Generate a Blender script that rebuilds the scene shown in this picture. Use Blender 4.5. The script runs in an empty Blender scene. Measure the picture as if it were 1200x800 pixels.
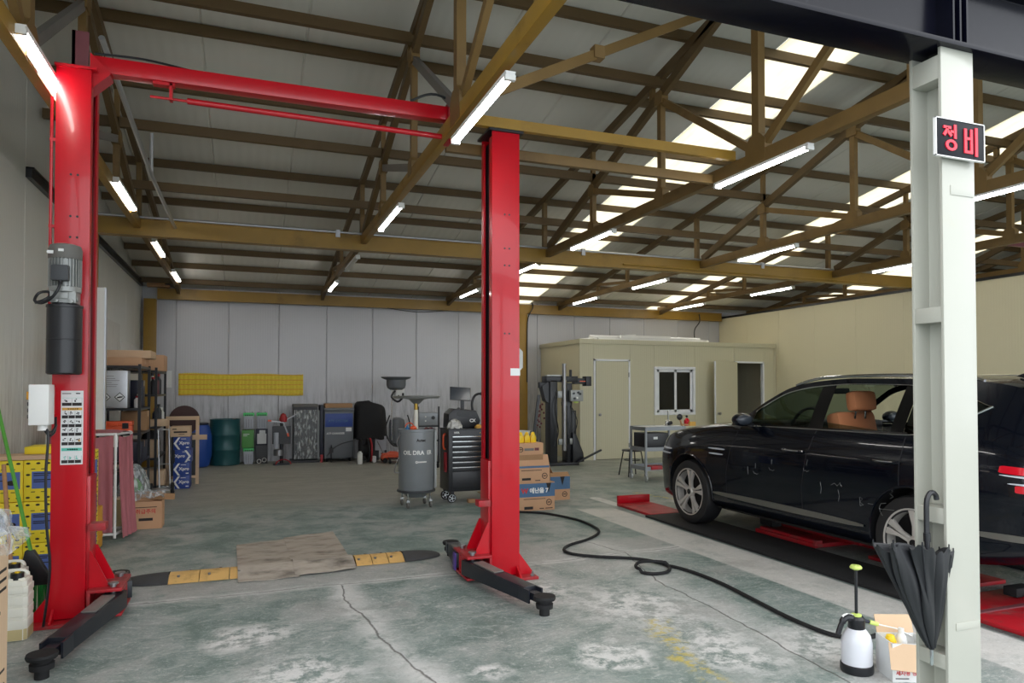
import bpy, bmesh, math, random
from mathutils import Vector, Matrix
PI = math.pi
scene = bpy.context.scene
COL = scene.collection
rnd = random.Random(7)

# ------------------------------------------------------------------ camera
cam_data = bpy.data.cameras.new('camera')
cam = bpy.data.objects.new('camera', cam_data)
COL.objects.link(cam)
cam.location = (0, 0, 1.55)
cam.rotation_euler = (math.radians(91.2), 0, math.radians(-20.57))
cam_data.sensor_width = 36
cam_data.lens = 826 / 1200 * 36
cam_data.shift_y = 37.7 / 1200
cam_data.clip_start = 0.05
scene.camera = cam

# ------------------------------------------------------------------ world
world = bpy.data.worlds.new('overcast')
scene.world = world
world.use_nodes = True
wn = world.node_tree
wbg = wn.nodes['Background']
wtc = wn.nodes.new('ShaderNodeTexCoord')
wsep = wn.nodes.new('ShaderNodeSeparateXYZ')
wramp = wn.nodes.new('ShaderNodeValToRGB')
wramp.color_ramp.elements[0].position = 0.0
wramp.color_ramp.elements[0].color = (0.80, 0.86, 0.92, 1)
wramp.color_ramp.elements[1].position = 1.0
wramp.color_ramp.elements[1].color = (1.0, 1.0, 1.0, 1)
wn.links.new(wtc.outputs['Generated'], wsep.inputs[0])
wn.links.new(wsep.outputs['Z'], wramp.inputs[0])
wn.links.new(wramp.outputs[0], wbg.inputs[0])
SKY = 2.1
TUBE = 21.0
wbg.inputs[1].default_value = SKY

scene.view_settings.view_transform = 'Standard'
scene.view_settings.look = 'None'
scene.view_settings.exposure = 0.60
scene.view_settings.gamma = 1.0
scene.view_settings.use_curve_mapping = False
try:
    scene.cycles.use_denoising = True
    scene.cycles.max_bounces = 10
    scene.cycles.diffuse_bounces = 6
    scene.cycles.sample_clamp_indirect = 6
    scene.cycles.caustics_reflective = False
    scene.cycles.caustics_refractive = False
except Exception:
    pass

# ------------------------------------------------------------------ materials
def lin(c):
    out = []
    for v in c[:3]:
        v = v / 255.0
        out.append(v / 12.92 if v <= 0.04045 else ((v + 0.055) / 1.055) ** 2.4)
    return tuple(out) + (1.0,)

class G:
    """small helper for writing node graphs"""
    def __init__(self, nt):
        self.nt = nt
    def n(self, t, **kw):
        x = self.nt.nodes.new(t)
        for k, v in kw.items():
            setattr(x, k, v)
        return x
    def put(self, sock, v):
        if isinstance(v, (int, float)):
            sock.default_value = v
        elif isinstance(v, tuple):
            sock.default_value = v
        else:
            self.nt.links.new(v, sock)
    def m(self, op, a, b=None, c=None, clamp=False):
        x = self.n('ShaderNodeMath', operation=op, use_clamp=clamp)
        self.put(x.inputs[0], a)
        if b is not None: self.put(x.inputs[1], b)
        if c is not None: self.put(x.inputs[2], c)
        return x.outputs[0]
    def mix(self, f, a, b):
        x = self.n('ShaderNodeMix', data_type='RGBA')
        self.put(x.inputs[0], f); self.put(x.inputs[6], a); self.put(x.inputs[7], b)
        return x.outputs[2]
    def noise(self, vec, scale, detail=3, rough=0.55, col=False):
        x = self.n('ShaderNodeTexNoise')
        if vec is not None: self.nt.links.new(vec, x.inputs['Vector'])
        x.inputs['Scale'].default_value = scale
        x.inputs['Detail'].default_value = detail
        x.inputs['Roughness'].default_value = rough
        return x.outputs[1] if col else x.outputs[0]
    def step(self, v, lo, hi):
        x = self.n('ShaderNodeMapRange', interpolation_type='SMOOTHSTEP')
        self.put(x.inputs[0], v)
        x.inputs[1].default_value = lo; x.inputs[2].default_value = hi
        x.inputs[3].default_value = 0; x.inputs[4].default_value = 1
        return x.outputs[0]
    def scale(self, vec, s):
        x = self.n('ShaderNodeMapping')
        self.nt.links.new(vec, x.inputs[0])
        x.inputs['Scale'].default_value = s
        return x.outputs[0]
    def bump(self, h, strength=0.3, dist=0.01):
        x = self.n('ShaderNodeBump')
        self.put(x.inputs['Height'], h)
        x.inputs['Strength'].default_value = strength
        x.inputs['Distance'].default_value = dist
        return x.outputs[0]

def new_mat(name):
    m = bpy.data.materials.new(name)
    m.use_nodes = True
    nt = m.node_tree
    return m, G(nt), nt.nodes['Principled BSDF']

def obj_vec(g):
    return g.n('ShaderNodeTexCoord').outputs['Object']

def M(name, rgb, rough=0.5, metal=0.0, var=0.12, scale=5, bump=0.0, coat=0.0, dirt=None, dirt_amt=0.5,
      dirt_scale=3.0, stretch=None, spec=0.5):
    m, g, b = new_mat(name)
    v = obj_vec(g)
    if stretch: v = g.scale(v, stretch)
    n = g.noise(v, scale, 4)
    c = lin(rgb)
    lo = tuple(x * (1 - var) for x in c[:3]) + (1,)
    hi = tuple(min(1, x * (1 + var)) for x in c[:3]) + (1,)
    col = g.mix(n, lo, hi)
    r = rough
    if dirt is not None:
        d = g.step(g.noise(v, dirt_scale, 6, 0.65), 0.62 - 0.2 * dirt_amt, 0.80)
        d = g.m('MULTIPLY', d, dirt_amt)
        col = g.mix(d, col, lin(dirt))
        r = g.m('ADD', rough, g.m('MULTIPLY', d, 0.3))
    g.put(b.inputs['Base Color'], col)
    g.put(b.inputs['Roughness'], r)
    b.inputs['Metallic'].default_value = metal
    b.inputs['Specular IOR Level'].default_value = spec
    if coat:
        b.inputs['Coat Weight'].default_value = coat
        b.inputs['Coat Roughness'].default_value = 0.04
    if bump:
        g.put(b.inputs['Normal'], g.bump(g.noise(v, scale * 8, 3), 0.5, bump))
    return m

def emit_mat(name, rgb, strength):
    m, g, b = new_mat(name)
    b.inputs['Base Color'].default_value = lin(rgb)
    b.inputs['Emission Color'].default_value = lin(rgb)
    b.inputs['Emission Strength'].default_value = strength
    return m

def glass_mat(name, rgb, rough=0.02, alpha=0.35):
    """thin tinted glass: clear part lets light through, the rest mirrors and tints"""
    m, g, b = new_mat(name)
    nt = m.node_tree
    tr = g.n('ShaderNodeBsdfTransparent')
    tr.inputs[0].default_value = lin(rgb)
    gl = g.n('ShaderNodeBsdfGlossy')
    gl.inputs['Roughness'].default_value = rough
    fr = g.n('ShaderNodeLayerWeight')          # facing is the same from both sides of the thin pane
    f = g.m('ADD', g.m('MULTIPLY', g.m('POWER', fr.outputs['Facing'], 4.0), 0.7), 0.03 + alpha * 0.05, clamp=True)
    mx = g.n('ShaderNodeMixShader')
    g.put(mx.inputs[0], f)
    nt.links.new(tr.outputs[0], mx.inputs[1]); nt.links.new(gl.outputs[0], mx.inputs[2])
    nt.links.new(mx.outputs[0], nt.nodes['Material Output'].inputs[0])
    return m

def film_mat(name, rgb, clear=0.55):
    """clear plastic film, milky and wrinkled"""
    m, g, b = new_mat(name)
    nt = m.node_tree
    v = g.scale(obj_vec(g), (2.6, 2.6, 0.8))
    nb = g.bump(g.noise(v, 9, 3, 0.5), 0.8, 0.03)
    tr = g.n('ShaderNodeBsdfTransparent')
    tr.inputs[0].default_value = (0.93, 0.95, 0.96, 1)
    b.inputs['Base Color'].default_value = lin(rgb)
    b.inputs['Roughness'].default_value = 0.15
    g.put(b.inputs['Normal'], nb)
    mx = g.n('ShaderNodeMixShader')
    w = g.step(g.noise(v, 9, 3, 0.5), 0.42, 0.72)
    g.put(mx.inputs[0], g.m('ADD', g.m('MULTIPLY', w, 0.6), 1 - clear - 0.25, clamp=True))
    nt.links.new(tr.outputs[0], mx.inputs[1]); nt.links.new(b.outputs[0], mx.inputs[2])
    nt.links.new(mx.outputs[0], nt.nodes['Material Output'].inputs[0])
    return m

def ribbed_mat(name, rgb, axis, period, rough=0.4, metal=0.0, depth=0.004, var=0.06, dirt=None, dirt_lo=0.0, dirt_hi=1.2, streak=0.0):
    """profiled sheet: fine vertical ribs across 'axis', grime that sits low on the wall"""
    m, g, b = new_mat(name)
    v = obj_vec(g)
    sep = g.n('ShaderNodeSeparateXYZ'); g.nt.links.new(v, sep.inputs[0])
    a = sep.outputs[axis]
    s = g.m('SINE', g.m('MULTIPLY', a, 2 * PI / period))
    c = lin(rgb)
    big = g.noise(v, 0.9, 4)
    col = g.mix(big, tuple(x * (1 - var) for x in c[:3]) + (1,), tuple(min(1, x * (1 + var)) for x in c[:3]) + (1,))
    if dirt is not None:
        st = g.noise(g.scale(v, (6, 6, 0.8)), 2.0, 6, 0.7)
        low = g.m('SUBTRACT', 1.0, g.step(sep.outputs[2], dirt_lo, dirt_hi))
        d = g.m('ADD', g.m('MULTIPLY', g.m('MULTIPLY', g.step(st, 0.38, 0.72), low), 0.75), g.m('MULTIPLY', g.step(st, 0.6, 0.85), streak))
        col = g.mix(d, col, lin(dirt))
    g.put(b.inputs['Base Color'], col)
    b.inputs['Roughness'].default_value = rough
    b.inputs['Metallic'].default_value = metal
    g.put(b.inputs['Normal'], g.bump(s, 0.6, depth))
    return m

def floor_mat():
    m, g, b = new_mat('worn_painted_concrete')
    v0 = obj_vec(g)
    wob = g.n('ShaderNodeVectorMath', operation='SUBTRACT')
    g.nt.links.new(g.noise(v0, 1.6, 5, 0.6, col=True), wob.inputs[0]); wob.inputs[1].default_value = (0.5, 0.5, 0.5)
    sc = g.n('ShaderNodeVectorMath', operation='SCALE'); g.nt.links.new(wob.outputs[0], sc.inputs[0]); sc.inputs['Scale'].default_value = 0.55
    ad = g.n('ShaderNodeVectorMath', operation='ADD'); g.nt.links.new(v0, ad.inputs[0]); g.nt.links.new(sc.outputs[0], ad.inputs[1])
    v = ad.outputs[0]
    sp = g.n('ShaderNodeSeparateXYZ'); g.nt.links.new(v, sp.inputs[0]); X, Y = sp.outputs[0], sp.outputs[1]
    s0 = g.n('ShaderNodeSeparateXYZ'); g.nt.links.new(v0, s0.inputs[0]); X0, Y0 = s0.outputs[0], s0.outputs[1]
    # finer wobble for cracks
    w2 = g.n('ShaderNodeVectorMath', operation='SCALE'); g.nt.links.new(wob.outputs[0], w2.inputs[0]); w2.inputs['Scale'].default_value = 0.16
    a2 = g.n('ShaderNodeVectorMath', operation='ADD'); g.nt.links.new(v0, a2.inputs[0]); g.nt.links.new(w2.outputs[0], a2.inputs[1])
    s2 = g.n('ShaderNodeSeparateXYZ'); g.nt.links.new(a2.outputs[0], s2.inputs[0]); X2, Y2 = s2.outputs[0], s2.outputs[1]
    def ell(x, y, cx, cy, rx, ry, soft=0.5):
        dx = g.m('DIVIDE', g.m('SUBTRACT', x, cx), rx); dy = g.m('DIVIDE', g.m('SUBTRACT', y, cy), ry)
        d = g.m('SQRT', g.m('ADD', g.m('MULTIPLY', dx, dx), g.m('MULTIPLY', dy, dy)))
        return g.m('SUBTRACT', 1.0, g.step(d, 1 - soft, 1 + soft))
    def seg(x, y, p, q):
        vx, vy = q[0] - p[0], q[1] - p[1]; L2 = vx * vx + vy * vy
        px = g.m('SUBTRACT', x, p[0]); py = g.m('SUBTRACT', y, p[1])
        t = g.m('DIVIDE', g.m('ADD', g.m('MULTIPLY', px, vx), g.m('MULTIPLY', py, vy)), L2, clamp=True)
        ex = g.m('SUBTRACT', px, g.m('MULTIPLY', t, vx)); ey = g.m('SUBTRACT', py, g.m('MULTIPLY', t, vy))
        return g.m('SQRT', g.m('ADD', g.m('MULTIPLY', ex, ex), g.m('MULTIPLY', ey, ey)))
    def band(x, lo, hi, s=0.03):
        return g.m('MULTIPLY', g.step(x, lo - s, lo + s), g.m('SUBTRACT', 1.0, g.step(x, hi - s, hi + s)))
    def mx(*a):
        r = a[0]
        for q in a[1:]: r = g.m('MAXIMUM', r, q)
        return r
    big = g.noise(v0, 0.55, 4, 0.6)
    med = g.noise(v, 2.3, 7, 0.68)
    fine = g.noise(v0, 14, 6, 0.7)
    streak = g.noise(g.scale(v0, (0.7, 5.0, 1)), 1.6, 5, 0.6)
    green = g.mix(g.step(med, 0.3, 0.7), lin((96, 118, 112)), lin((146, 160, 156)))
    conc = g.mix(fine, lin((146, 146, 144)), lin((196, 195, 193)))
    white = g.mix(fine, lin((206, 206, 205)), lin((240, 239, 237)))
    brown = g.mix(streak, lin((120, 117, 107)), lin((184, 180, 169)))
    # worn away areas
    wear = g.step(g.m('ADD', g.m('MULTIPLY', med, 0.6), g.m('MULTIPLY', big, 0.5)), 0.47, 0.72)
    col = g.mix(g.m('MULTIPLY', wear, 0.85), green, conc)
    # concrete bands: across the lift posts, along the car bay
    bandx = g.m('MULTIPLY', band(Y, 5.74, 6.5, 0.12), g.m('SUBTRACT', 1.0, g.step(X, 4.0, 4.2)))
    bandy = g.m('MULTIPLY', band(X0, 3.97, 4.46, 0.015), g.m('SUBTRACT', 1.0, g.step(Y, 8.0, 8.3)))
    worn2 = g.step(g.noise(v, 3.1, 5, 0.7), 0.30, 0.52)
    col = g.mix(g.m('MULTIPLY', bandx, g.m('MULTIPLY', worn2, 0.8)), col, conc)
    col = g.mix(g.m('MULTIPLY', bandy, g.m('ADD', 0.62, g.m('MULTIPLY', worn2, 0.35))), col, g.mix(fine, lin((188, 186, 182)), lin((222, 220, 216))))
    # dusty brown concrete at the back of the hall
    back = g.m('MULTIPLY', g.step(Y, 8.8, 10.6), g.m('SUBTRACT', 1.0, g.m('MULTIPLY', g.step(X, 3.2, 5.0), 0.55)))
    col = g.mix(g.m('MULTIPLY', back, 0.8), col, brown)
    # crack halos and bare patches
    cr = [((0.72, 5.70), (0.69, 5.30)), ((0.69, 5.30), (0.76, 4.75)), ((0.76, 4.75), (0.82, 4.1)), ((0.82, 4.1), (0.98, 3.4)), ((0.98, 3.4), (1.1, 2.4))]
    c2 = [((3.20, 6.5), (3.36, 5.9)), ((3.36, 5.9), (3.11, 4.95)), ((3.11, 4.95), (3.06, 3.6)), ((3.06, 3.6), (2.9, 2.4))]
    c3 = [((-1.5, 5.70), (0.1, 5.73)), ((0.1, 5.73), (1.7, 5.73)), ((1.7, 5.73), (3.3, 5.88)), ((3.3, 5.88), (4.0, 5.93))]
    def crk(lst):
        r = None
        for p, q in lst:
            d = seg(X2, Y2, p, q)
            r = d if r is None else g.m('MINIMUM', r, d)
        return r
    d1, d2, d3 = crk(cr), crk(c2), crk(c3)
    halo = mx(g.m('SUBTRACT', 1.0, g.step(d1, 0.0, 0.22)), g.m('MULTIPLY', g.m('SUBTRACT', 1.0, g.step(d2, 0.0, 0.3)), 0.6), g.m('SUBTRACT', 1.0, g.step(d3, 0.0, 0.10)))
    halo = g.m('MULTIPLY', halo, g.step(g.noise(v, 4.5, 6, 0.7), 0.28, 0.55))
    col = g.mix(g.m('MULTIPLY', halo, 0.75), col, white)
    patch = mx(ell(X, Y, 0.06, 4.72, 0.30, 0.22), ell(X, Y, 1.98, 3.66, 0.24, 0.20, 0.3), ell(X, Y, 2.70, 3.5, 0.28, 0.35, 0.7), ell(X, Y, 0.3, 3.9, 0.28, 0.35, 0.6),
               ell(X, Y, 2.6, 4.4, 0.35, 0.5, 0.8), ell(X, Y, 1.25, 3.7, 0.12, 0.10), ell(X, Y, 3.3, 3.2, 0.25, 0.5, 0.7), ell(X, Y, 2.1, 5.0, 0.3, 0.25, 0.8), ell(X, Y, -0.3, 3.6, 0.5, 0.35, 0.8))
    patch = g.m('MULTIPLY', patch, g.step(g.noise(v0, 7, 7, 0.75), 0.42, 0.56))
    col = g.mix(g.m('MULTIPLY', patch, 0.9), col, white)
    # scuffs of bare white scratches in the paint
    scuff = g.m('MULTIPLY', g.step(g.noise(v0, 26, 6, 0.8), 0.56, 0.66), g.m('SUBTRACT', 1.0, g.step(Y0, 5.8, 8.0)))
    scuff = g.m('MULTIPLY', scuff, g.step(big, 0.35, 0.6))
    col = g.mix(g.m('MULTIPLY', scuff, 0.8), col, white)
    swirl = g.step(g.noise(g.scale(v, (3, 9, 1)), 3.2, 7, 0.78), 0.50, 0.66)
    swirl = g.m('MULTIPLY', swirl, g.m('SUBTRACT', 1.0, g.step(Y0, 5.4, 7.0)))
    col = g.mix(g.m('MULTIPLY', swirl, 0.42), col, white)
    # rests of a yellow marking
    yl = mx(g.m('SUBTRACT', 1.0, g.step(seg(X, Y, (2.5, 4.0), (2.3, 2.9)), 0.03, 0.12)), g.m('SUBTRACT', 1.0, g.step(seg(X0, Y0, (5.42, 9.2), (5.6, 8.5)), 0.03, 0.07)))
    yl = g.m('MULTIPLY', yl, g.step(g.noise(v0, 11, 6, 0.75), 0.46, 0.60))
    col = g.mix(g.m('MULTIPLY', yl, 0.8), col, lin((205, 185, 70)))
    wl = g.m('SUBTRACT', 1.0, g.step(seg(X0, Y0, (4.62, 8.95), (4.63, 8.3)), 0.07, 0.09))
    col = g.mix(g.m('MULTIPLY', wl, 0.8), col, white)
    # dark tyre rubber along the car bay
    rub = g.m('MULTIPLY', band(X0, 4.48, 5.05, 0.03), band(Y, 2.6, 6.9, 0.15))
    col = g.mix(g.m('MULTIPLY', rub, g.m('ADD', 0.72, g.m('MULTIPLY', g.step(med, 0.45, 0.6), 0.25))), col, lin((22, 23, 27)))
    stain = g.m('MULTIPLY', g.step(g.noise(v, 1.1, 5, 0.6), 0.56, 0.72), 0.35)
    col = g.mix(stain, col, lin((96, 96, 92)))
    grit = g.noise(v0, 55, 4, 0.8)
    col = g.mix(g.m('MULTIPLY', g.step(grit, 0.52, 0.72), 0.45), col, lin((206, 206, 204)))
    col = g.mix(g.m('MULTIPLY', g.m('SUBTRACT', 1.0, g.step(grit, 0.28, 0.46)), 0.5), col, lin((74, 82, 80)))
    dmin = g.m('MINIMUM', g.m('MINIMUM', d1, d2), d3)
    line = g.m('SUBTRACT', 1.0, g.step(dmin, 0.002, 0.011))
    col = g.mix(g.m('MULTIPLY', line, 0.75), col, lin((70, 66, 62)))
    g.put(b.inputs['Base Color'], col)
    g.put(b.inputs['Roughness'], g.m('ADD', 0.36, g.m('MULTIPLY', fine, 0.3)))
    h = g.m('SUBTRACT', g.m('MULTIPLY', fine, 0.35), g.m('MULTIPLY', line, 1.0))
    g.put(b.inputs['Normal'], g.bump(h, 0.35, 0.006))
    return m

def skylight_mat():
    m, g, b = new_mat('translucent_roof_sheet')
    nt = m.node_tree
    v = obj_vec(g)
    st = g.noise(g.scale(v, (5, 1.2, 1)), 2.0, 5, 0.65)
    col = g.mix(st, lin((236, 226, 198)), lin((255, 253, 244)))
    tl = g.n('ShaderNodeBsdfTranslucent'); g.put(tl.inputs[0], col)
    df = g.n('ShaderNodeBsdfDiffuse'); g.put(df.inputs[0], col)
    mx = g.n('ShaderNodeMixShader'); mx.inputs[0].default_value = 0.25
    nt.links.new(tl.outputs[0], mx.inputs[1]); nt.links.new(df.outputs[0], mx.inputs[2])
    nt.links.new(mx.outputs[0], nt.nodes['Material Output'].inputs[0])
    return m

mt = {}
mt['floor'] = floor_mat()
mt['skylight'] = skylight_mat()
mt['ceil'] = ribbed_mat('ceiling_sheet', (208, 206, 198), 0, 0.12, 0.55, 0, 0.0015, 0.06)
mt['wall_y'] = ribbed_mat('grey_ribbed_sheet_back', (192, 192, 196), 0, 0.05, 0.38, 0.1, 0.0007, 0.06, (74, 74, 74), 0.3, 2.2, 0.14)
mt['wall_x'] = ribbed_mat('grey_ribbed_sheet_side', (218, 218, 212), 1, 0.05, 0.32, 0.1, 0.0008, 0.06, (120, 112, 96), 0.4, 2.6, 0.15)
mt['cream_x'] = ribbed_mat('cream_sheet_side', (212, 205, 176), 1, 0.05, 0.45, 0, 0.0008, 0.03)
mt['cream_y'] = ribbed_mat('cream_sheet_front', (196, 191, 164), 0, 0.05, 0.45, 0, 0.0008, 0.03)
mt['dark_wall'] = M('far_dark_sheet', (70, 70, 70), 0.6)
mt['yellow'] = M('ochre_steel_paint', (150, 116, 42), 0.42, 0, 0.22, 3, 0.001, dirt=(84, 66, 36), dirt_amt=0.5, dirt_scale=2.5)
mt['ochre'] = M('aged_ochre_steel', (120, 94, 52), 0.5, 0, 0.3, 3, 0.001, dirt=(70, 52, 34), dirt_amt=0.6, dirt_scale=2)
mt['brownsteel'] = M('brown_purlin_steel', (92, 72, 42), 0.55, 0, 0.3, 3, 0.001, dirt=(60, 46, 30), dirt_amt=0.5)
mt['greysteel'] = M('grey_steel', (120, 116, 112), 0.5, 0.2)
mt['galv'] = M('galvanised_pipe', (190, 192, 196), 0.35, 0.8)
mt['red'] = M('glossy_red_paint', (188, 3, 26), 0.3, 0, 0.10, 2.5, 0.0, coat=0.25, dirt=(120, 20, 24), dirt_amt=0.25, dirt_scale=4)
mt['red_dirty'] = M('dusty_red_paint', (168, 22, 34), 0.45, 0, 0.2, 4, 0.001, dirt=(104, 84, 80), dirt_amt=0.8, dirt_scale=6)
mt['maroon'] = M('maroon_primer', (112, 58, 64), 0.6)
mt['black'] = M('black_paint', (24, 25, 30), 0.35, 0, 0.2)
mt['blackmatte'] = M('black_rubber', (22, 22, 24), 0.75, 0, 0.25, 6, 0.001)
mt['blackbeam'] = M('black_gloss_beam_paint', (7, 8, 20), 0.22, 0, 0.2, 3, 0.0008, dirt=(120, 122, 130), dirt_amt=0.10, dirt_scale=26, spec=0.22)
mt['cream_steel'] = M('cream_gloss_steel', (174, 174, 164), 0.2, 0, 0.04, 3, 0.0012, dirt=(176, 170, 148), dirt_amt=0.25, dirt_scale=7)
mt['white'] = M('white_plastic', (232, 232, 230), 0.4, 0, 0.05)
mt['whitepaint'] = M('white_paint_worn', (212, 210, 204), 0.5, 0, 0.06, 3, 0, dirt=(150, 142, 130), dirt_amt=0.5)
mt['tube'] = emit_mat('lit_tube', (255, 252, 246), TUBE)
mt['tube_off'] = M('unlit_diffuser', (206, 206, 200), 0.4, 0, 0.04)
mt['chrome'] = M('chrome', (215, 217, 220), 0.14, 1.0, 0.03)
mt['steel'] = M('bare_steel', (150, 150, 152), 0.35, 0.9)
mt['grey'] = M('mid_grey_paint', (140, 144, 148), 0.35, 0.2, 0.08)
mt['dkgrey'] = M('dark_grey_plastic', (58, 60, 64), 0.5)
mt['motorgrey'] = M('cast_grey_paint', (150, 152, 150), 0.4, 0.4)
mt['motorcap'] = M('dusty_grey_cowl', (104, 102, 98), 0.6)
mt['card'] = M('cardboard', (204, 160, 124), 0.8, 0, 0.10, 7, 0.0006)
mt['card_dk'] = M('darker_cardboard', (168, 130, 94), 0.8, 0, 0.10, 7, 0.0006)  # darker brown board for flaps, whole boxes and small blocks
mt['card_lt'] = M('pale_cardboard', (214, 184, 152), 0.8, 0, 0.08, 7, 0.0006)
mt['mat_card'] = M('dirty_cardboard_sheet', (178, 168, 156), 0.85, 0, 0.16, 4, 0.002, dirt=(58, 50, 44), dirt_amt=0.95, dirt_scale=2.6, stretch=(1, 2.2, 1))
mt['ink'] = M('black_print', (38, 34, 34), 0.7)
mt['inkwhite'] = M('white_print', (236, 236, 234), 0.6, 0, 0.02)
mt['inkred'] = M('red_print', (206, 58, 58), 0.6)
mt['inkblue'] = M('slate_blue_print', (82, 116, 152), 0.7)
mt['inkteal'] = M('teal_print', (92, 190, 170), 0.6)
mt['inkochre'] = M('ochre_print', (210, 160, 70), 0.6)
mt['yellow_carton'] = M('yellow_printed_carton', (250, 226, 52), 0.55, 0, 0.05)
mt['blue_label'] = M('blue_label', (86, 110, 178), 0.55)
mt['green_plastic'] = M('green_plastic', (96, 178, 70), 0.4)
mt['green_bristle'] = M('green_bristles', (40, 140, 62), 0.6)
mt['wood'] = M('light_wood', (188, 140, 98), 0.6, 0, 0.2, 6, 0, stretch=(1, 1, 8))
mt['jerry'] = M('milky_plastic', (226, 224, 212), 0.35, 0, 0.05)
mt['jerry_low'] = M('milky_plastic_with_residue', (196, 180, 134), 0.35, 0, 0.05)
mt['orange'] = M('orange_plastic', (228, 88, 42), 0.4)
mt['amber'] = M('amber_case', (222, 158, 40), 0.5)
mt['maroon_net'] = M('maroon_fabric', (176, 104, 112), 0.7, 0, 0.25, 9, 0.003, stretch=(4, 4, 0.5))
mt['blue_drum'] = M('blue_drum_plastic', (34, 74, 156), 0.4)
mt['green_drum'] = M('dark_teal_drum_steel', (34, 84, 88), 0.35, 0.1, 0.15)
mt['navy'] = M('dark_navy_plastic', (24, 28, 48), 0.45)
mt['batt_grey'] = M('battery_grey', (172, 176, 186), 0.45)
mt['batt_green'] = M('battery_green', (70, 204, 108), 0.4)
mt['carton_green'] = M('leaf_green_carton', (84, 150, 74), 0.5)
mt['panel_blue'] = M('machine_blue', (34, 66, 146), 0.4)
mt['machine_grey'] = M('machine_grey', (104, 108, 114), 0.45)
mt['tarp'] = M('black_cover_fabric', (18, 18, 22), 0.7, 0, 0.2, 8, 0.004)
mt['film'] = film_mat('clear_film', (226, 230, 232), 0.6)
mt['banner'] = M('yellow_woven_strap_band', (232, 202, 44), 0.5, 0, 0.3, 30, 0.003, stretch=(1, 1, 3))
mt['paper'] = M('white_paper', (222, 224, 224), 0.7)
mt['bumpyellow'] = M('yellow_rubber', (214, 172, 104), 0.6, 0, 0.14, 8, 0.002, dirt=(130, 104, 70), dirt_amt=0.6, dirt_scale=9)
mt['bumpblack'] = M('black_rubber_ramp', (62, 62, 64), 0.7, 0, 0.2, 8, 0.002)
mt['screen'] = M('dark_screen', (52, 58, 66), 0.12, 0, 0.03)
mt['carpaint'] = M('dark_navy_car_paint', (3, 7, 18), 0.22, 0.0, 0.05, 2, 0, coat=0.5, spec=0.2)
mt['carglass'] = glass_mat('car_window_glass', (148, 164, 156))
mt['clearglass'] = glass_mat('clear_car_glass', (238, 242, 240))
mt['pillarblack'] = M('car_pillar_black', (8, 8, 9), 0.25, 0, 0.05, spec=0.3)
mt['privglass'] = glass_mat('dark_privacy_glass', (44, 48, 50))
mt['tyre'] = M('tyre_rubber', (26, 26, 28), 0.6, 0, 0.15, 12, 0.001)
mt['rim'] = M('alloy_rim', (186, 182, 176), 0.3, 0.25, 0.04)
mt['satin'] = M('satin_trim', (120, 118, 112), 0.3, 0.6, 0.05)
mt['armblack'] = M('dusty_black_arm_paint', (26, 29, 38), 0.4, 0, 0.2, 4, 0, dirt=(120, 112, 108), dirt_amt=0.35, dirt_scale=7)
mt['rimdark'] = M('dark_rim_pocket', (22, 22, 24), 0.45, 0.3)
mt['tan'] = M('tan_leather', (204, 134, 92), 0.45, 0, 0.06)
mt['carblack'] = M('dark_cabin_trim', (20, 20, 22), 0.6)
mt['taillamp'] = M('red_lamp_lens', (200, 12, 34), 0.15, 0, 0.06, 4, coat=0.6)
mt['lampclear'] = M('clear_lamp_lens', (206, 212, 220), 0.12, 0.3, 0.04)
mt['umbrella'] = M('black_umbrella_fabric', (25, 26, 30), 0.5, 0, 0.12, 5)
mt['signblack'] = M('sign_black', (16, 18, 25), 0.45, spec=0.15)
mt['signred'] = M('sign_red_letters', (236, 44, 66), 0.4)
mt['spray_body'] = M('translucent_bottle', (222, 224, 232), 0.3, 0, 0.04)
mt['lime'] = M('lime_plastic', (206, 226, 120), 0.4)
mt['yellow_plastic'] = M('bright_yellow_plastic', (248, 206, 36), 0.35)
mt['bluebit'] = M('mid_blue_plastic', (50, 110, 160), 0.4)
mt['pane'] = glass_mat('window_pane_glass', (120, 126, 130))
mt['aluframe'] = M('white_window_frame', (226, 228, 232), 0.4)
mt['gold'] = M('brass_tube', (182, 150, 70), 0.3, 0.8)
mt['violet'] = M('violet_tape', (84, 62, 140), 0.5)
mt['ground'] = M('outdoor_concrete', (176, 174, 168), 0.8, 0, 0.08, 1)
mt['brownround'] = M('dark_brown_disc', (70, 44, 42), 0.6)
mt['foil'] = M('crumpled_foil', (205, 205, 202), 0.3, 0.6, 0.1, 20, 0.02)

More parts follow.
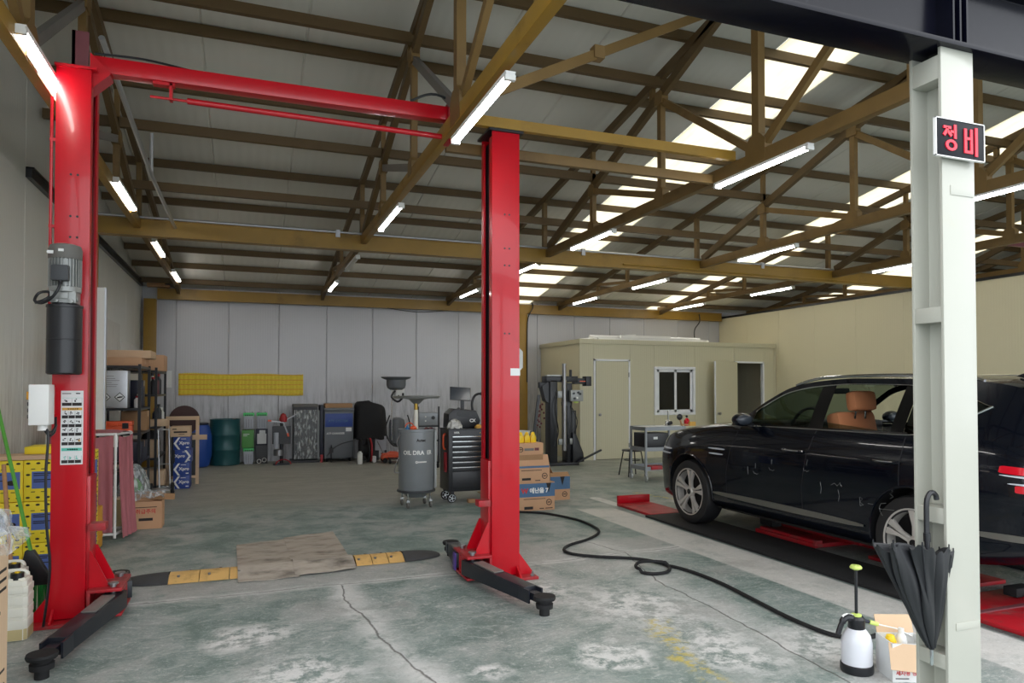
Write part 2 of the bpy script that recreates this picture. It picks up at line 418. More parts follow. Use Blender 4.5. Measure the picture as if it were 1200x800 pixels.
# ------------------------------------------------------------------ mesh builder
class MB:
    def __init__(self):
        self.V = []; self.F = []; self.I = []; self.cur = 0; self.S = []; self.sm = True
    def m(self, i): self.cur = i; return self
    def add(self, vs, fs):
        o = len(self.V)
        self.V += [tuple(v) for v in vs]
        for f in fs:
            self.F.append(tuple(o + i for i in f)); self.I.append(self.cur)
        return self
    def box(self, x0, x1, y0, y1, z0, z1):
        return self.add([(x0,y0,z0),(x1,y0,z0),(x1,y1,z0),(x0,y1,z0),(x0,y0,z1),(x1,y0,z1),(x1,y1,z1),(x0,y1,z1)],
                        [(0,3,2,1),(4,5,6,7),(0,1,5,4),(1,2,6,5),(2,3,7,6),(3,0,4,7)])
    def cbox(self, c, s, rot=None):
        x, y, z = s[0]/2, s[1]/2, s[2]/2
        vs = [(-x,-y,-z),(x,-y,-z),(x,y,-z),(-x,y,-z),(-x,-y,z),(x,-y,z),(x,y,z),(-x,y,z)]
        if rot is not None:
            vs = [rot @ Vector(v) for v in vs]
        vs = [(v[0]+c[0], v[1]+c[1], v[2]+c[2]) for v in vs]
        return self.add(vs, [(0,3,2,1),(4,5,6,7),(0,1,5,4),(1,2,6,5),(2,3,7,6),(3,0,4,7)])
    def bar(self, p, q, w, h, up=(0,0,1), w2=None, h2=None):
        p = Vector(p); q = Vector(q); d = (q-p).normalized(); u = Vector(up)
        if abs(d.dot(u)) > 0.98: u = Vector((0,1,0))
        s = d.cross(u).normalized(); u = s.cross(d).normalized()
        w2 = w if w2 is None else w2; h2 = h if h2 is None else h2
        vs = []
        for c, a, b in ((p, w, h), (q, w2, h2)):
            for i, j in ((-1,-1),(1,-1),(1,1),(-1,1)):
                vs.append(c + s*(i*a/2) + u*(j*b/2))
        return self.add(vs, [(0,1,2,3),(7,6,5,4),(0,4,5,1),(1,5,6,2),(2,6,7,3),(3,7,4,0)])
    def cyl(self, p, q, r, r2=None, n=16, caps=True):
        p = Vector(p); q = Vector(q); d = (q-p).normalized()
        u = Vector((0,0,1)) if abs(d.z) < 0.9 else Vector((1,0,0))
        s = d.cross(u).normalized(); u = s.cross(d).normalized()
        r2 = r if r2 is None else r2
        vs = []
        for c, rr in ((p, r), (q, r2)):
            for i in range(n):
                a = 2*PI*i/n
                vs.append(c + s*(rr*math.cos(a)) + u*(rr*math.sin(a)))
        fs = [(i, (i+1) % n, n+(i+1) % n, n+i) for i in range(n)]
        if caps:
            fs += [tuple(range(n-1,-1,-1)), tuple(range(n, 2*n))]
        return self.add(vs, fs)
    def tube(self, pts, r, n=8, caps=True, closed=False):
        pts = [Vector(p) for p in pts]; N = len(pts)
        rad = r if isinstance(r, (list, tuple)) else [r]*N
        prev = None; vs = []
        for k in range(N):
            a = pts[(k-1) % N] if closed else pts[max(k-1, 0)]
            b = pts[(k+1) % N] if closed else pts[min(k+1, N-1)]
            d = (b-a)
            d = d.normalized() if d.length > 1e-9 else Vector((0,0,1))
            if prev is None:
                u = Vector((0,0,1)) if abs(d.z) < 0.9 else Vector((1,0,0))
            else:
                u = prev
            s = d.cross(u)
            if s.length < 1e-6: s = d.cross(Vector((1,0.3,0)))
            s.normalize(); u = s.cross(d).normalized(); prev = u
            for i in range(n):
                t = 2*PI*i/n
                vs.append(pts[k] + s*(rad[k]*math.cos(t)) + u*(rad[k]*math.sin(t)))
        fs = []
        for k in range(N if closed else N-1):
            k2 = (k+1) % N
            for i in range(n):
                j = (i+1) % n
                fs.append((k*n+i, k*n+j, k2*n+j, k2*n+i))
        if caps and not closed:
            fs += [tuple(range(n-1,-1,-1)), tuple((N-1)*n+i for i in range(n))]
        return self.add(vs, fs)
    def lathe(self, prof, n=24, c=(0,0,0), axis='z', caps=True):
        vs = []; N = len(prof)
        for r, z in prof:
            for i in range(n):
                a = 2*PI*i/n
                x, y = r*math.cos(a), r*math.sin(a)
                if axis == 'z': v = (c[0]+x, c[1]+y, c[2]+z)
                elif axis == 'x': v = (c[0]+z, c[1]+x, c[2]+y)
                else: v = (c[0]+x, c[1]+z, c[2]+y)
                vs.append(v)
        fs = []
        for k in range(N-1):
            for i in range(n):
                j = (i+1) % n
                fs.append((k*n+i, k*n+j, (k+1)*n+j, (k+1)*n+i))
        if caps and prof[0][0] > 1e-6: fs.append(tuple(range(n-1,-1,-1)))
        if caps and prof[-1][0] > 1e-6: fs.append(tuple((N-1)*n+i for i in range(n)))
        return self.add(vs, fs)
    def prism(self, poly, axis, a, b):
        n = len(poly); vs = []
        for t in (a, b):
            for p in poly:
                if axis == 'x': vs.append((t, p[0], p[1]))
                elif axis == 'y': vs.append((p[0], t, p[1]))
                else: vs.append((p[0], p[1], t))
        fs = [tuple(range(n-1,-1,-1)), tuple(range(n, 2*n))] + [(i, (i+1) % n, n+(i+1) % n, n+i) for i in range(n)]
        return self.add(vs, fs)
    def ball(self, c, r, s=(1,1,1), n=16, k=10):
        vs = [(c[0], c[1], c[2]-r*s[2])]
        for j in range(1, k):
            t = -PI/2 + PI*j/k
            for i in range(n):
                a = 2*PI*i/n
                vs.append((c[0]+r*s[0]*math.cos(t)*math.cos(a), c[1]+r*s[1]*math.cos(t)*math.sin(a), c[2]+r*s[2]*math.sin(t)))
        vs.append((c[0], c[1], c[2]+r*s[2]))
        fs = [(0, 1+(i+1) % n, 1+i) for i in range(n)]
        for j in range(k-2):
            for i in range(n):
                fs.append((1+j*n+i, 1+j*n+(i+1) % n, 1+(j+1)*n+(i+1) % n, 1+(j+1)*n+i))
        L = len(vs)-1
        fs += [(L, 1+(k-2)*n+i, 1+(k-2)*n+(i+1) % n) for i in range(n)]
        return self.add(vs, fs)
    def grid(self, fn, nu, nv, closeu=False):
        vs = [fn(i/nu, j/nv) for j in range(nv+1) for i in range(nu if closeu else nu+1)]
        w = nu if closeu else nu+1
        fs = []
        for j in range(nv):
            for i in range(nu):
                i2 = (i+1) % w
                fs.append((j*w+i, j*w+i2, (j+1)*w+i2, (j+1)*w+i))
        return self.add(vs, fs)
    def mesh(self, name, mats, angle=35, bevel=0.0, fix=True):
        me = bpy.data.meshes.new(name)
        me.from_pydata(self.V, [], self.F)
        for q in mats: me.materials.append(q)
        for p, i in zip(me.polygons, self.I): p.material_index = i
        bm = bmesh.new(); bm.from_mesh(me)
        if fix: bmesh.ops.recalc_face_normals(bm, faces=bm.faces)
        if bevel > 0:
            es = [e for e in bm.edges if len(e.link_faces) == 2 and e.calc_face_angle(0) > 0.6]
            bmesh.ops.bevel(bm, geom=es, offset=bevel, segments=2, profile=0.6, affect='EDGES', clamp_overlap=True)
        bm.to_mesh(me); bm.free()
        me.shade_smooth()
        me.set_sharp_from_angle(angle=math.radians(angle))
        return me
    def build(self, name, mats, parent=None, angle=35, bevel=0.0, fix=True, **props):
        if not isinstance(mats, (list, tuple)): mats = [mats]
        return link(name, self.mesh(name, mats, angle, bevel, fix), parent, **props)

def link(name, me, parent=None, **props):
    o = bpy.data.objects.new(name, me)
    COL.objects.link(o)
    if parent is not None: o.parent = parent
    for k, v in props.items(): o[k] = v
    return o

def tag(o, label, cat, group=None):
    o['label'] = label; o['category'] = cat
    if group: o['group'] = group
    return o

def thing(name, label, cat, loc=(0,0,0), rz=0.0, group=None):
    o = bpy.data.objects.new(name, None)
    o.empty_display_size = 0.1
    COL.objects.link(o)
    o.location = loc; o.rotation_euler = (0, 0, rz)
    return tag(o, label, cat, group)

def struct(name, loc=(0,0,0)):
    o = bpy.data.objects.new(name, None)
    COL.objects.link(o); o.location = loc; o['kind'] = 'structure'
    return o

def dup(root, loc, rz=None, label=None, group=None):
    r = root.copy(); COL.objects.link(r); r.location = loc
    if rz is not None: r.rotation_euler = (0, 0, rz)
    if label: r['label'] = label
    if group: r['group'] = group
    for ch in root.children:
        c = ch.copy(); COL.objects.link(c); c.parent = r
        for gch in ch.children:
            d = gch.copy(); COL.objects.link(d); d.parent = c
    return r

def smooth_path(pts, k=6):
    pts = [Vector(p) for p in pts]; out = []
    n = len(pts)
    for i in range(n-1):
        p0, p1, p2, p3 = pts[max(i-1,0)], pts[i], pts[i+1], pts[min(i+2,n-1)]
        for j in range(k):
            t = j/k
            out.append(0.5*((2*p1)+(p2-p0)*t+(2*p0-5*p1+4*p2-p3)*t*t+(3*p1-p0-3*p2+p3)*t**3))
    out.append(pts[-1])
    return out

def text(parent, name, s, size, mat, loc, rot, bold=0.0, depth=0.0008, align='CENTER', sx=1.0, **props):
    cu = bpy.data.curves.new(name, 'FONT')
    cu.body = s; cu.size = size; cu.align_x = align; cu.align_y = 'CENTER'
    cu.extrude = depth; cu.offset = bold; cu.resolution_u = 3
    tmp = bpy.data.objects.new(name + '_tmp', cu)
    COL.objects.link(tmp)
    dg = bpy.context.evaluated_depsgraph_get()
    me = bpy.data.meshes.new_from_object(tmp.evaluated_get(dg))
    bpy.data.objects.remove(tmp); bpy.data.curves.remove(cu)
    me.materials.clear(); me.materials.append(mat)
    o = link(name, me, parent, **props)
    o.location = loc; o.rotation_euler = rot; o.scale = (sx, 1, 1)
    return o
RF = (PI/2, 0, 0)            # lettering that faces -Y
RXM = (PI/2, 0, -PI/2)       # lettering that faces -X
RXP = (PI/2, 0, PI/2)        # lettering that faces +X
# ================================================================== SETTING
YB = 15.9          # back wall
XL = -2.0          # left wall
XR = 17.5          # far side of the next hall
YR, ZR, MR = 5.13, 5.47, 0.172
def roofz(y):
    return ZR - MR*(y-YR) if y >= YR else ZR - 0.30*(YR-y)

def panel_prof(a, b, t0, t1, ch=0.008):
    """cross section of one sandwich panel: chamfered long edges leave a groove at each joint"""
    return [(a+ch, t0), (b-ch, t0), (b, t0+ch), (b, t1), (a, t1), (a, t0+ch)]

fl = MB().box(-9, 24, -14, YB+0.3, -0.1, 0).build('floor', mt['floor']); fl['kind'] = 'structure'

ceiling = struct('ceiling')
seams = [-2.0,-1.43,-.45,.535,1.52,2.5,3.49,4.47,5.45,6.43,7.3,8.1,8.9,9.7,10.68,11.7,12.7,13.9,14.88,15.7,16.6,17.5]
for i in range(len(seams)-1):
    a, b = seams[i], seams[i+1]
    sky = i in (8, 13, 17)
    for (y0, y1) in ((YR, YB+0.1), (1.9, YR)):
        if sky and y0 < 3: sky_here = False
        else: sky_here = sky
        th = 0.012 if sky_here else 0.06
        mb = MB()
        pr = panel_prof(a, b, 0, th, .006 if sky_here else .016)
        n = len(pr)
        vs = [(p[0], y0, roofz(y0)+p[1]) for p in pr] + [(p[0], y1, roofz(y1)+p[1]) for p in pr]
        mb.add(vs, [tuple(range(n)), tuple(range(2*n-1, n-1, -1))] + [(k, n+k, n+(k+1) % n, (k+1) % n) for k in range(n)])
        mb.build('skylight_sheet' if sky_here else 'ceiling_panel', mt['skylight'] if sky_here else mt['ceil'], ceiling)
MB().prism([(YR-0.25, roofz(YR-0.25)+0.062), (YR, ZR+0.064), (YR+0.25, roofz(YR+0.25)+0.062), (YR+0.25, roofz(YR+0.25)+0.08), (YR, ZR+0.09), (YR-0.25, roofz(YR-0.25)+0.08)], 'x', XL, XR).build('ridge_cap', mt['greysteel'], ceiling)

wall_back = struct('wall_back', (0, YB, 0))
x = XL-.08; k = 0
while x < XR-0.01:
    b = min(x + (0.70 if k == 0 else 1.0), XR)
    pr = panel_prof(x, b, 0, 0.08, .014)
    MB().prism([(p[0], p[1]) for p in pr], 'z', 0, roofz(YB)).build('wall_panel', mt['wall_y'], wall_back)
    x = b; k += 1

wall_left = struct('wall_left', (XL, 0, 0))
y = 1.9
while y < YB-0.01:
    b = min(y+1.0, YB)
    if YB-b < .3: b = YB+.08
    mb = MB()
    pr = panel_prof(y, b, 0, 0.08)      # (y, depth)
    n = len(pr)
    vs = [(-p[1], p[0], 0) for p in pr] + [(-p[1], p[0], roofz(p[0])+0.05) for p in pr]
    mb.add(vs, [tuple(range(n)), tuple(range(2*n-1, n-1, -1))] + [(j, n+j, n+(j+1) % n, (j+1) % n) for j in range(n)])
    mb.build('wall_panel', mt['wall_x'], wall_left)
    y = b
t1 = MB().box(0, .05, 7.9, YB-.3, 3.57, 3.67).box(.0, .07, 7.9, YB-.3, 3.655, 3.67).build('trim_1', mt['black'])
t1.location = (XL, 0, 0); t1['kind'] = 'structure'

wall_right = struct('wall_right', (11.95, 0, 0))
y = 4.4
while y < YB-0.2:
    b = min(y+1.15, YB-.02)
    pr = panel_prof(y, b, 0, 0.10, 0.005)
    mb = MB(); n = len(pr)
    vs = [(p[1], p[0], 0) for p in pr] + [(p[1], p[0], 3.42) for p in pr]
    mb.add(vs, [tuple(range(n)), tuple(range(2*n-1, n-1, -1))] + [(j, n+j, n+(j+1) % n, (j+1) % n) for j in range(n)])
    mb.build('wall_panel', mt['cream_x'], wall_right)
    y = b
t2 = MB().box(-0.02, .13, 4.4, YB-.02, 3.42, 3.47).build('trim_2', mt['black'])
t2.location = (11.95, 0, 0); t2['kind'] = 'structure'
w = MB().prism([(-3, 0), (YB, 0), (YB, roofz(YB)), (YR, ZR), (1.9, roofz(1.9)), (-3, roofz(1.9))], 'x', XR, XR+.08).build('wall_far', mt['dark_wall']); w['kind'] = 'structure'

# ------------------------------------------------------------------ steel frame
def c_prof(c0, c1, w, h, lip=0.018, t=0.006):
    """C section in the (y,z) plane with its open side towards +y"""
    y0, y1, z0, z1 = c0-w/2, c0+w/2, c1-h/2, c1+h/2
    return [(y0,z0),(y1,z0),(y1,z0+lip),(y1-t,z0+lip),(y1-t,z0+t),(y0+t,z0+t),(y0+t,z1-t),(y1-t,z1-t),(y1-t,z1-lip),(y1,z1-lip),(y1,z1),(y0,z1)]

ordn = ['first', 'second', 'third', 'fourth', 'fifth', 'sixth', 'seventh', 'eighth', 'ninth', 'tenth', 'eleventh']
newp = [15.3, 14.35, 13.5, 12.4, 11.5, 10.3, 9.35, 8.46, 7.4, 6.2]
for i, yy in enumerate(newp):
    o = MB().prism(c_prof(0, 0, .055, .10), 'x', XL+.02, XR-.02).build('roof_purlin', mt['brownsteel'])
    o.location = (0, yy, roofz(yy)-.056)
    tag(o, 'brown steel purlin tight under the grey roof sheets, %s one counted from the back wall' % ordn[i], 'purlin', 'purlins under the roof sheets')
oldp = [(9.55, 4.02), (8.38, 4.36), (6.72, 4.96), (5.35, 5.36), (3.54, 4.78), (4.6, 5.2)]
onm = ['just above the long ochre beam', 'on the second truss nodes', 'on the truss nodes below the ridge', 'beside the ridge', 'on the front slope', 'on the front slope next to the ridge']
for i, (yy, zz) in enumerate(oldp):
    o = MB().prism(c_prof(0, 0, .06, .10), 'x', XL+.02, XR-.02).build('truss_purlin', mt['brownsteel'])
    o.location = (0, yy, zz)
    tag(o, 'ochre C-section purlin lying on the truss chords %s' % onm[i], 'purlin', 'purlins lying on the trusses')

XT = [-1.31, 1.5, 4.3, 7.1, 9.95, 12.75, 15.55]
tname = ['truss running along the left grey wall above the left red post', 'truss running to the back above the right red post', 'truss left of the first skylight, joined by two tie beams',
         'truss right of the first skylight', 'truss above the prefab office and left of the second skylight', 'truss beyond the cream partition wall', 'farthest truss at the right above the next hall']
def topz(y): return 5.42 - .362*abs(y-YR)
def make_truss(X, label):
    r = thing('roof_truss', 'ochre steel roof ' + label, 'truss', (X, 5.13, 3.56), 0, 'roof trusses')
    mm = mt['ochre']
    L = lambda y, z, x=0: (x, y-5.13, z-3.56)
    W, H = .075, .12
    MB().bar(L(2.2, 3.62), L(9.9, 3.62), W, H).build('bottom_chord', mt['yellow'] if X < 2 else mm, r, bevel=.004)
    MB().bar(L(9.9, 3.62), L(15.72, 3.60), W*.9, H*.8).build('rear_bottom_chord', mm, r, bevel=.004)
    MB().bar(L(9.85, topz(9.85)), L(5.10, topz(5.1)-.02), .06, .10).build('top_chord', mt['brownsteel'], r)
    MB().bar(L(2.2, topz(2.2)), L(5.16, topz(5.16)-.02), .06, .10).build('top_chord', mt['brownsteel'], r)
    MB().bar(L(15.75, roofz(15.75)-.165), L(5.6, roofz(5.6)-.165), .06, .10).build('rafter', mt['brownsteel'], r)
    MB().bar(L(2.3, roofz(2.3)-.16), L(4.9, roofz(4.9)-.16), .06, .10).build('rafter', mt['brownsteel'], r)
    for y in (6.72, 8.38, 3.54):
        MB().bar(L(y, 3.67), L(y, topz(y)-.04), .06, .075, up=(0,1,0)).build('strut', mm, r)
    MB().bar(L(5.13, 3.67), L(5.13, 5.36), .075, .09, up=(0,1,0)).build('king_post', mm, r)
    for (a, b, c, d) in ((6.72, topz(6.72)-.08, 5.2, 3.72), (8.38, topz(8.38)-.06, 6.8, 3.72), (5.06, 3.72, 3.58, topz(3.54)-.08), (3.50, 3.72, 2.4, topz(2.4)-.06)):
        MB().bar(L(a, b), L(c, d), .05, .075).build('diagonal_brace', mm if a < 6 else mt['greysteel'] if X < 2 else mm, r)
    for y in (10.02,):
        MB().bar(L(y, 3.68), L(y, roofz(y)-.21), .06, .075, up=(0,1,0)).build('strut', mm, r)
    for y in (8.38, 6.9):
        MB().bar(L(y, topz(y)+.05), L(y, roofz(y)-.21), .05, .06, up=(0,1,0)).build('stub_post', mm, r)
    for y in (12.35, 13.6, 14.8):
        MB().bar(L(y, 3.65), L(y, roofz(y)-.21), .055, .07, up=(0,1,0)).build('strut', mm, r)
    MB().bar(L(13.58, roofz(13.6)-.22), L(12.42, 3.68), .04, .06).build('diagonal_brace', mm, r)
    MB().bar(L(12.3, roofz(12.3)-.22), L(10.1, 3.70), .04, .06).build('diagonal_brace', mm, r)
    # node plates
    for (y, z, s) in ((5.13, 3.70, .26), (6.72, 3.70, .17), (8.38, 3.69, .17), (6.72, topz(6.72)-.06, .15), (8.38, topz(8.38)-.05, .15)):
        MB().prism([(y-5.13-s/2, z-3.56-s/2), (y-5.13+s/2, z-3.56-s/2), (y-5.13+s/2, z-3.56+s/4), (y-5.13+s/4, z-3.56+s/2), (y-5.13-s/4, z-3.56+s/2), (y-5.13-s/2, z-3.56+s/4)], 'x', -.042, .042).build('gusset_plate', mm, r)
    return r
for X, nm in zip(XT, tname): make_truss(X, nm)

def beam_prof(h, w, t=.012, tw=.01):
    """I section in (y,z), base at z=0"""
    return [(-w/2,0),(w/2,0),(w/2,t),(tw/2,t),(tw/2,h-t),(w/2,h-t),(w/2,h),(-w/2,h),(-w/2,h-t),(-tw/2,h-t),(-tw/2,t),(-w/2,t)]

r = thing('crossbeam', 'long ochre steel beam crossing the hall with a silver conduit on top', 'beam', (0, 9.95, 3.47))
MB().box(-1.98, 15.9, -.06, .06, 0.012, .20).box(-1.98, 15.9, -.075, .075, 0, .014).box(-1.98, 15.9, -.075, .075, .197, .21).build('beam', mt['yellow'], r)
MB().tube([(-1.75, -.05, .235), (4, -.05, .232), (11.0, -.05, .233)], .016, 10).build('conduit', mt['galv'], r)
for xx in (1.15, 4.9, 8.35):
    MB().box(xx-.03, xx+.03, -.08, 0, .16, .26).build('conduit_clip', mt['galv'], r)
MB().tube([(5.6, -.085, .06), (8.9, -.085, .04), (11.2, -.085, .03)], .014, 8).build('conduit', mt['yellow'], r)
r = thing('wall_beam', 'ochre steel beam running along the top of the grey back wall', 'beam', (0, 15.68, 3.34))
MB().box(-1.7, 11.85, -.05, .05, .012, .21).box(-1.7, 11.85, -.065, .065, 0, .014).box(-1.7, 11.85, -.065, .065, .20, .215).build('beam', mt['yellow'], r)
MB().tube(smooth_path([(2.9, -.055, .0), (3.6, -.06, -.07), (4.3, -.055, 0)], 6), .008, 6).build('slack_cable', mt['black'], r)

def h_column(name, label, loc, h, w, d, m, web='y', mats=None):
    r = thing(name, label, 'column', loc)
    p = [(-w/2,-d/2),(w/2,-d/2),(w/2,-d/2+.014),(.006,-d/2+.014),(.006,d/2-.014),(w/2,d/2-.014),(w/2,d/2),(-w/2,d/2),(-w/2,d/2-.014),(-.006,d/2-.014),(-.006,-d/2+.014),(-w/2,-d/2+.014)]
    if web == 'x': p = [(b, a) for a, b in p][::-1]
    MB().prism(p, 'z', 0.012, h).build('shaft', m, r, bevel=.002)
    MB().box(-w/2-.05, w/2+.05, -d/2-.05, d/2+.05, 0, .012).build('base_plate', m, r)
    return r
h_column('steel_column', 'ochre steel column in the back left corner of the hall', (-1.83, 15.70, 0), 3.34, .22, .16, mt['yellow'])
h_column('steel_column', 'ochre steel column by the left wall under the end of the long crossbeam', (-1.83, 9.95, 0), 3.47, .16, .14, mt['yellow'])
h_column('steel_column', 'ochre steel column almost hidden behind the right red lift post', (3.38, 9.95, 0), 3.47, .20, .16, mt['yellow'])
h_column('steel_column', 'ochre steel column against the back wall left of the prefab office', (6.13, 15.70, 0), 3.34, .26, .16, mt['yellow'])

# the front portal: black beam on a cream H column
r = thing('portal_beam', 'glossy black steel I-beam across the front opening above the cream column', 'beam', (0, 2.17, 2.98))
MB().prism(beam_prof(.34, .20, .02, .014), 'x', XL+.02, 12.0).build('beam', mt['blackbeam'], r, bevel=.002)
for xx in (2.80, 2.84, 2.76, 6.2):
    MB().box(xx-.005, xx+.005, -.085, -.007, .021, .319).build('stiffener', mt['blackbeam'], r)
r = h_column('portal_column', 'cream painted steel H-column in the right foreground holding the sign and umbrella', (2.795, 2.175, 0), 2.98, .19, .15, mt['cream_steel'])
for (z, hh) in ((2.90, .10), (1.86, .065), (1.02, .065), (.42, .06)):
    MB().box(-.094, -.008, -.061, .061, z-hh/2, z+hh/2).build('stiffener_plate', mt['cream_steel'], r, bevel=.002)
MB().box(-.05, .085, -.078, -.0751, 2.36, 2.40).build('weld_patch', mt['cream_steel'], r, bevel=.001)
MB().box(-.05, .088, -.078, -.0751, .55, .58).build('weld_patch', mt['cream_steel'], r, bevel=.001)
# side columns of the opening
h_column('steel_column', 'ochre steel column at the left end of the front opening', (-1.85, 2.17, 0), 2.98, .18, .15, mt['yellow'])

# twin ties from the red post to the next truss, brace, left corner pieces
o = MB().bar((0,0,0), (2.70, .0, 0), .05, .085).build('tie_beam', mt['yellow']); o.location = (1.56, 5.42, 3.725)
tag(o, 'upper ochre tie beam from the top of the right red post to the next truss', 'beam', 'ties by the red post')
o = MB().bar((0,0,0), (2.70, .0, 0), .05, .085).build('tie_beam', mt['ochre']); o.location = (1.56, 5.76, 3.60)
tag(o, 'lower ochre tie beam from behind the right red post to the next truss', 'beam', 'ties by the red post')
o = MB().bar((0,0,0), (2.68, 1.0, 1.62), .06, .075).box(1.0,1.09,.33,.42,.58,.68).build('sway_brace', mt['ochre']); o.location = (1.56, 4.62, 3.60)
tag(o, 'slanting ochre brace rising from the middle truss to the ridge of the next truss', 'brace')
o = MB().bar((0,0,0), (0,-3.4,-1.25), .06, .08).build('sway_brace', mt['ochre']); o.location = (2.6, 9.9, 4.9); bpy.data.objects.remove(o)
o = MB().bar((0,0,0), (2.6, 0.0, .0), .05, .06).build('tie_beam', mt['maroon']); o.location = (10.02, 6.9, 3.62)
tag(o, 'maroon tie beam between the trusses right of the cream column', 'beam', 'ties by the red post')
o = MB().tube([(0,0,0), (.10, 1.9, -.42), (.10, 4.32, -.42)], .022, 8).tube([(.10, 1.9, -.42), (.1, 1.9, -.02)], .018, 8).build('conduit_pipe', mt['galv']); o.location = (-.98, 5.62, 4.02)
tag(o, 'slanting galvanised pipe running back from the top of the left red post', 'pipe')

# ------------------------------------------------------------------ fluorescent lights
def make_light(on=True):
    r = thing('tube_light', 'x', 'light', (0,0,0), 0, 'fluorescent tubes under the trusses')
    L = 1.24
    MB().prism([(-.035,0),(.035,0),(.028,-.022),(-.028,-.022)], 'y', 0, L).build('fixture', mt['white'], r)
    pr = [(-.026,-.022)] + [(.026*math.cos(PI+PI*i/8), -.030+.022*math.sin(PI+PI*i/8)) for i in range(9)] + [(.026,-.022)]
    MB().prism(pr, 'y', .03, L-.03).build('tube', mt['tube'] if on else mt['tube_off'], r)
    for a, b in ((0.0, .03), (L-.03, L)):
        MB().prism([(-.034,-.021),(.034,-.021),(.034,-.054),(-.034,-.054)], 'y', a, b).build('end_cap', mt['white'], r)
    return r
L0 = make_light(True); L1 = make_light(False)
lights = [(0,4.78),(0,7.93),(0,11.0),(0,13.75),(1,4.02),(1,7.3),(1,-10.4),(1,12.95),(2,4.5),(2,7.8),(2,10.25),(2,13.35),(3,4.3),(3,7.7),(3,10.9),(3,13.6),(4,7.8),(4,10.9),(4,13.75),(5,7.2),(5,11.0)]
where = ['above the left red post', 'over the middle of the left wall', 'near the back along the left wall', 'in the back left corner']
wh2 = ['at the front', 'second from the front', 'behind the long crossbeam', 'at the back wall']
cols = ['left wall truss', 'truss over the right red post', 'truss left of the first skylight', 'truss right of the first skylight', 'truss above the office', 'truss beyond the partition']
used = {True: False, False: False}; cnt = {}
for (k, yy) in lights:
    on = yy > 0; yy = abs(yy)
    src = L0 if on else L1
    cnt[k] = cnt.get(k, -1) + 1
    w_ = (wh2[cnt[k]] if k < 4 else ['before the long crossbeam', 'just behind the long crossbeam', 'at the back wall'][cnt[k]])
    lab = ('lit white' if on else 'unlit') + ' tube light under the ' + cols[k] + ', ' + w_
    P_ = (XT[k]+(.058 if k == 0 else 0), yy, (3.66 if k == 0 else 3.50 if k == 1 else 3.558 if yy < 9.9 else 3.551))
    if not used[on]:
        used[on] = True; o = src; o.location = P_; o['label'] = lab
    else:
        o = dup(src, P_, None, lab)
    if k == 1:
        for q in (.25, .95): MB().box(XT[k]-.01, XT[k]+.01, yy+q, yy+q+.02, 3.50, 3.565).build('hanger', mt['white'], o) if False else None

# cables dropping from the back beam, boards on the left wall
o = MB().tube(smooth_path([(0,0,0),(.02,-.02,-.12),(-.10,-.02,-.35),(-.12,0,-.75),(-.12,0,-1.9)], 6), .014, 6).build('cable_drop', mt['black']); o.location = (6.36, 15.60, 3.60)
tag(o, 'black cable dropping down the ochre column left of the office', 'cable')
o = MB().tube(smooth_path([(0,0,0),(.0,-.02,-.20),(-.15,-.02,-.40),(-.15,0,-.62)], 6), .014, 6).build('cable_drop', mt['black']); o.location = (11.1, 15.58, 3.50)
tag(o, 'black cable dropping from the back beam above the office roof', 'cable')
o = MB().box(-.16,.16,-.08,.08,0,.10).box(.1,.25,-.06,.06,0,.05).build('rusty_bracket', mt['card_dk'], bevel=.01); o.location = (-1.72, 15.62, 3.57)
tag(o, 'rusty orange bracket on top of the column in the back left corner', 'bracket')
t3 = struct('trim_3', (XL, 0, 0))
for a, b, h_ in ((9.2, 10.9, 2.75), (11.0, 13.1, 2.60), (13.2, 15.5, 2.35)):
    MB().box(.002, .03, a, b, 0, h_).build('wall_board', mt['whitepaint'], t3, bevel=.003)
# ------------------------------------------------------------------ prefab office
OY = 13.7
off = thing('prefab_office', 'cream sandwich-panel office cabin with two doors and a white sliding window', 'cabin', (6.71, OY, 0))
W_, H_ = 11.94-6.71, 2.60
D_ = YB-.02-OY
# openings in the front wall (local x, z): door 0.32..1.22, window 1.86..2.92, open door 4.02..4.88
def fpanel(x0, x1, z0, z1): MB().prism(panel_prof(x0, x1, 0, .05, .005), 'z', z0, z1).build('wall_panel', mt['cream_y'], off)
fpanel(0, .32, 0, 2.52); fpanel(.32, 1.22, 2.19, 2.52); fpanel(1.22, 1.84, 0, 2.52)
fpanel(1.84, 2.92, 0, .95); fpanel(1.84, 2.92, 2.04, 2.52); fpanel(2.92, 4.02, 0, 2.52); fpanel(4.02, 4.88, 2.19, 2.52); fpanel(4.88, W_, 0, 2.52)
for a, b in ((.05, 1.1), (1.1, D_)):
    pr = panel_prof(a, b, 0, .05, .005); n = len(pr); mb = MB()
    vs = [(p[1], p[0], 0) for p in pr] + [(p[1], p[0], 2.52) for p in pr]
    mb.add(vs, [tuple(range(n)), tuple(range(2*n-1, n-1, -1))] + [(j, n+j, n+(j+1) % n, (j+1) % n) for j in range(n)])
    mb.build('wall_panel', mt['cream_x'], off)
MB().box(-.03, W_, -.03, D_, 2.52, 2.62).build('roof_edge', mt['cream_y'], off, bevel=.004)
MB().box(-.012, .03, -.012, .03, 0, 2.52).build('corner_trim', mt['cream_y'], off)
MB().box(W_-.05, W_, -.012, .0, 0, 2.52).build('corner_trim', mt['cream_y'], off)
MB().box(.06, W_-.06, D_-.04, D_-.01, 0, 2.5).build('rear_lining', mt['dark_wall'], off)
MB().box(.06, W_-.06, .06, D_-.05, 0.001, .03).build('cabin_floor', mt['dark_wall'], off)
def doorframe(x0, x1, z1, mm):
    return MB().box(x0-.0, x0+.04, -.02, .06, 0, z1).box(x1-.04, x1, -.02, .06, 0, z1).box(x0, x1, -.02, .06, z1-.04, z1).build('door_frame', mm, off)
doorframe(.32, 1.22, 2.19, mt['aluframe'])
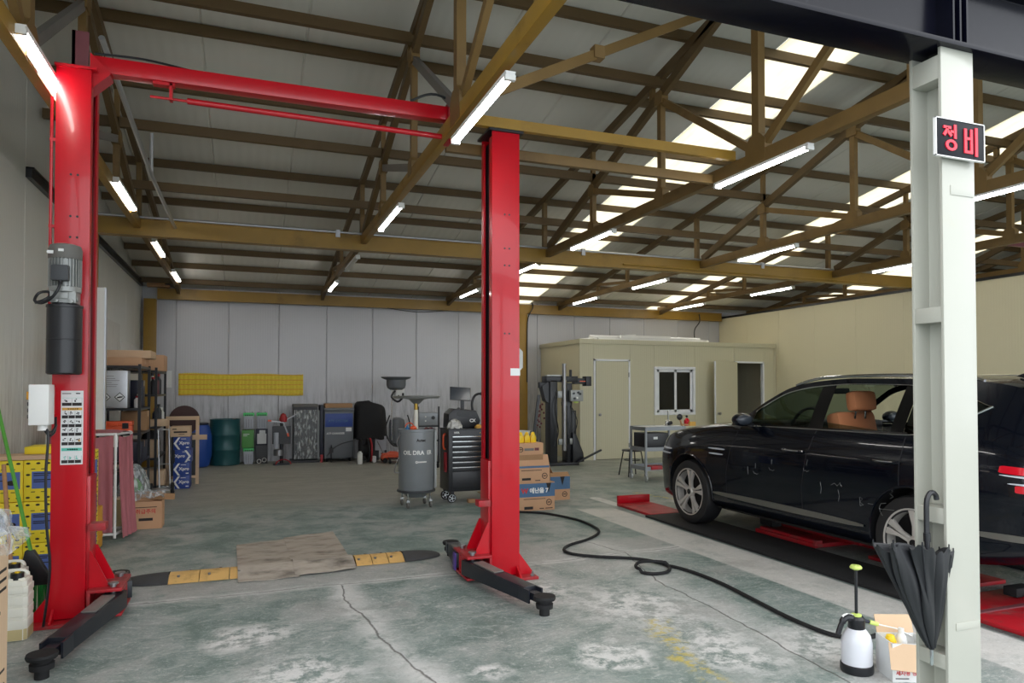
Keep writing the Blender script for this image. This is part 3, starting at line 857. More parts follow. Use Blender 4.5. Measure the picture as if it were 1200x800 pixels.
d = MB().box(.375, 1.178, -.012, .03, .012, 2.145).build('door', mt['cream_y'], off)
k_ = MB().lathe([(.0,-.075),(.028,-.07),(.032,-.05),(.026,-.035),(.012,-.03),(.012,-.012),(.03,-.012),(.03,-.005)][::-1], 14, (.455, 0, .98), 'y').build('door_knob', mt['steel'], d)
for z in (.3, 1.85): MB().cyl((1.185, -.02, z-.05), (1.185, -.02, z+.05), .012, n=8).build('hinge', mt['steel'], d)
MB().box(.36, .376, -.005, .04, .012, 2.145).build('dark_door_gap', mt['black'], off)
doorframe(4.02, 4.88, 2.19, mt['aluframe'])
d2 = MB().box(-.82, 0, -.04, 0, .012, 2.17).build('open_door', mt['cream_y'], off)
d2.location = (4.05, -.03, 0); d2.rotation_euler = (0, 0, math.radians(17))
MB().box(-.83, -.82, -.042, .002, .012, 2.17).build('door_edge', mt['aluframe'], d2)
MB().lathe([(.0,-.075),(.028,-.07),(.032,-.05),(.026,-.035),(.012,-.03),(.012,-.0),(.03,-.0)][::-1], 14, (-.74, -.042, .98), 'y').build('door_knob', mt['steel'], d2)
wf = MB().box(1.84, 2.92, -.03, .05, .95, 1.01).box(1.84, 2.92, -.03, .05, 1.98, 2.04).box(1.84, 1.90, -.03, .05, 1.01, 1.98).box(2.86, 2.92, -.03, .05, 1.01, 1.98).build('window_frame', mt['aluframe'], off, bevel=.003)
for x0, yy in ((1.90, -.02), (2.34, .012)):
    MB().box(x0, x0+.06, yy, yy+.025, 1.01, 1.98).box(x0+.46, x0+.52, yy, yy+.025, 1.01, 1.98).box(x0, x0+.52, yy, yy+.025, 1.01, 1.07).box(x0, x0+.52, yy, yy+.025, 1.92, 1.98).build('sash', mt['aluframe'], wf)
    MB().box(x0+.055, x0+.465, yy+.010, yy+.014, 1.065, 1.925).build('pane', mt['pane'], wf)
# pipes lying on the cabin roof
pipes = [((7.3,14.02,2.655),(10.2,14.00,2.655)),((7.25,14.14,2.655),(10.3,14.10,2.655)),((7.6,14.28,2.655),(9.9,14.24,2.655)),((7.2,14.21,2.72),(10.1,14.17,2.72)),((7.9,14.06,2.725),(9.2,14.05,2.725)),((7.1,14.48,2.655),(8.6,14.60,2.80))]
for i, (a, b) in enumerate(pipes):
    A = Vector(a)
    if i % 2: o = MB().cyl((0,0,0), Vector(b)-A, .032, n=12).build('plastic_pipe', mt['white'])
    else: o = MB().bar((0,0,0), Vector(b)-A, .07, .06).build('plastic_duct', mt['white'])
    o.location = a
    tag(o, ['white square duct at the front edge of the office roof', 'white round pipe lying second on the office roof', 'white square duct further back on the office roof', 'longest white round pipe on top of the heap on the office roof', 'short white duct lying on top at the middle of the office roof', 'white pipe slanting up at the left end of the office roof'][i], 'pipe', 'pipes on the office roof')
# ================================================================== TWO-POST LIFT
def bw(mb, name, mats, parent, root, **k):
    """build from hall coordinates under a root that stands at root.location"""
    l = root.location
    mb.V = [(v[0]-l[0], v[1]-l[1], v[2]-l[2]) for v in mb.V]
    return mb.build(name, mats, parent, **k)

lift = thing('car_lift', 'red two-post car lift with black swing arms and a high crossbeam', 'lift', (0.45, 5.56, 0))
RED, RD, BK = mt['red'], mt['red_dirty'], mt['black']
def lift_post(sx, xo, xi, h):
    """sx=+1: right post (open side to -x). xo outer web, xi inner edge"""
    s = 1 if xo > xi else -1
    y0, y1, t = 5.42, 5.70, .02
    m = MB()
    prof = [(xi,y0),(xo,y0),(xo,y1),(xi,y1),(xi,y1-t),(xo-s*t,y1-t),(xo-s*t,y0+t),(xi,y0+t)]
    m.prism(prof, 'z', .03, h)
    p = bw(m, 'post', RED, lift, lift, bevel=.004)
    # lips of the channel
    bw(MB().box(min(xi, xi+s*.012), max(xi, xi+s*.012), y0+t, y0+.07, .9, h-.04).box(min(xi, xi+s*.012), max(xi, xi+s*.012), y1-.07, y1-t, .9, h-.04), 'channel_lip', RED, p, lift)
    bw(MB().box(min(xi+s*.03, xi+s*.10), max(xi+s*.03, xi+s*.10), y0+.03, y1-.03, .04, h-.05), 'guide_rail', BK, p, lift)
    bw(MB().box(min(xi-s*.018, xi+s*.06), max(xi-s*.018, xi+s*.06), y0+.035, y1-.035, .10, .96), 'carriage', RED, p, lift, bevel=.004)
    bw(MB().box(min(xi-s*.12, xi-s*.018), max(xi-s*.12, xi-s*.018), y0-.03, y0+.075, .60, .65), 'door_guard', mt['red_dirty'], p, lift, bevel=.006)
    # base plate with sloping ribs
    bw(MB().box(min(xi-s*.08, xo+s*.13), max(xi-s*.08, xo+s*.13), y0-.10, y1+.10, 0, .022), 'base_plate', RD, p, lift, bevel=.003)
    rb = MB()
    for yy in (y0+.01, y1-.025):
        pl = [(xo, .022), (xo+s*.12, .022), (xo+s*.12, .04), (xo, .20)]
        bw(MB().prism(pl, 'y', yy, yy+.015), 'base_rib', RED, p, lift)
    pl = [(y0, .022), (y0-.09, .022), (y0-.09, .035), (y0, .10)]
    bw(MB().prism(pl, 'x', min(xo-s*.03, xo-s*.015), max(xo-s*.03, xo-s*.015)), 'base_rib', RED, p, lift)
    for (bx, by) in ((xo+s*.09, y0-.06), (xo+s*.09, y1+.06), (xi-s*.05, y1+.06)):
        bw(MB().cyl((bx, by, .02), (bx, by, .035), .018, n=6).cyl((bx, by, .03), (bx, by, .06), .009, n=8), 'anchor_bolt', mt['steel'], p, lift)
    # bolt holes in the front face
    hb = MB()
    for z in (2.98, 2.70, 2.56, 2.0):
        for dx in (-.02, .02):
            cx = (xi+xo)/2+.01+dx
            hb.cyl((cx, y0+.002, z), (cx, y0-.0015, z), .008, n=8)
    bw(hb, 'bolt_hole', BK, p, lift)
    # saddle that carries the arms
    xs0, xs1 = xi-s*.018, xi-s*.225
    a, b = min(xs0, xs1), max(xs0, xs1)
    sd = MB().box(a, b, y0-.06, y1+.06, .195, .215).box(a, b, y0-.06, y1+.06, .03, .048)
    sd.box(min(xs0, xs0-s*.02), max(xs0, xs0-s*.02), y0-.06, y1+.06, .048, .195)
    sd.box(a, b, y0+.10, y0+.125, .048, .195).box(a, b, y1-.125, y1-.10, .048, .195)
    sad = bw(sd, 'arm_saddle', RD, p, lift, bevel=.003)
    for yy in (y0+.02, y1-.04):
        bw(MB().prism([(xs0, .215), (xs1+s*.09, .215), (xs1+s*.095, .24), (xs0-s*.01, .46), (xs0, .46)], 'y', yy, yy+.014), 'gusset', RED, p, lift)
    for yy in (y0+.0, y1-.0):
        bw(MB().cyl((xs1+s*.06, yy, .03), (xs1+s*.06, yy, .24), .02, n=12).cyl((xs1+s*.06, yy, .235), (xs1+s*.06, yy, .245), .034, n=12), 'pivot_pin', mt['steel'], p, lift)
    return p
PR = lift_post(1, 2.10, 1.86, 3.66)
PL = lift_post(-1, -1.208, -1.002, 3.70)

def arm(p, a, b, pad_h=.06, tip=.16):
    """telescopic arm from the pivot a to the pad centre b (x, y)"""
    A = Vector((a[0], a[1], .122)); B = Vector((b[0], b[1], .105)); d = (B-A).normalized()
    E = B-d*.17; Mid = A+d*((B-A).length*.30)
    m = MB().bar(A-d*.04, E, .125, .118, w2=.105, h2=.10)
    o = bw(m, 'swing_arm', mt['armblack'], p, lift, bevel=.006)
    q = MB().bar(Mid-d*.18+Vector((0,0,.066)), Mid+d*.12+Vector((0,0,.058)), .085, .012)
    bw(q, 'arm_top_plate', mt['greysteel'], p, lift, bevel=.003)
    q = MB().bar(E-d*.03, B, .07, .05)
    sdir = Vector((-d.y, d.x, 0))
    for k in (-1, 1):
        q.bar(E-d*.06+sdir*k*.055, E+d*.07+sdir*k*.055, .012, .09)
    bw(q, 'arm_extension', mt['armblack'], p, lift)
    q = MB().lathe([(.035,-.105),(.035,-.06),(.058,-.055),(.060,-.025),(.048,-.02),(.048,-.005),(.072,.0),(.078,.015),(.074,.028),(.0,.03)], 20, (B.x, B.y, .105))
    bw(q, 'lift_pad', mt['blackmatte'], p, lift)
    return o
arm(PR, (1.68, 5.42), (1.915, 4.47))
arm(PR, (1.68, 5.70), (1.78, 6.36))
arm(PL, (-.825, 5.42), (-1.02, 4.45))
arm(PL, (-.825, 5.70), (-.92, 6.20))
bw(MB().box(1.612, 1.625, 5.64, 5.70, .05, .19), 'tape_wrap', mt['violet'], PR, lift)
# head pieces
bw(MB().box(1.83, 2.13, 5.40, 5.72, 3.66, 3.68), 'cap_plate', BK, PR, lift)
bw(MB().box(-1.215, -.97, 5.40, 5.72, 3.70, 3.716), 'cap_plate', RED, PL, lift)
bw(MB().box(-1.13, -1.03, 5.47, 5.49, 3.72, 3.98).box(-1.13, -1.11, 5.47, 5.62, 3.72, 3.98), 'head_bracket', mt['maroon'], PL, lift)
# crossbeam
cb = bw(MB().box(-1.0, 1.52, 5.48, 5.58, 3.72, 3.83), 'crossbeam', RED, lift, lift, bevel=.004)
bw(MB().prism([(-1.02, 3.58), (-.90, 3.70), (-.90, 3.72), (-1.02, 3.84)], 'y', 5.46, 5.60), 'end_bracket', RED, cb, lift)
bw(MB().box(1.50, 1.54, 5.45, 5.61, 3.55, 3.86), 'end_plate', RD, cb, lift)
bw(MB().box(-.535, -.515, 5.50, 5.56, 3.60, 3.72).box(-.64, -.50, 5.50, 5.56, 3.70, 3.72), 'rod_bracket', RED, cb, lift)
bw(MB().cyl((-.66, 5.53, 3.615), (-.42, 5.53, 3.615), .010, n=8).cyl((-.42, 5.53, 3.615), (1.50, 5.53, 3.595), .022, n=12), 'trip_bar', RED, cb, lift)
bw(MB().tube(smooth_path([(-1.0, 5.5, 3.85), (-.7, 5.55, 3.88), (-.4, 5.53, 3.84)], 6), .008, 6), 'hydraulic_hose', BK, cb, lift)
bw(MB().tube(smooth_path([(1.2, 5.5, 3.84), (1.4, 5.45, 3.90), (1.75, 5.5, 3.80), (1.95, 5.5, 3.72)], 6), .010, 6), 'hydraulic_hose', BK, cb, lift)

# power unit
MX, MY = -1.115, 5.30
fins = [(.078, 2.20), (.082, 2.22)]
mo = MB()
mo.cyl((MX, MY, 2.20), (MX, MY, 2.40), .082, n=24)
for i in range(28):
    a = 2*PI*i/28
    c, s_ = math.cos(a), math.sin(a)
    mo.bar((MX+.086*c, MY+.086*s_, 2.205), (MX+.086*c, MY+.086*s_, 2.395), .006, .016, up=(c, s_, 0))
mo.lathe([(.088,2.17),(.092,2.175),(.092,2.205),(.085,2.21)], 24, (MX, MY, 0))
mot = bw(mo, 'motor', mt['motorgrey'], PL, lift)
bw(MB().lathe([(.094,2.385),(.096,2.39),(.096,2.45),(.088,2.475),(.06,2.485),(0,2.487)], 28, (MX, MY, 0)), 'motor_cowl', mt['motorcap'], PL, lift)
bw(MB().box(MX-.055, MX+.045, MY-.135, MY-.08, 2.235, 2.335), 'terminal_box', mt['dkgrey'], PL, lift, bevel=.010)
bw(MB().box(MX-.02, MX+.01, MY-.0985, MY-.094, 2.425, 2.442).box(MX-.085, MX-.05, MY-.085, MY-.078, 2.41, 2.43), 'type_plate', mt['white'], PL, lift)
bw(MB().box(MX-.07, MX+.075, MY-.07, MY+.07, 2.10, 2.175).cyl((MX-.09, MY-.02, 2.13), (MX+.08, MY-.02, 2.13), .02, n=10).box(MX-.02, MX+.035, MY-.085, MY-.065, 2.125, 2.165).cyl((MX+.05, MY-.09, 2.11), (MX+.05, MY-.05, 2.11), .016, n=8).cyl((MX-.03, MY-.09, 2.11), (MX-.03, MY-.05, 2.11), .012, n=8), 'pump_block', mt['motorgrey'], PL, lift, bevel=.003)
bw(MB().lathe([(.0,1.64),(.09,1.64),(.10,1.65),(.10,1.86),(.1015,1.862),(.1015,1.868),(.10,1.87),(.10,2.07),(.104,2.072),(.104,2.088),(.07,2.095),(.07,2.105)], 28, (MX, MY, 0)), 'oil_tank', BK, PL, lift)
bw(MB().box(MX-.05, MX+.05, MY+.08, 5.42, 2.12, 2.16).box(MX-.05, MX+.05, MY+.09, 5.42, 1.80, 1.86), 'mount_bracket', RED, PL, lift)
bw(MB().tube(smooth_path([(MX-.005, MY-.11, 2.235), (MX-.01, MY-.13, 2.18), (MX-.05, MY-.12, 2.12), (MX-.11, MY-.09, 2.09), (MX-.155, MY-.05, 2.11), (MX-.14, MY-.02, 2.16), (MX-.09, MY-.03, 2.17), (MX-.07, MY-.06, 2.14), (MX-.10, MY-.08, 2.11), (MX-.15, MY-.05, 2.095)], 7), .009, 8).cyl((MX-.005, MY-.108, 2.21), (MX-.005, MY-.108, 2.24), .014, n=10), 'power_cable', BK, PL, lift)
# control box
bw(MB().box(-1.275, -1.165, 5.16, 5.30, 1.32, 1.575), 'control_box', mt['white'], PL, lift, bevel=.006)
bw(MB().box(-1.225, -1.185, 5.30, 5.50, 1.38, 1.56), 'control_bracket', RED, PL, lift)
bw(MB().box(-1.295, -1.274, 5.20, 5.26, 1.48, 1.53), 'yellow_button', mt['amber'], PL, lift)
for z in (1.36, 1.40, 1.44): bw(MB().box(-1.29, -1.274, 5.20, 5.24, z, z+.025), 'black_button', BK, PL, lift)
bw(MB().cyl((-1.21, 5.22, 1.32), (-1.21, 5.22, 1.285), .03, n=12), 'cable_gland', mt['white'], PL, lift)
bw(MB().tube(smooth_path([(-1.20, 5.22, 1.30), (-1.175, 5.20, 1.25), (-1.185, 5.20, 1.0), (-1.18, 5.21, .7), (-1.165, 5.24, .4), (-1.21, 5.30, .03)], 8), .008, 8).tube(smooth_path([(-1.20,5.22,1.29),(-1.175,5.24,1.25),(-1.165,5.32,1.28),(-1.175,5.38,1.36)], 6), .008, 8).tube(smooth_path([(-1.21,5.23,1.29),(-1.17,5.25,1.27),(-1.165,5.35,1.31)], 6), .008, 8), 'cable', BK, PL, lift)
bw(MB().tube([(-1.235, 5.45, 3.5), (-1.235, 5.45, 2.6), (-1.235, 5.45, 1.8)], .010, 8).box(-1.245, -1.21, 5.44, 5.47, 3.2, 3.22).box(-1.245, -1.21, 5.44, 5.47, 2.62, 2.64), 'hydraulic_line', RED, PL, lift)
# instruction sticker: print in flat layers
yf = 5.42
sx0, sx1, sz0, sz1 = -1.155, -1.025, 1.045, 1.535
st = MB()
st.m(0).box(sx0, sx1, yf-.0015, yf, sz0, sz1)
def sq(i, u0, u1, v0, v1):
    st.m(i).box(sx0+(sx1-sx0)*u0, sx0+(sx1-sx0)*u1, yf-.0022, yf-.0014, sz0+(sz1-sz0)*v0, sz0+(sz1-sz0)*v1)
for (v, n_) in ((.795, 2), (.625, 3), (.505, 3), (.39, 3), (.262, 3), (.02, 3)):
    for j in range(n_):
        w_ = .90/n_
        sq(1, .05+j*w_, .05+(j+1)*w_-.03, v, v+.042)
        cx = .05+j*w_+w_*.42; cy = v+.075
        for q in range(4):
            dx, dy = rnd.uniform(-.07,.07), rnd.uniform(-.02,.022)
            sq(3 if v < .1 else 1, cx+dx-.03, cx+dx+.03, cy+dy-.006, cy+dy+.006)
        sq(4, .05+(j+1)*w_-.022, .05+(j+1)*w_-.012, v, v+.1)
sq(2, .05, .95, .735, .77); sq(3, .05, .95, .185, .225)
for u in (.30, .40, .5, .6, .7): sq(1, u, u+.07, .745, .76); sq(1, u, u+.07, .195, .215)
sq(4, .05, .45, .955, .968); sq(1, .66, .85, .955, .970); sq(3, .05, .95, .90, .903); sq(5, .78, .88, .31, .335)
bw(st, 'instruction_sticker', [mt['paper'], mt['ink'], mt['inkochre'], mt['inkteal'], mt['greysteel'], mt['inkochre']], PL, lift)
bw(MB().box(2.02, 2.105, 5.4185, 5.42, 1.655, 1.715), 'label', mt['paper'], PR, lift)

# ================================================================== SPEED BUMPS, CARDBOARD MATS
def bump_prof(w, h, n=10):
    return [(-w/2+w*i/n, h*math.sin(PI*i/n)**.8 if 0 < i < n else 0.004) for i in range(n+1)]
def speed_bump(label, x0, x1, cap_left, ys, segs):
    r = thing('speed_bump', label, 'speed bump', (x0, ys, 0), 0, 'rubber speed bumps')
    w, h = .34, .055
    L = x1-x0
    for i in range(segs):
        a = L*i/segs+.003; b = L*(i+1)/segs-.003
        pr = bump_prof(w, h)
        MB().prism(pr, 'x', a, b).build('yellow_segment', mt['bumpyellow'], r, angle=50)
        cx = (a+b)/2
        for yy in (-.09, .08):
            MB().cyl((cx+(.04 if yy > 0 else -.04), yy, .03), (cx+(.04 if yy > 0 else -.04), yy, h*.93), .011, n=10).build('bolt', mt['steel'], r)
    s = -1 if cap_left else 1
    x_ = 0 if cap_left else L
    def f(u, v):
        t = v*PI/2
        yy = -w/2+w*u
        e = math.sqrt(max(0, 1-(2*u-1)**2))
        x = x_ + s*.36*math.sin(t)*e + s*.001
        hh = h*math.sin(PI*u)**.8*(math.cos(t)**.8 if v < 1 else 0)+.004
        return (x, yy, hh)
    mb = MB().grid(f, 16, 8)
    mb.build('end_cap', mt['bumpblack'], r, angle=60)
    for q in ((.12, .05), (.22, -.04)):
        MB().cyl((x_+s*q[0], q[1], .02), (x_+s*q[0], q[1], .048 if q[0] < .2 else .034), .011, n=10).build('bolt', mt['steel'], r)
    return r
b1 = speed_bump('yellow rubber speed bump with a black left end beside the cardboard', -.58, .10, True, 6.36, 3)
b2 = speed_bump('yellow rubber speed bump with a black right end between cardboard and right red post', .90, 1.33, False, 6.42, 3)
MB().box(-.10, -.0, -.16, .16, 0, .012).build('worn_edge', mt['bumpblack'], b2)

def mat_sheet(nm, label, quad, z0, crease):
    o = None
    c = [Vector((q[0], q[1], 0)) for q in quad]
    def top(u, v):
        p = c[0]*(1-u)*(1-v)+c[1]*u*(1-v)+c[2]*u*v+c[3]*(1-u)*v
        # drapes over the speed bump below it
        yb = 6.38; d = abs(p.y-yb)/.17
        zz = .056*math.exp(-(d*1.05)**2.2) if crease else .0
        return Vector((p.x, p.y, z0+zz+.004*math.sin(u*9+v*4)*math.sin(v*6+1)+.004))
    n1, n2 = 16, 22
    mb = MB().grid(lambda u, v: top(u, v)+Vector((0,0,.005)), n1, n2)
    mb.grid(lambda u, v: top(u, v), n1, n2)
    k = (n1+1)*(n2+1)
    edge = [i for i in range(n1)]
    def idx(i, j): return j*(n1+1)+i
    for i in range(n1):
        mb.F.append((idx(i,0), idx(i+1,0), k+idx(i+1,0), k+idx(i,0))); mb.I.append(0)
        mb.F.append((idx(i,n2), idx(i+1,n2), k+idx(i+1,n2), k+idx(i,n2))); mb.I.append(0)
    for j in range(n2):
        mb.F.append((idx(0,j), idx(0,j+1), k+idx(0,j+1), k+idx(0,j))); mb.I.append(0)
        mb.F.append((idx(n1,j), idx(n1,j+1), k+idx(n1,j+1), k+idx(n1,j))); mb.I.append(0)
    cx = sum(q[0] for q in quad)/4; cy = sum(q[1] for q in quad)/4
    mb.V = [(v[0]-cx, v[1]-cy, v[2]) for v in mb.V]
    o = mb.build(nm, mt['mat_card'], None, angle=60); o.location = (cx, cy, 0)
    tag(o, label, 'cardboard', 'cardboard sheets on the floor')
mat_sheet('cardboard_sheet', 'flattened dirty cardboard sheet on the floor, the left one of the pair', [(-.06, 6.05), (.41, 6.06), (.40, 7.62), (-.09, 7.50)], 0.0, True)
mat_sheet('cardboard_sheet', 'flattened dirty cardboard sheet on the floor, the right one, overlapping its neighbour', [(.38, 6.08), (.885, 6.14), (.87, 7.80), (.36, 7.66)], 0.007, True)

# ================================================================== HOSE
hp = [(2.9,8.3),(3.154,8.222),(3.445,7.986),(3.617,7.504),(3.618,7.07),(3.53,6.758),(3.274,6.492),(2.978,6.312),(2.831,6.135),(2.841,5.949),(3.002,5.783),(3.281,5.60),(3.40,5.42),(3.41,5.24),(3.30,5.10),(3.15,5.09),(3.08,5.22),(3.20,5.37),(3.37,5.335),(3.48,5.13),(3.51,4.7),(3.46,4.234),(3.41,3.826),(3.41,3.526),(3.46,3.396),(3.60,3.33),(3.87,3.399),(4.12,3.50),(4.32,3.60),(4.44,3.72)]
pts = smooth_path([(p[0], p[1], .016) for p in hp], 7)
pts = [Vector((p.x, p.y, .016 + (.026 if 110 <= i <= 128 else 0))) for i, p in enumerate(pts)]
o = MB().tube([p-Vector((2.9,8.3,0)) for p in pts], .014, 8).build('air_hose', mt['blackmatte']); o.location = (2.9, 8.3, 0)
tag(o, 'black rubber air hose snaking across the concrete with one loop', 'hose')

# ================================================================== FOREGROUND AT THE COLUMN
# sign
r = thing('wall_sign', 'black sign with red Korean letters fixed to the cream column', 'sign', (2.768, 2.075, 2.583)); r.scale = (.97, 1, .88)
MB().box(-.155, .155, -.006, .006, -.098, .098).build('sign_board', mt['signblack'], r, bevel=.001)
MB().box(-.160,.160,-.008,.005,.096,.101).box(-.160,.160,-.008,.005,-.101,-.096).box(-.160,-.155,-.008,.005,-.1,.1).box(.155,.160,-.008,.005,-.1,.1).build('sign_edge', mt['white'], r)
def strokes(cx, lst, name):
    m = MB()
    for (x0, z0, x1, z1) in lst: m.box(cx+x0, cx+x1, -.0105, -.0055, z0, z1)
    return m
T_ = .013
l1 = strokes(-.068, [(-.045,.046,.004,.060)], '')
l1.bar((-.068-.017,-.008,.05), (-.068-.042,-.008,.010), .005, .016).bar((-.068-.020,-.008,.035), (-.068+.006,-.008,.010), .005, .016)
l1.box(-.068+.000, -.068+.024, -.0105, -.0055, .026, .040).box(-.068+.022, -.068+.038, -.0105, -.0055, -.002, .072)
for i in range(14):
    a0, a1 = 2*PI*i/14, 2*PI*(i+1)/14
    c_ = (-.068+.004, -.038); R1, R0 = .037, .020
    P4 = [(c_[0]+R*math.cos(a)*1.0, c_[1]+R*math.sin(a)*.80) for R, a in ((R1,a0),(R1,a1),(R0,a1),(R0,a0))]
    l1.prism(P4, 'y', -.0105, -.0055)
l1.build('letter', mt['signred'], r)
l2 = strokes(.066, [(-.045,-.068,-.029,.062),(-.006,-.068,.010,.062),(-.03,.004,-.005,.018),(-.03,-.068,-.005,-.053),(.026,-.078,.043,.074)], '')
l2.build('letter', mt['signred'], r)
for ch_ in r.children: ch_.scale = (.92, 1, .90)
text(r, 'small_print', '정비 CENTER', .001, mt['signred'], (0,0,0), RF) if False else None
MB().box(-.05, .05, .006, .022, -.05, .05).build('sign_bracket', mt['steel'], r)

# umbrella hung by its crook over the lower stiffener plate, tip down
ur = thing('umbrella', 'closed black umbrella hanging tip down from the cream column', 'umbrella', (2.63, 2.135, .42))
ux, uy = 0, 0
crook = [(0.0,0,.56),(0.0,0,.64),(.004,0,.672),(.018,0,.694),(.036,0,.698),(.053,0,.686),(.058,0,.668)]
MB().tube(smooth_path([(-.005,-.005,.44)]+crook, 6), .0105, 10).build('handle', mt['black'], ur)
MB().cyl((-.004,-.004,.50), (-.004,-.004,.535), .014, n=12).build('collar', mt['black'], ur)
MB().cyl((.02,.0,.0), (.0,-.003,.47), .006, n=8).build('shaft', mt['steel'], ur)
MB().lathe([(.004,-.01),(.007,-.005),(.007,.06),(.012,.075)], 12, (.02, 0, 0)).build('tip', mt['chrome'], ur)
# canopy: 8 loose gores, pleated
def canopy(u, v):
    a = 2*PI*u
    ph = abs(math.sin(4*a))                        # 1 at the ribs, 0 in the sagging folds
    vv = min(v, 1.0)
    w_ = vv**.8
    sx_ = (.215 if math.cos(a) < 0 else .135)*w_+.010
    sy_ = .075*w_+.009
    rr = .70+.30*ph**.6+.03*math.sin(24*a+6*v)*w_
    top = .445+.030*ph-.035*math.cos(a-.5)
    z = .055+vv*(top-.055)+.010*math.sin(24*a)*w_**3
    x = .02*(1-vv)+sx_*math.cos(a)*rr-.028*vv
    y = sy_*math.sin(a)*rr+.010*math.sin(5*a+7*v)*vv
    x += .010*math.sin(4*a+6*v)*vv
    if v > 1:                                      # hem turned in towards the shaft
        t = (v-1)/.25
        x, y, z = x*(1-.85*t)+.001*t, y*(1-.85*t), z-.05*t+.012*math.sin(PI*t)
    return (x, y, z)
cm = MB().grid(lambda u, v: canopy(u, v*1.25), 144, 20, closeu=True)
cm.build('canopy', mt['umbrella'], ur, angle=24, fix=True)
for i in range(8):
    a = 2*PI*i/8+PI/8
    p0 = Vector(canopy((i+.5)/8, 1)); p1 = Vector(canopy((i+.5)/8, .02))
    MB().tube([p0+Vector((0,0,.02)), p0, p1], .003, 5).build('rib', mt['black'], ur)

# pressure sprayer
sr = thing('pressure_sprayer', 'white pump sprayer bottle with black base standing beside the small box', 'sprayer', (3.14, 2.985, 0)); sr.scale = (.9, .9, .96)
MB().lathe([(.0,.001),(.090,.001),(.094,.01),(.094,.045),(.088,.05)], 24).build('base', mt['black'], sr)
MB().lathe([(.086,.045),(.088,.06),(.088,.17),(.078,.21),(.055,.24),(.042,.25)], 28).build('bottle', mt['spray_body'], sr)
MB().lathe([(.047,.245),(.049,.25),(.049,.30),(.038,.315),(.0,.316)], 20).build('pump_collar', mt['black'], sr)
MB().lathe([(.03,.31),(.03,.325),(.014,.33),(.0,.331)], 16).build('collar_top', mt['lime'], sr)
MB().tube(smooth_path([(-.02,0,.30),(-.07,.01,.31),(-.10,.015,.28),(-.125,.02,.22)], 6), [.022]*6+[.020]*6+[.016]*7, 10).build('grip', mt['black'], sr)
MB().tube(smooth_path([(-.03,0,.318),(-.07,.01,.325),(-.095,.015,.315)], 5), .009, 8).build('trigger', mt['white'], sr)
MB().cyl((0,0,.32), (0,0,.58), .0095, n=12).build('pump_rod', mt['black'], sr)
MB().lathe([(.012,.575),(.034,.585),(.036,.592),(.028,.602),(.0,.604)], 18).build('pump_knob', mt['lime'], sr)
MB().cyl((.04,0,.285), (.085,-.02,.277), .012, .009, 10).build('nozzle_tube', mt['navy'], sr)
MB().cyl((.083,-.02,.277), (.135,-.035,.262), .013, .011, 10).build('nozzle', mt['lime'], sr)
MB().tube([(.135,-.035,.262),(.25,-.07,.235),(.34,-.10,.19)], .004, 6).build('lance', mt['white'], sr)

# open white box with things in it
br = thing('open_box', 'small white printed carton with open flaps against the cream column foot', 'box', (3.335, 2.855, 0), math.radians(-22))
bx = MB().box(-.105,.105,-.09,-.085,0,.20).box(-.105,.105,.085,.09,0,.20).box(-.105,-.10,-.085,.085,0,.20).box(.10,.105,-.085,.085,0,.20).box(-.10,.10,-.085,.085,0.001,.006)
bx.build('box_walls', mt['paper'], br)
MB().bar((-.02,-.098,.20), (-.045,-.175,.085), .20, .004, up=(0,0,1)).build('front_flap', mt['card_lt'], br)
MB().bar((0,.09,.20), (.0,.12,.29), .20, .004, up=(0,0,1)).build('rear_flap', mt['card_lt'], br)
MB().bar((.105,0,.20), (.14,0,.12), .17, .004, up=(0,0,1)).build('side_flap', mt['card_lt'], br)
MB().box(.02,.09,-.0908,-.0895,.05,.058).box(.03,.09,-.0908,-.0895,.07,.077).box(-.09,-.02,-.0908,-.0895,.015,.02).build('print', mt['ink'], br)
text(br, 'lettering', '세차용 장갑', .028, mt['inkred'], (-.02, -.0908, .045), RF, .0004)
o = MB().lathe([(.0,0),(.028,.001),(.03,.005),(.03,.12),(.024,.14),(.015,.15),(.015,.17),(.0,.171)], 16).build('small_bottle', mt['white'])
o.location = (3.352, 2.885, .008); o.scale = (1, 1, 1.38); tag(o, 'white bottle standing inside the open white carton', 'bottle')
o = MB().lathe([(.0,0),(.03,.001),(.032,.005),(.032,.11),(.02,.135),(.0,.14)], 16).build('small_bottle', mt['yellow_plastic'])
o.location = (3.235, 2.97, .12); tag(o, 'yellow bottle just behind the sprayer nozzle in the white carton', 'bottle'); o.location = (3.283, 2.893, .008); o.scale = (1, 1, 1.5)
# ================================================================== LEFT SIDE CLUTTER
def shell(m, w, d, h, t=.006, z0=0):
    m.box(-w/2,w/2,-d/2,-d/2+t,z0,h).box(-w/2,w/2,d/2-t,d/2,z0,h).box(-w/2,-w/2+t,-d/2+t,d/2-t,z0,h).box(w/2-t,w/2,-d/2+t,d/2-t,z0,h).box(-w/2+t,w/2-t,-d/2+t,d/2-t,z0,z0+t)
    return m

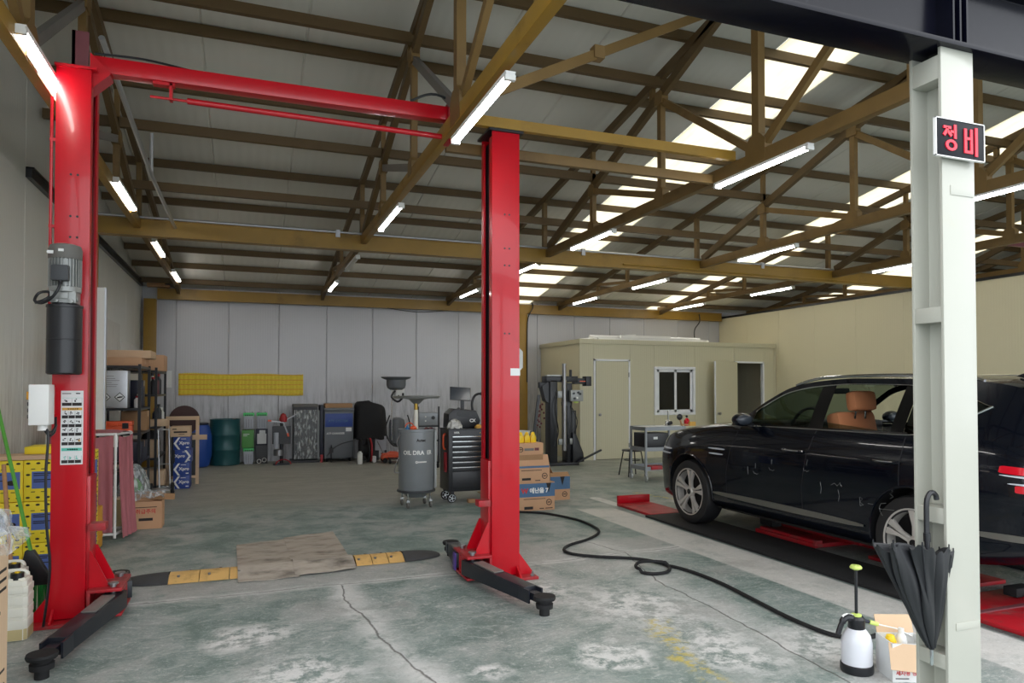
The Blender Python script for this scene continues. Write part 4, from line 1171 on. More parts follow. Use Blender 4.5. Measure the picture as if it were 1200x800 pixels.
# big brown box at the very left edge, film on top
r = thing('tall_carton', 'tall brown printed carton cut off by the left picture edge', 'box', (-1.22, 3.25, 0))
MB().box(-.265,.265,-.36,.36,0,.885).build('box_walls', mt['card_lt'], r, bevel=.004)
for i, z in enumerate((.78,.74,.70)): MB().box(.2645,.2662,.10,.33,z,z+.012).build('print', mt['ink'], r)
text(r, 'lettering', 'LLET', .11, mt['ink'], (.266, .14, .58), RXP, .002)
for i, z in enumerate((.36,.30,.24,.15)): MB().box(.2645,.2662,.12,.32,z,z+.010).build('print', mt['ink'], r)
def wrap(u, v):
    a = 2*PI*u
    n_ = math.sin(9*a+7*v)*.5+math.sin(17*a-11*v)*.3+math.sin(5*a+19*v)*.4
    rr = (1-v*.9)*(1+.10*n_)
    return (.30*rr*math.cos(a), .40*rr*math.sin(a), .02+.24*v**.7+.03*n_*(1-v)+.02*math.sin(23*a)*v)
o = MB().grid(wrap, 72, 16, closeu=True).build('plastic_wrap', mt['film'], None, angle=20); o.location = (-1.165, 3.42, .887)
tag(o, 'crumpled clear plastic wrap lying on the tall carton at the left edge', 'plastic wrap')
o = MB().ball((0,0,.06), .06, (2.6,3,1), 12, 8).build('dark_bundle', mt['dkgrey'], None); o.location = (-1.19, 3.40, .887)
tag(o, 'dark bundle inside the clear plastic wrap at the left edge', 'bundle')

# jerrycans
def jerry(loc, label, w=.20, d=.17, h=.38, src=None):
    r = thing('jerrycan', label, 'jerrycan', loc, 0, 'white jerrycans')
    pl = lambda s: [(-w/2*s+.02,-d/2*s),(w/2*s-.02,-d/2*s),(w/2*s,-d/2*s+.02),(w/2*s,d/2*s-.02),(w/2*s-.02,d/2*s),(-w/2*s+.02,d/2*s),(-w/2*s,d/2*s-.02),(-w/2*s,-d/2*s+.02)]
    m = MB(); m.m(1).prism(pl(1), 'z', 0.004, .075).m(0)
    zs = [.075,.13,.135,.145,.15,.20,.205,.215,.22,.27,.275,.285,.29,h-.05]
    for a, b in zip(zs[:-1], zs[1:]):
        m.prism(pl(.97 if (b-a) < .02 else 1.0), 'z', a, b)
    m.prism(pl(.93), 'z', h-.05, h-.015).prism(pl(.8), 'z', h-.015, h)
    m.build('body', [mt['jerry'], mt['jerry_low']], r, bevel=.004)
    MB().cyl((.035,-.035,h-.01), (.035,-.035,h+.03), .036, n=18).build('cap', mt['black'], r)
    MB().cyl((.035,-.035,h+.03), (.035,-.035,h+.037), .014, n=10).build('cap_button', mt['yellow_plastic'], r)
    MB().tube(smooth_path([(-.07,.05,h-.01),(-.05,.05,h+.022),(.05,.05,h+.022),(.07,.05,h-.01)], 5), .013, 8).build('handle', mt['jerry'], r)
    return r
jerry((-1.36, 5.22, 0), 'milky white jerrycan with black cap in front, next to the left red post base')
jerry((-1.45, 5.50, 0), 'milky white jerrycan with black cap half hidden behind the front one')

# broom and pole
r = thing('broom', 'broom with green handle and green bristles leaning by the left red post', 'broom', (-1.385, 5.72, 0))
bt, tp = Vector((0,0,.43)), Vector((-.44,.62,1.72))
MB().cyl(bt, tp, .0125, n=10).build('handle', mt['green_plastic'], r)
MB().prism([(-.03,.44),(.02,.44),(.11,.27),(.12,.20),(-.09,.20),(-.06,.30)], 'y', -.025, .025).build('broom_head', mt['black'], r, bevel=.006)
brm = MB()
for i in range(60):
    x_ = -.085+.2*rnd.random(); y_ = rnd.uniform(-.02,.02)
    brm.cyl((x_, y_, .21), (x_*1.12+rnd.uniform(-.01,.01), y_*1.8, .004), .005, .003, 5)
brm.build('bristles', mt['green_bristle'], r, kind='stuff')
o = MB().cyl((0,0,0), (-.17,.35,1.0), .014, n=10).build('wooden_pole', mt['wood']); o.location = (-1.475, 5.72, 0)
tag(o, 'light wooden pole leaning behind the white jerrycans', 'pole')

# yellow cartons, three rows high
def ycarton():
    w, d, h = .335, .52, .325
    r = thing('yellow_carton', 'x', 'box', (0,0,0), 0, 'stack of yellow cartons')
    MB().box(-w/2+.001,w/2-.001,0,d,0.001,h-.001).build('carton', mt['yellow_carton'], r, bevel=.004)
    MB().box(-w/2+.055,w/2-.02,-.0012,.0,.10,.235).box(w/2-.0003,w/2+.0008,.08,d-.06,.06,.235).build('blue_label', mt['blue_label'], r)
    p = MB()
    for i in range(5):
        for j in range(7):
            z = .03+j*.045; x_ = -w/2+.03+i*.068+(.034 if j % 2 else 0)
            if x_ > w/2-.02 or (.09 < z < .245 and x_ > -w/2+.03): continue
            if j % 2 == 0:
                p.prism([(x_+.015*math.cos(2*PI*q/10), z+.0085*math.sin(2*PI*q/10)) for q in range(10)], 'y', -.001, .0005)
            else: p.box(x_-.014, x_+.014, -.001, .0005, z-.003, z+.003)
    for i in range(7):
        for j in range(7):
            z = .03+j*.045; y_ = .04+i*.072
            if .05 < z < .245 and .06 < y_ < d-.05: continue
            p.box(w/2-.0005, w/2+.0008, y_-.014, y_+.014, z-.005, z+.005)
    p.build('print', mt['inkochre'] if False else mt['ink'], r)
    q = MB()
    for k, (x0, x1, z) in enumerate([(-.10,.05,.215),(-.10,.0,.20),(-.10,.06,.165),(-.10,-.02,.15)]): q.box(x0, x1, -.0022, -.001, z, z+.008)
    q.prism([(.09+.035*math.cos(2*PI*t/14), .15+.02*math.sin(2*PI*t/14)) for t in range(14)], 'y', -.0022, -.001)
    q.build('label_print', mt['ink'], r)
    return r
yc = ycarton()
rows = ['bottom', 'middle', 'top']
first = True
for j in range(3):
    for i, x_ in enumerate((-1.82, -1.482)):
        for k, yy in enumerate((6.58, 7.12)):
            if k == 1 and i == 0: continue
            lab = 'yellow carton with blue label, %s row, %s' % (rows[j], ['by the wall at the left edge', 'right column, front one behind the left red post', ][i] if k == 0 else 'back one facing the aisle')
            loc = (x_, yy, .03+.327*j if False else .328*j)
            if first: first = False; yc.location = loc; yc['label'] = lab
            else: dup(yc, loc, None, lab)
o = MB().box(-.33,.33,-.02,.5,0,.012).box(-.33,.3,.0,.02,.012,.03).build('flat_cardboard', mt['card_lt'], None); o.location = (-1.65, 6.60, .985)
tag(o, 'flat cardboard piece lying on top of the yellow cartons', 'cardboard')
o = MB().box(-.10,.10,0,.3,0,.06).build('yellow_carton', mt['yellow_carton'], None, bevel=.004); o.location = (-1.64, 6.95, 1.0)
tag(o, 'small flat yellow carton on top of the yellow stack by the wall', 'box')
r = thing('amber_case', 'amber yellow plastic case on the floor behind the yellow cartons', 'case', (-1.42, 7.83, 0))
MB().box(-.17,.09,-.15,.15,.0,.40).build('body', mt['amber'], r, bevel=.012)
MB().box(.088,.098,-.12,.12,.1,.12).box(.088,.098,-.12,.12,.24,.26).build('rib', mt['amber'], r)
MB().tube(smooth_path([(.0,-.09,.40),(.0,-.08,.46),(.0,.08,.46),(.0,.09,.40)], 5), .014, 8).build('handle', mt['black'], r)

# white board standing by the wall, stuck behind the left post
r = thing('door_panel', 'white sandwich panel standing upright by the left wall behind the left red post', 'panel', (-1.455, 8.05, 0))
MB().box(-.30,.11,-.03,.03,1.14,2.56).build('panel', mt['whitepaint'], r, bevel=.004)
MB().box(.11,.125,-.032,.032,1.14,2.56).build('edge_strip', mt['galv'], r)
MB().box(-.28,-.25,-.025,.025,0,1.14).box(-.24,-.21,-.025,.025,0,1.14).build('leg', mt['greysteel'], r)

# maroon covered cage trolley
r = thing('covered_cage', 'cage trolley of white tubes hung with maroon fabric, behind the yellow cartons', 'trolley', (-1.50, 8.46, 0))
fr = MB()
cs = [(-.36,-.26),(.24,-.26),(.33,.12),(-.36,.12)]
for (a, b) in cs: fr.cyl((a,b,.02), (a,b,1.08), .014, n=8)
for z in (.06, 1.08):
    for i in range(4): fr.cyl((cs[i][0],cs[i][1],z), (cs[(i+1) % 4][0],cs[(i+1) % 4][1],z), .014, n=8)
fr.cyl((.24,-.26,.95),(.24,-.26,1.06),.02,n=8)
fr.build('frame', mt['white'], r)
def cloth(p0, p1, z0, z1, amp, flare):
    P0, P1 = Vector((*p0,0)), Vector((*p1,0)); nrm = Vector((P1.y-P0.y, -(P1.x-P0.x), 0)).normalized()
    def f(u, v):
        p = P0.lerp(P1, u)
        w_ = amp*(math.sin(u*26+v*2)+.6*math.sin(u*47+1))*(.25+.75*(1-v))
        p = p+nrm*(w_+.012+flare*(1-v)**2)
        return (p.x, p.y, z0+(z1-z0)*v-.03*math.sin(PI*u)*v)
    return f
MB().grid(cloth((-.36,-.25),(.22,-.25),.08,1.07,.008,.0), 44, 10).build('fabric', mt['maroon_net'], r, angle=60)
MB().grid(cloth((.25,-.25),(.335,.11),.02,1.07,.010,.05), 36, 10).build('fabric', mt['maroon_net'], r, angle=60)
MB().grid(lambda u, v: (-.36+.64*u+.07*v*u, -.26+.38*v, 1.095+.02*math.sin(u*7)*math.sin(v*5)), 12, 8).build('fabric_top', mt['maroon_net'], r, angle=60)

# clear plastic bag with green things, open carton, film on it
r = thing('plastic_bag', 'bulging clear plastic bag with dark green contents beside the maroon cage', 'bag', (-1.24, 9.35, 0))
def bag(u, v):
    a = 2*PI*u; n_ = math.sin(7*a+9*v)*.5+math.sin(13*a-5*v)*.4
    q = math.sin(PI*min(1, v*.95+.03))**.6
    return ((.17+.012*n_)*q*math.cos(a), (.17+.012*n_)*q*math.sin(a), .66*v+.01*n_)
MB().grid(bag, 40, 14, closeu=True).build('film', mt['film'], r, angle=30)
MB().ball((0,0,.27), .11, (1,1,2.1), 14, 9).build('contents', mt['carton_green'], r)
r = thing('open_carton', 'open brown cardboard carton on the floor with film hanging over its edge', 'box', (-1.04, 8.86, 0))
shell(MB(), .32, .26, .30).build('box_walls', mt['card'], r)
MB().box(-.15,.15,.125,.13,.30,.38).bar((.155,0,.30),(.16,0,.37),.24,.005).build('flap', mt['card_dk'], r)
text(r, 'lettering', '취급주의', .055, mt['inkred'], (.0, -.131, .19), RF, .001)
MB().box(-.11,.11,-.1305,-.1295,.235,.243).build('print', mt['ink'], r)
MB().box(-.07,.07,-.1305,-.1295,.09,.12).build('print', mt['ink'], r)
r = thing('carton', 'pale brown carton squeezed between the open carton and the maroon cage', 'box', (-1.33, 8.98, 0))
MB().box(-.12,.12,-.13,.15,0,.32).build('box_walls', mt['card_lt'], r, bevel=.003)
MB().box(-.03,.03,-.1305,-.129,.0,.32).build('tape', mt['jerry_low'], r)
def film2(u, v):
    n_ = math.sin(u*21+v*9)+math.sin(u*9-v*17)
    return (-.40+.58*u, -.16+.26*v-.02*n_*.3, .36+.10*math.sin(PI*v)*(1-u*.7)-.02*u+.018*n_)
o = MB().grid(film2, 30, 16).build('plastic_film', mt['film'], None, angle=25); o.location = (-1.04, 8.86, 0)
tag(o, 'crumpled clear film draped over the two cardboard boxes by the aisle', 'plastic film')

# shelving units
def rack(label, loc, w, d, h, zs):
    r = thing('shelving_unit', label, 'shelf', loc)
    for sx in (-1, 1):
        for sy in (-1, 1):
            MB().box(sx*w/2-.035*(sx > 0), sx*w/2+.035*(sx < 0), sy*d/2-.02*(sy > 0), sy*d/2+.02*(sy < 0), 0, h).build('upright', mt['black'], r)
    for z in zs:
        MB().box(-w/2+.002, w/2-.002, -d/2+.002, d/2-.002, z-.03, z).build('shelf_board', mt['black'], r)
    return r
rack('black steel shelving unit nearest the left red post, holding the metal can', (-1.60, 10.55, 0), .66, .95, 1.86, (.12, .62, .985, 1.30, 1.84))
rack('second black steel shelving unit nearer the back corner', (-1.58, 12.25, 0), .66, 1.25, 1.86, (.10, .52, .98, 1.46, 1.82))
# items on the first shelf unit
r = thing('metal_can', 'silver square solvent can with two hazard diamonds on the shelf', 'can', (-1.56, 10.14, 1.301))
MB().box(-.145,.145,-.12,.12,0,.475).build('body', mt['galv'], r, bevel=.008)
MB().tube([(-.05,-.06,.475),(-.04,-.06,.495),(.04,-.06,.495),(.05,-.06,.475)], .007, 6).cyl((.09,.05,.47),(.09,.05,.49),.025,n=12).build('cap', mt['dkgrey'], r)
for cx in (-.10, .06):
    MB().prism([(cx-.062,.14),(cx,.078),(cx+.062,.14),(cx,.202)], 'y', -.1225, -.1202).build('hazard_border', mt['ink'], r)
    MB().prism([(cx-.050,.14),(cx,.090),(cx+.050,.14),(cx,.190)], 'y', -.1235, -.1222).build('hazard_sign', mt['paper'], r)
MB().prism([(-.12,.12),(-.08,.12),(-.075,.145),(-.09,.155),(-.095,.175),(-.11,.155),(-.122,.14)], 'y', -.1245, -.1234).prism([(.03,.125),(.09,.135),(.095,.15),(.06,.15),(.03,.14)], 'y', -.1245, -.1234).build('pictogram', mt['ink'], r)
mm = MB()
for z in (.40,.37,.345,.32,.295,.27): mm.box(-.12, .02+rnd.uniform(-.05,.07), -.1215, -.1200, z, z+.006)
mm.build('print', mt['greysteel'], r)
def crate(label, loc, w, d, h, m, grp=None, name='toolbox', lid=True, cat='toolbox'):
    r = thing(name, label, cat, loc, 0, grp)
    MB().box(-w/2,w/2,-d/2,d/2,0,h*.6).build('body', m, r, bevel=.006)
    MB().box(-w/2-.004,w/2+.004,-d/2-.004,d/2+.004,h*.6+.001,h).build('lid', m, r, bevel=.008)
    for sx in (-1,1): MB().box(sx*w*.33-.035, sx*w*.33+.035, -d/2-.012, -d/2-.003, h*.38, h*.85).build('latch', mt['black'], r)
    MB().box(-.05,.05,-d/2-.02,-d/2-.004,h*.62,h*.78).build('handle', m, r)
    return r
crate('orange plastic toolbox with black latches on the shelf above the maroon cage', (-1.58, 10.16, .986), .42, .16, .15, mt['orange'])
def plainbox(label, loc, w, d, h, m, name='carton', cat='box', tape=None, grp=None):
    r = thing(name, label, cat, loc, 0, grp)
    MB().box(-w/2,w/2,-d/2,d/2,0,h).build('box_walls', m, r, bevel=.003)
    MB().box(-w/2-.0008,w/2+.0008,-.025,.025,h-.08,h+.0008).build('tape', tape or mt['card_lt'], r)
    return r
plainbox('long flat brown carton lying on top of the first black shelf', (-1.60, 10.6, 1.841), .62, .7, .11, mt['card'])
plainbox('brown carton on top of the shelf, stacked on the flat one', (-1.55, 10.7, 1.952), .70, .55, .10, mt['card_lt'])
plainbox('brown carton on top of the second black shelf, right end', (-1.50, 12.2, 1.821), .60, .50, .24, mt['card'])
plainbox('dark blue box standing behind the metal can on the shelf', (-1.38, 10.60, 1.301), .16, .2, .36, mt['navy'], 'carton')
plainbox('flat brown carton on the shelf under the metal can', (-1.42, 10.78, .986), .30, .30, .26, mt['card_dk'])
plainbox('narrow brown box sticking out of the second shelf at mid height', (-1.36, 11.95, .981), .42, .3, .10, mt['card_lt'])
plainbox('small brown box on the second shelf, upper of two by the trolley', (-1.36, 11.9, .72), .22, .22, .12, mt['card_lt']) if False else None
plainbox('brown box on the low board of the second shelf', (-1.38, 11.85, .521), .26, .25, .26, mt['card_lt'])
plainbox('brown carton on the bottom board of the second shelf', (-1.36, 11.9, .101), .40, .3, .22, mt['card_lt'])
plainbox('dark tool case on the low board of the first shelf', (-1.5, 10.5, .621), .45, .6, .24, mt['navy'], 'tool_case', 'case')
plainbox('black crate on the bottom board of the first shelf', (-1.5, 10.5, .121), .50, .7, .34, mt['dkgrey'], 'crate', 'crate')
def bottle_(label, loc, h, rr, m, capm, grp):
    r = thing('bottle', label, 'bottle', loc, 0, grp)
    MB().lathe([(0,0),(rr*.95,0),(rr,.01),(rr,h*.68),(rr*.45,h*.82),(rr*.4,h*.88)], 14).build('body', m, r)
    MB().cyl((0,0,h*.87),(0,0,h),rr*.5,n=10).build('cap', capm, r)
    return r
pal = [(mt['black'], 'black'), (mt['white'], 'white'), (mt['maroon'], 'maroon'), (mt['navy'], 'dark blue'), (mt['dkgrey'], 'dark grey')]
capn = [(mt['red_dirty'], 'red'), (mt['white'], 'white'), (mt['yellow_plastic'], 'yellow'), (mt['black'], 'black')]
posn = ['nearest', 'second nearest', 'third nearest', 'fourth nearest', 'farthest']
for lv, (z, nm) in enumerate(((1.461, 'upper'), (.981, 'middle'))):
    for i in range(5):
        if lv == 1 and i < 1: continue
        m_, cn = pal[(i+lv*2) % 5]; cm_, cc = capn[(i*3+lv) % 4]
        bottle_('%s bottle with %s cap, %s board of the second shelf, %s' % (cn, cc, nm, posn[i]), (-1.32-.03*(i % 2), 11.74+.17*i+(.42 if lv else 0), z), .26+.03*((i*2+lv) % 3), .045, m_, cm_, 'bottles on the second shelf')
for i in range(3):
    m_, cn = pal[(i+1) % 5]
    bottle_('small %s bottle on the first black shelf beside the silver can' % cn, (-1.33, 10.20+.10*i, 1.301), .15+.03*i, .035, m_, capn[i][0], 'small bottles beside the can')
r = thing('bin_bag', 'black plastic bag hanging in the second shelf', 'bag', (-1.36, 11.78, .105))
def bag2(u, v):
    a = 2*PI*u; n_ = math.sin(6*a+8*v)*.5+math.sin(11*a-6*v)*.5
    q = math.sin(PI*min(1, v*.96+.02))**.5
    return ((.13+.014*n_)*q*math.cos(a), (.12+.014*n_)*q*math.sin(a), .38*v)
MB().grid(bag2, 40, 12, closeu=True).build('bag_skin', mt['tarp'], r, angle=30); r.location = (-1.40, 12.2, .53)
# paper on the back wall corner
o = MB().box(-.055,.055,-.002,0,-.17,.17).build('paper_notice', mt['paper']); o.location = (-1.50, 15.895, 1.74)
tag(o, 'white paper notice on the back wall beside the shelf corner', 'paper')
# folding hand trolley
r = thing('hand_trolley', 'folding silver hand trolley with black wheels standing in front of the shelf', 'trolley', (-1.165, 11.36, 0))
f_ = MB()
for x_ in (-.02, .12): f_.tube([(x_,.03,.10),(x_-.03,.10,.95)], .010, 8)
f_.tube([(-.05,.10,.95),(.09,.10,.95)], .012, 8).tube([(-.02,.06,.45),(.12,.06,.45)], .008, 8).tube([(-.03,.04,.12),(.13,.04,.12)], .010, 8)
f_.build('frame', mt['galv'], r)
MB().box(-.22,.14,-.22,.04,.095,.11).tube([(-.22,-.2,.105),(-.22,.02,.105)], .010, 6).build('foot_plate', mt['galv'], r)
for x_ in (-.13, .155):
    MB().lathe([(.03,-.022),(.085,-.02),(.092,-.01),(.092,.01),(.085,.02),(.03,.022)], 20, (x_, .02, .092), 'x').build('wheel', mt['blackmatte'], r)
    MB().lathe([(.0,-.025),(.03,-.024),(.03,.024),(.0,.025)], 12, (x_, .02, .092), 'x').build('hub', mt['galv'], r)
# blue and white cartons in a column, pale carton on top
def bluebox(i, z):
    left = i in (0, 1, 3)
    lab = ['bottom', 'second from the bottom', 'third from the bottom', 'topmost'][i]
    r = thing('blue_carton', 'blue and white carton beside the hand trolley, %s of its column' % lab, 'box', (-.945+(.02 if i == 2 else 0), 12.02, z), 0, 'blue cartons by the shelf')
    MB().box(-.115,.115,0,.42,0,.198).build('carton', mt['panel_blue'], r, bevel=.003)
    s = -1 if left else 1
    ch = [(s*.115,.19),(s*.065,.19),(s*.015+s*0.03,.10),(s*.065,.008),(s*.115,.008),(s*.085,.10)] if not left else [(-.115,.10),(-.04,.196),(-.075,.196),(-.115,.15)]
    if left:
        MB().prism([(-.114,.10),(-.05,.192),(-.02,.192),(-.078,.10),(-.02,.006),(-.05,.006)], 'y', -.0015, -.0003).build('white_chevron', mt['inkwhite'], r)
    else:
        MB().prism([(.02,.192),(.05,.192),(.112,.10),(.05,.006),(.02,.006),(.078,.10)], 'y', -.0015, -.0003).build('white_chevron', mt['inkwhite'], r)
    text(r, 'lettering', 'Xpro', .066, mt['inkwhite'], (.035 if left else -.045, -.0018, .105), RF, .002)
    MB().box(.06,.10,-.0015,-.0003,.03,.045).box(-.01,.06,-.0015,-.0003,.165,.172).build('print', mt['inkwhite'], r)
for i in range(4): bluebox(i, .001+.20*i)
r = thing('carton', 'pale printed carton on top of the blue cartons', 'box', (-.96, 12.03, .803))
MB().box(-.15,.13,0,.36,0,.155).build('box_walls', mt['card_lt'], r, bevel=.003)
MB().box(-.10,.09,-.0012,0,.06,.085).box(-.12,-.06,-.0012,0,.11,.125).box(-.03,.05,-.0012,0,.035,.043).build('print', mt['ink'], r)
r = thing('frame_box', 'upright pale wooden frame standing behind the blue cartons', 'frame', (-.98, 12.55, 0))
f_ = MB().box(-.24,-.19,-.025,.025,0,1.10).box(.20,.25,-.025,.025,0,1.10).box(-.19,.20,-.025,.025,1.04,1.10).box(-.19,.20,-.02,.02,.10,.14)
f_.box(.15,.37,-.04,-.026,.72,.80)
f_.build('frame', mt['card_lt'], r, bevel=.003)
r = thing('round_lid', 'dark brown round lid standing behind the pale wooden frame', 'lid', (-1.03, 13.6, .0))
MB().lathe([(.0,-.02),(.24,-.02),(.25,-.01),(.25,.02),(.235,.03),(.0,.03)], 32, (0, 0, 1.0), 'y').build('disc', mt['brownround'], r)
MB().box(-.2,.2,-.02,.2,0,.76).build('stand', mt['dkgrey'], r)

# ================================================================== BACK WALL ROW
YW = 15.86
def drum(label, loc, rr, h, m, name):
    r = thing(name, label, 'drum', loc)
    P = [(0,.004),(rr*.97,.004),(rr,.015),(rr,.03)]
    for zc in (h*.34, h*.66): P += [(rr,zc-.025),(rr*1.025,zc-.010),(rr*1.025,zc+.010),(rr,zc+.025)]
    P += [(rr,h-.03),(rr*1.02,h-.012),(rr*1.02,h),(rr*.97,h),(rr*.96,h-.018),(0,h-.018)]
    MB().lathe(P, 40).build('body', m, r)
    MB().cyl((rr*.6,0,h-.02),(rr*.6,0,h+.008),.03,n=12).build('bung', mt['greysteel'], r)
    return r
drum('dark teal steel drum against the grey back wall', (-.42, 15.52, 0), .285, .93, mt['green_drum'], 'steel_drum')
r = thing('plastic_drum', 'blue plastic drum half hidden behind the pale frame by the back wall', 'drum', (-.93, 15.25, 0))
MB().lathe([(0,.004),(.20,.004),(.23,.03),(.275,.22),(.28,.42),(.275,.62),(.23,.80),(.20,.84),(.19,.87),(0,.87)], 36).build('body', mt['blue_drum'], r)
MB().lathe([(.203,.83),(.215,.84),(.215,.865),(.2,.872)], 36).build('rim', mt['navy'], r)
def battery(label, x_, z, lidm):
    r = thing('car_battery', label, 'battery', (x_, 15.55, z), 0, 'batteries by the back wall')
    MB().prism([(-.085,0),(.085,0),(.098,.26),(-.098,.26)], 'y', -.09, .09).build('case', mt['batt_grey'], r, bevel=.005)
    MB().box(-.105,.105,-.095,.095,.261,.325).build('lid', lidm, r, bevel=.006)
    for q in (-.06, -.02, .02, .06): MB().box(q-.013,q+.013,-.0965,-.094,.268,.292).build('dark_notch', mt['black'], r)
    for q in (-.07, .07): MB().cyl((q,.04,.325),(q,.04,.345),.012,n=8).build('terminal', mt['steel'], r)
    MB().box(-.05,-.045,-.0935,-.089,.02,.20).box(.0,.005,-.0945,-.089,.02,.2).box(.045,.05,-.0935,-.089,.02,.2).build('rib', mt['dkgrey'], r)
battery('grey battery with green lid beside the drum, top of the left pile', .03, .722, mt['batt_green'])
battery('grey battery with green lid beside the drum, bottom of the left pile', .03, .001, mt['batt_green'])
battery('grey battery with green lid, top of the right pile', .285, .722, mt['batt_green'])
r = plainbox('leaf green carton in the middle of the left battery pile', (.015, 15.55, .335), .23, .2, .36, mt['carton_green'])
MB().box(-.09,.03,-.1012,-.099,.27,.285).box(-.09,-.01,-.1012,-.099,.24,.25).build('print', mt['inkwhite'], r)
r = plainbox('dark box with white label in the middle of the right battery pile', (.285, 15.55, .379), .23, .2, .34, mt['navy'], tape=mt['inkwhite'])
MB().box(-.09,.09,-.1012,-.099,.03,.24).box(-.05,.07,-.1012,-.099,.24,.31).build('label', mt['paper'], r)
r = plainbox('dark grey box with two white rings at the bottom of the right battery pile', (.285, 15.55, .001), .23, .2, .375, mt['dkgrey'], tape=mt['dkgrey'])
for cx, cz, R_ in ((-.05,.05,.04),(.05,.075,.04)):
    MB().tube([(cx+R_*math.cos(2*PI*q/18), -.102, cz+R_*math.sin(2*PI*q/18)) for q in range(18)], .006, 6, closed=True).build('white_ring', mt['inkwhite'], r)
# spare stand / coil spring compressor
r = thing('spring_stand', 'dark workshop stand with red head and steel arms next to the batteries', 'stand', (.66, 15.12, 0))
MB().box(-.16,.16,-.12,.12,0.0,.03).cyl((0,.05,.03),(0,.05,.98),.035,n=12).box(-.18,.18,0,.08,.42,.78).build('column', mt['black'], r)
MB().lathe([(.0,.86),(.07,.87),(.08,.93),(.05,1.02),(.015,1.04),(0,1.05)], 16, (.03,0,0)).build('red_head', mt['red_dirty'], r)
MB().bar((-.26,-.03,.90),(.03,-.03,.86),.03,.025).bar((.03,-.03,.86),(.12,-.04,.62),.03,.025).bar((.08,-.02,.9),(.28,.0,1.02),.02,.02).build('steel_arm', mt['steel'], r)
MB().bar((-.27,-.03,.90),(-.2,-.03,.895),.04,.035).bar((.11,-.04,.64),(.13,-.04,.57),.04,.035).build('orange_grip', mt['orange'], r)
MB().cyl((-.11,-.13,.34),(-.11,-.13,.66),.05,n=14).build('reservoir', mt['batt_grey'], r)
MB().cyl((-.06,-.14,.20),(-.06,-.14,.32),.10,n=16).build('steel_pot', mt['steel'], r)
MB().tube(smooth_path([(-.12,-.15,.02),(-.08,-.15,.08),(.03,-.15,.12),(.14,-.15,.08),(.18,-.15,.02)], 5), .012, 8).build('red_bow', mt['red_dirty'], r)
# film wrapped cabinet
r = thing('wrapped_cabinet', 'tall cabinet wrapped in clear film against the back wall', 'cabinet', (1.15, 15.58, 0))
MB().box(-.24,.24,-.2,.22,.06,1.16).build('body', mt['dkgrey'], r, bevel=.01)
MB().box(-.25,.25,-.21,.23,1.16,1.22).build('top', mt['motorcap'], r, bevel=.01)
MB().box(-.30,.28,-.24,.22,0,.05).build('pallet', mt['black'], r)
def cf(u, v):
    n_ = math.sin(u*19+v*23)+math.sin(u*37-v*11)
    return (-.235+.47*u, -.215-.014*abs(n_), .08+1.02*v)
MB().grid(cf, 24, 30).build('film', mt['film'], r, angle=15)
MB().box(.25,.30,-.1,.2,.05,1.08).build('grey_side_post', mt['motorgrey'], r)
# grey service machine with blue panel
r = thing('service_machine', 'grey service machine on wheels with blue panel against the back wall', 'machine', (1.82, 15.50, 0))
MB().prism([(-.30,.08),(.30,.08),(.30,1.08),(-.30,1.08)], 'y', -.24, .25).build('body', mt['machine_grey'], r, bevel=.02)
MB().box(-.31,.31,-.26,.25,1.081,1.14).build('top_tray', mt['machine_grey'], r, bevel=.008)
MB().box(-.28,.28,-.22,.16,1.141,1.23).build('worn_brown_panel', mt['card_dk'], r, bevel=.003)
MB().box(-.285,.285,-.247,-.2405,.74,1.02).build('blue_panel', mt['panel_blue'], r, bevel=.002)
text(r, 'lettering', 'ATF SYSTEM', .075, mt['inkblue'], (-.02, -.248, .86), RF, .001)
text(r, 'lettering', 'ATF CHANGER', .055, mt['inkwhite'], (-.07, -.2415, .60), RF, .001)
MB().box(.14,.26,-.2415,-.2402,.64,.72).build('sticker', mt['paper'], r)
MB().tube(smooth_path([(-.25,-.243,.13),(-.12,-.243,.28),(.05,-.243,.38),(.29,-.243,.44)], 8), .012, 6).build('curved_line', mt['dkgrey'], r)
MB().box(-.38,-.31,-.18,.22,.1,1.2).build('navy_side', mt['navy'], r, bevel=.01)
for x_ in (-.24, .24): MB().lathe([(0,-.02),(.06,-.02),(.07,-.01),(.07,.01),(.06,.02),(0,.02)], 16, (x_, -.15, .071), 'x').build('wheel', mt['blackmatte'], r)
MB().cyl((-.16,-.27,.0),(-.16,-.27,.36),.012,n=8).box(-.2,-.12,-.28,-.25,.2,.3).build('black_valve', mt['black'], r)
MB().box(-.38,-.33,-.26,-.20,.0,.16).build('red_foot', mt['red_dirty'], r)
o = MB().lathe([(0,0),(.05,.001),(.053,.01),(.053,.22),(.03,.24),(.03,.26),(0,.262)], 16).build('white_bottle', mt['white']); o.location = (2.17, 14.66, 0)
tag(o, 'white bottle on the floor in front of the grey service machine', 'bottle')
# machine under a black cover, tyre with red rim, orange jack
r = thing('covered_machine', 'wheel balancer under a black fabric cover by the back wall', 'machine', (2.52, 15.46, 0))
def cov(u, v):
    a = 2*PI*u; c_, s_ = math.cos(a), math.sin(a)
    n_ = math.sin(5*a+3*v)*.4+math.sin(9*a-5*v)*.3
    rx = .36*(1-.12*v)+.012*n_; ry = .26*(1-.1*v)+.01*n_
    e = .72
    x_ = rx*math.copysign(abs(c_)**e, c_); y_ = ry*math.copysign(abs(s_)**e, s_)
    k = 1 if v < .72 else max(0, 1-((v-.72)/.28)**2.6)
    return (x_*k-.04*v, y_*k, .46+.80*min(1, v/.86)**.9+(.03*(1-k))-.10*max(0, x_/.36)*v-.03*n_*(1-v))
MB().grid(cov, 64, 22, closeu=True).build('cover', mt['tarp'], r, angle=70)
MB().box(-.22,.16,-.1,.2,0,.55).box(.28,.32,-.16,-.12,0,.5).build('base', mt['dkgrey'], r)
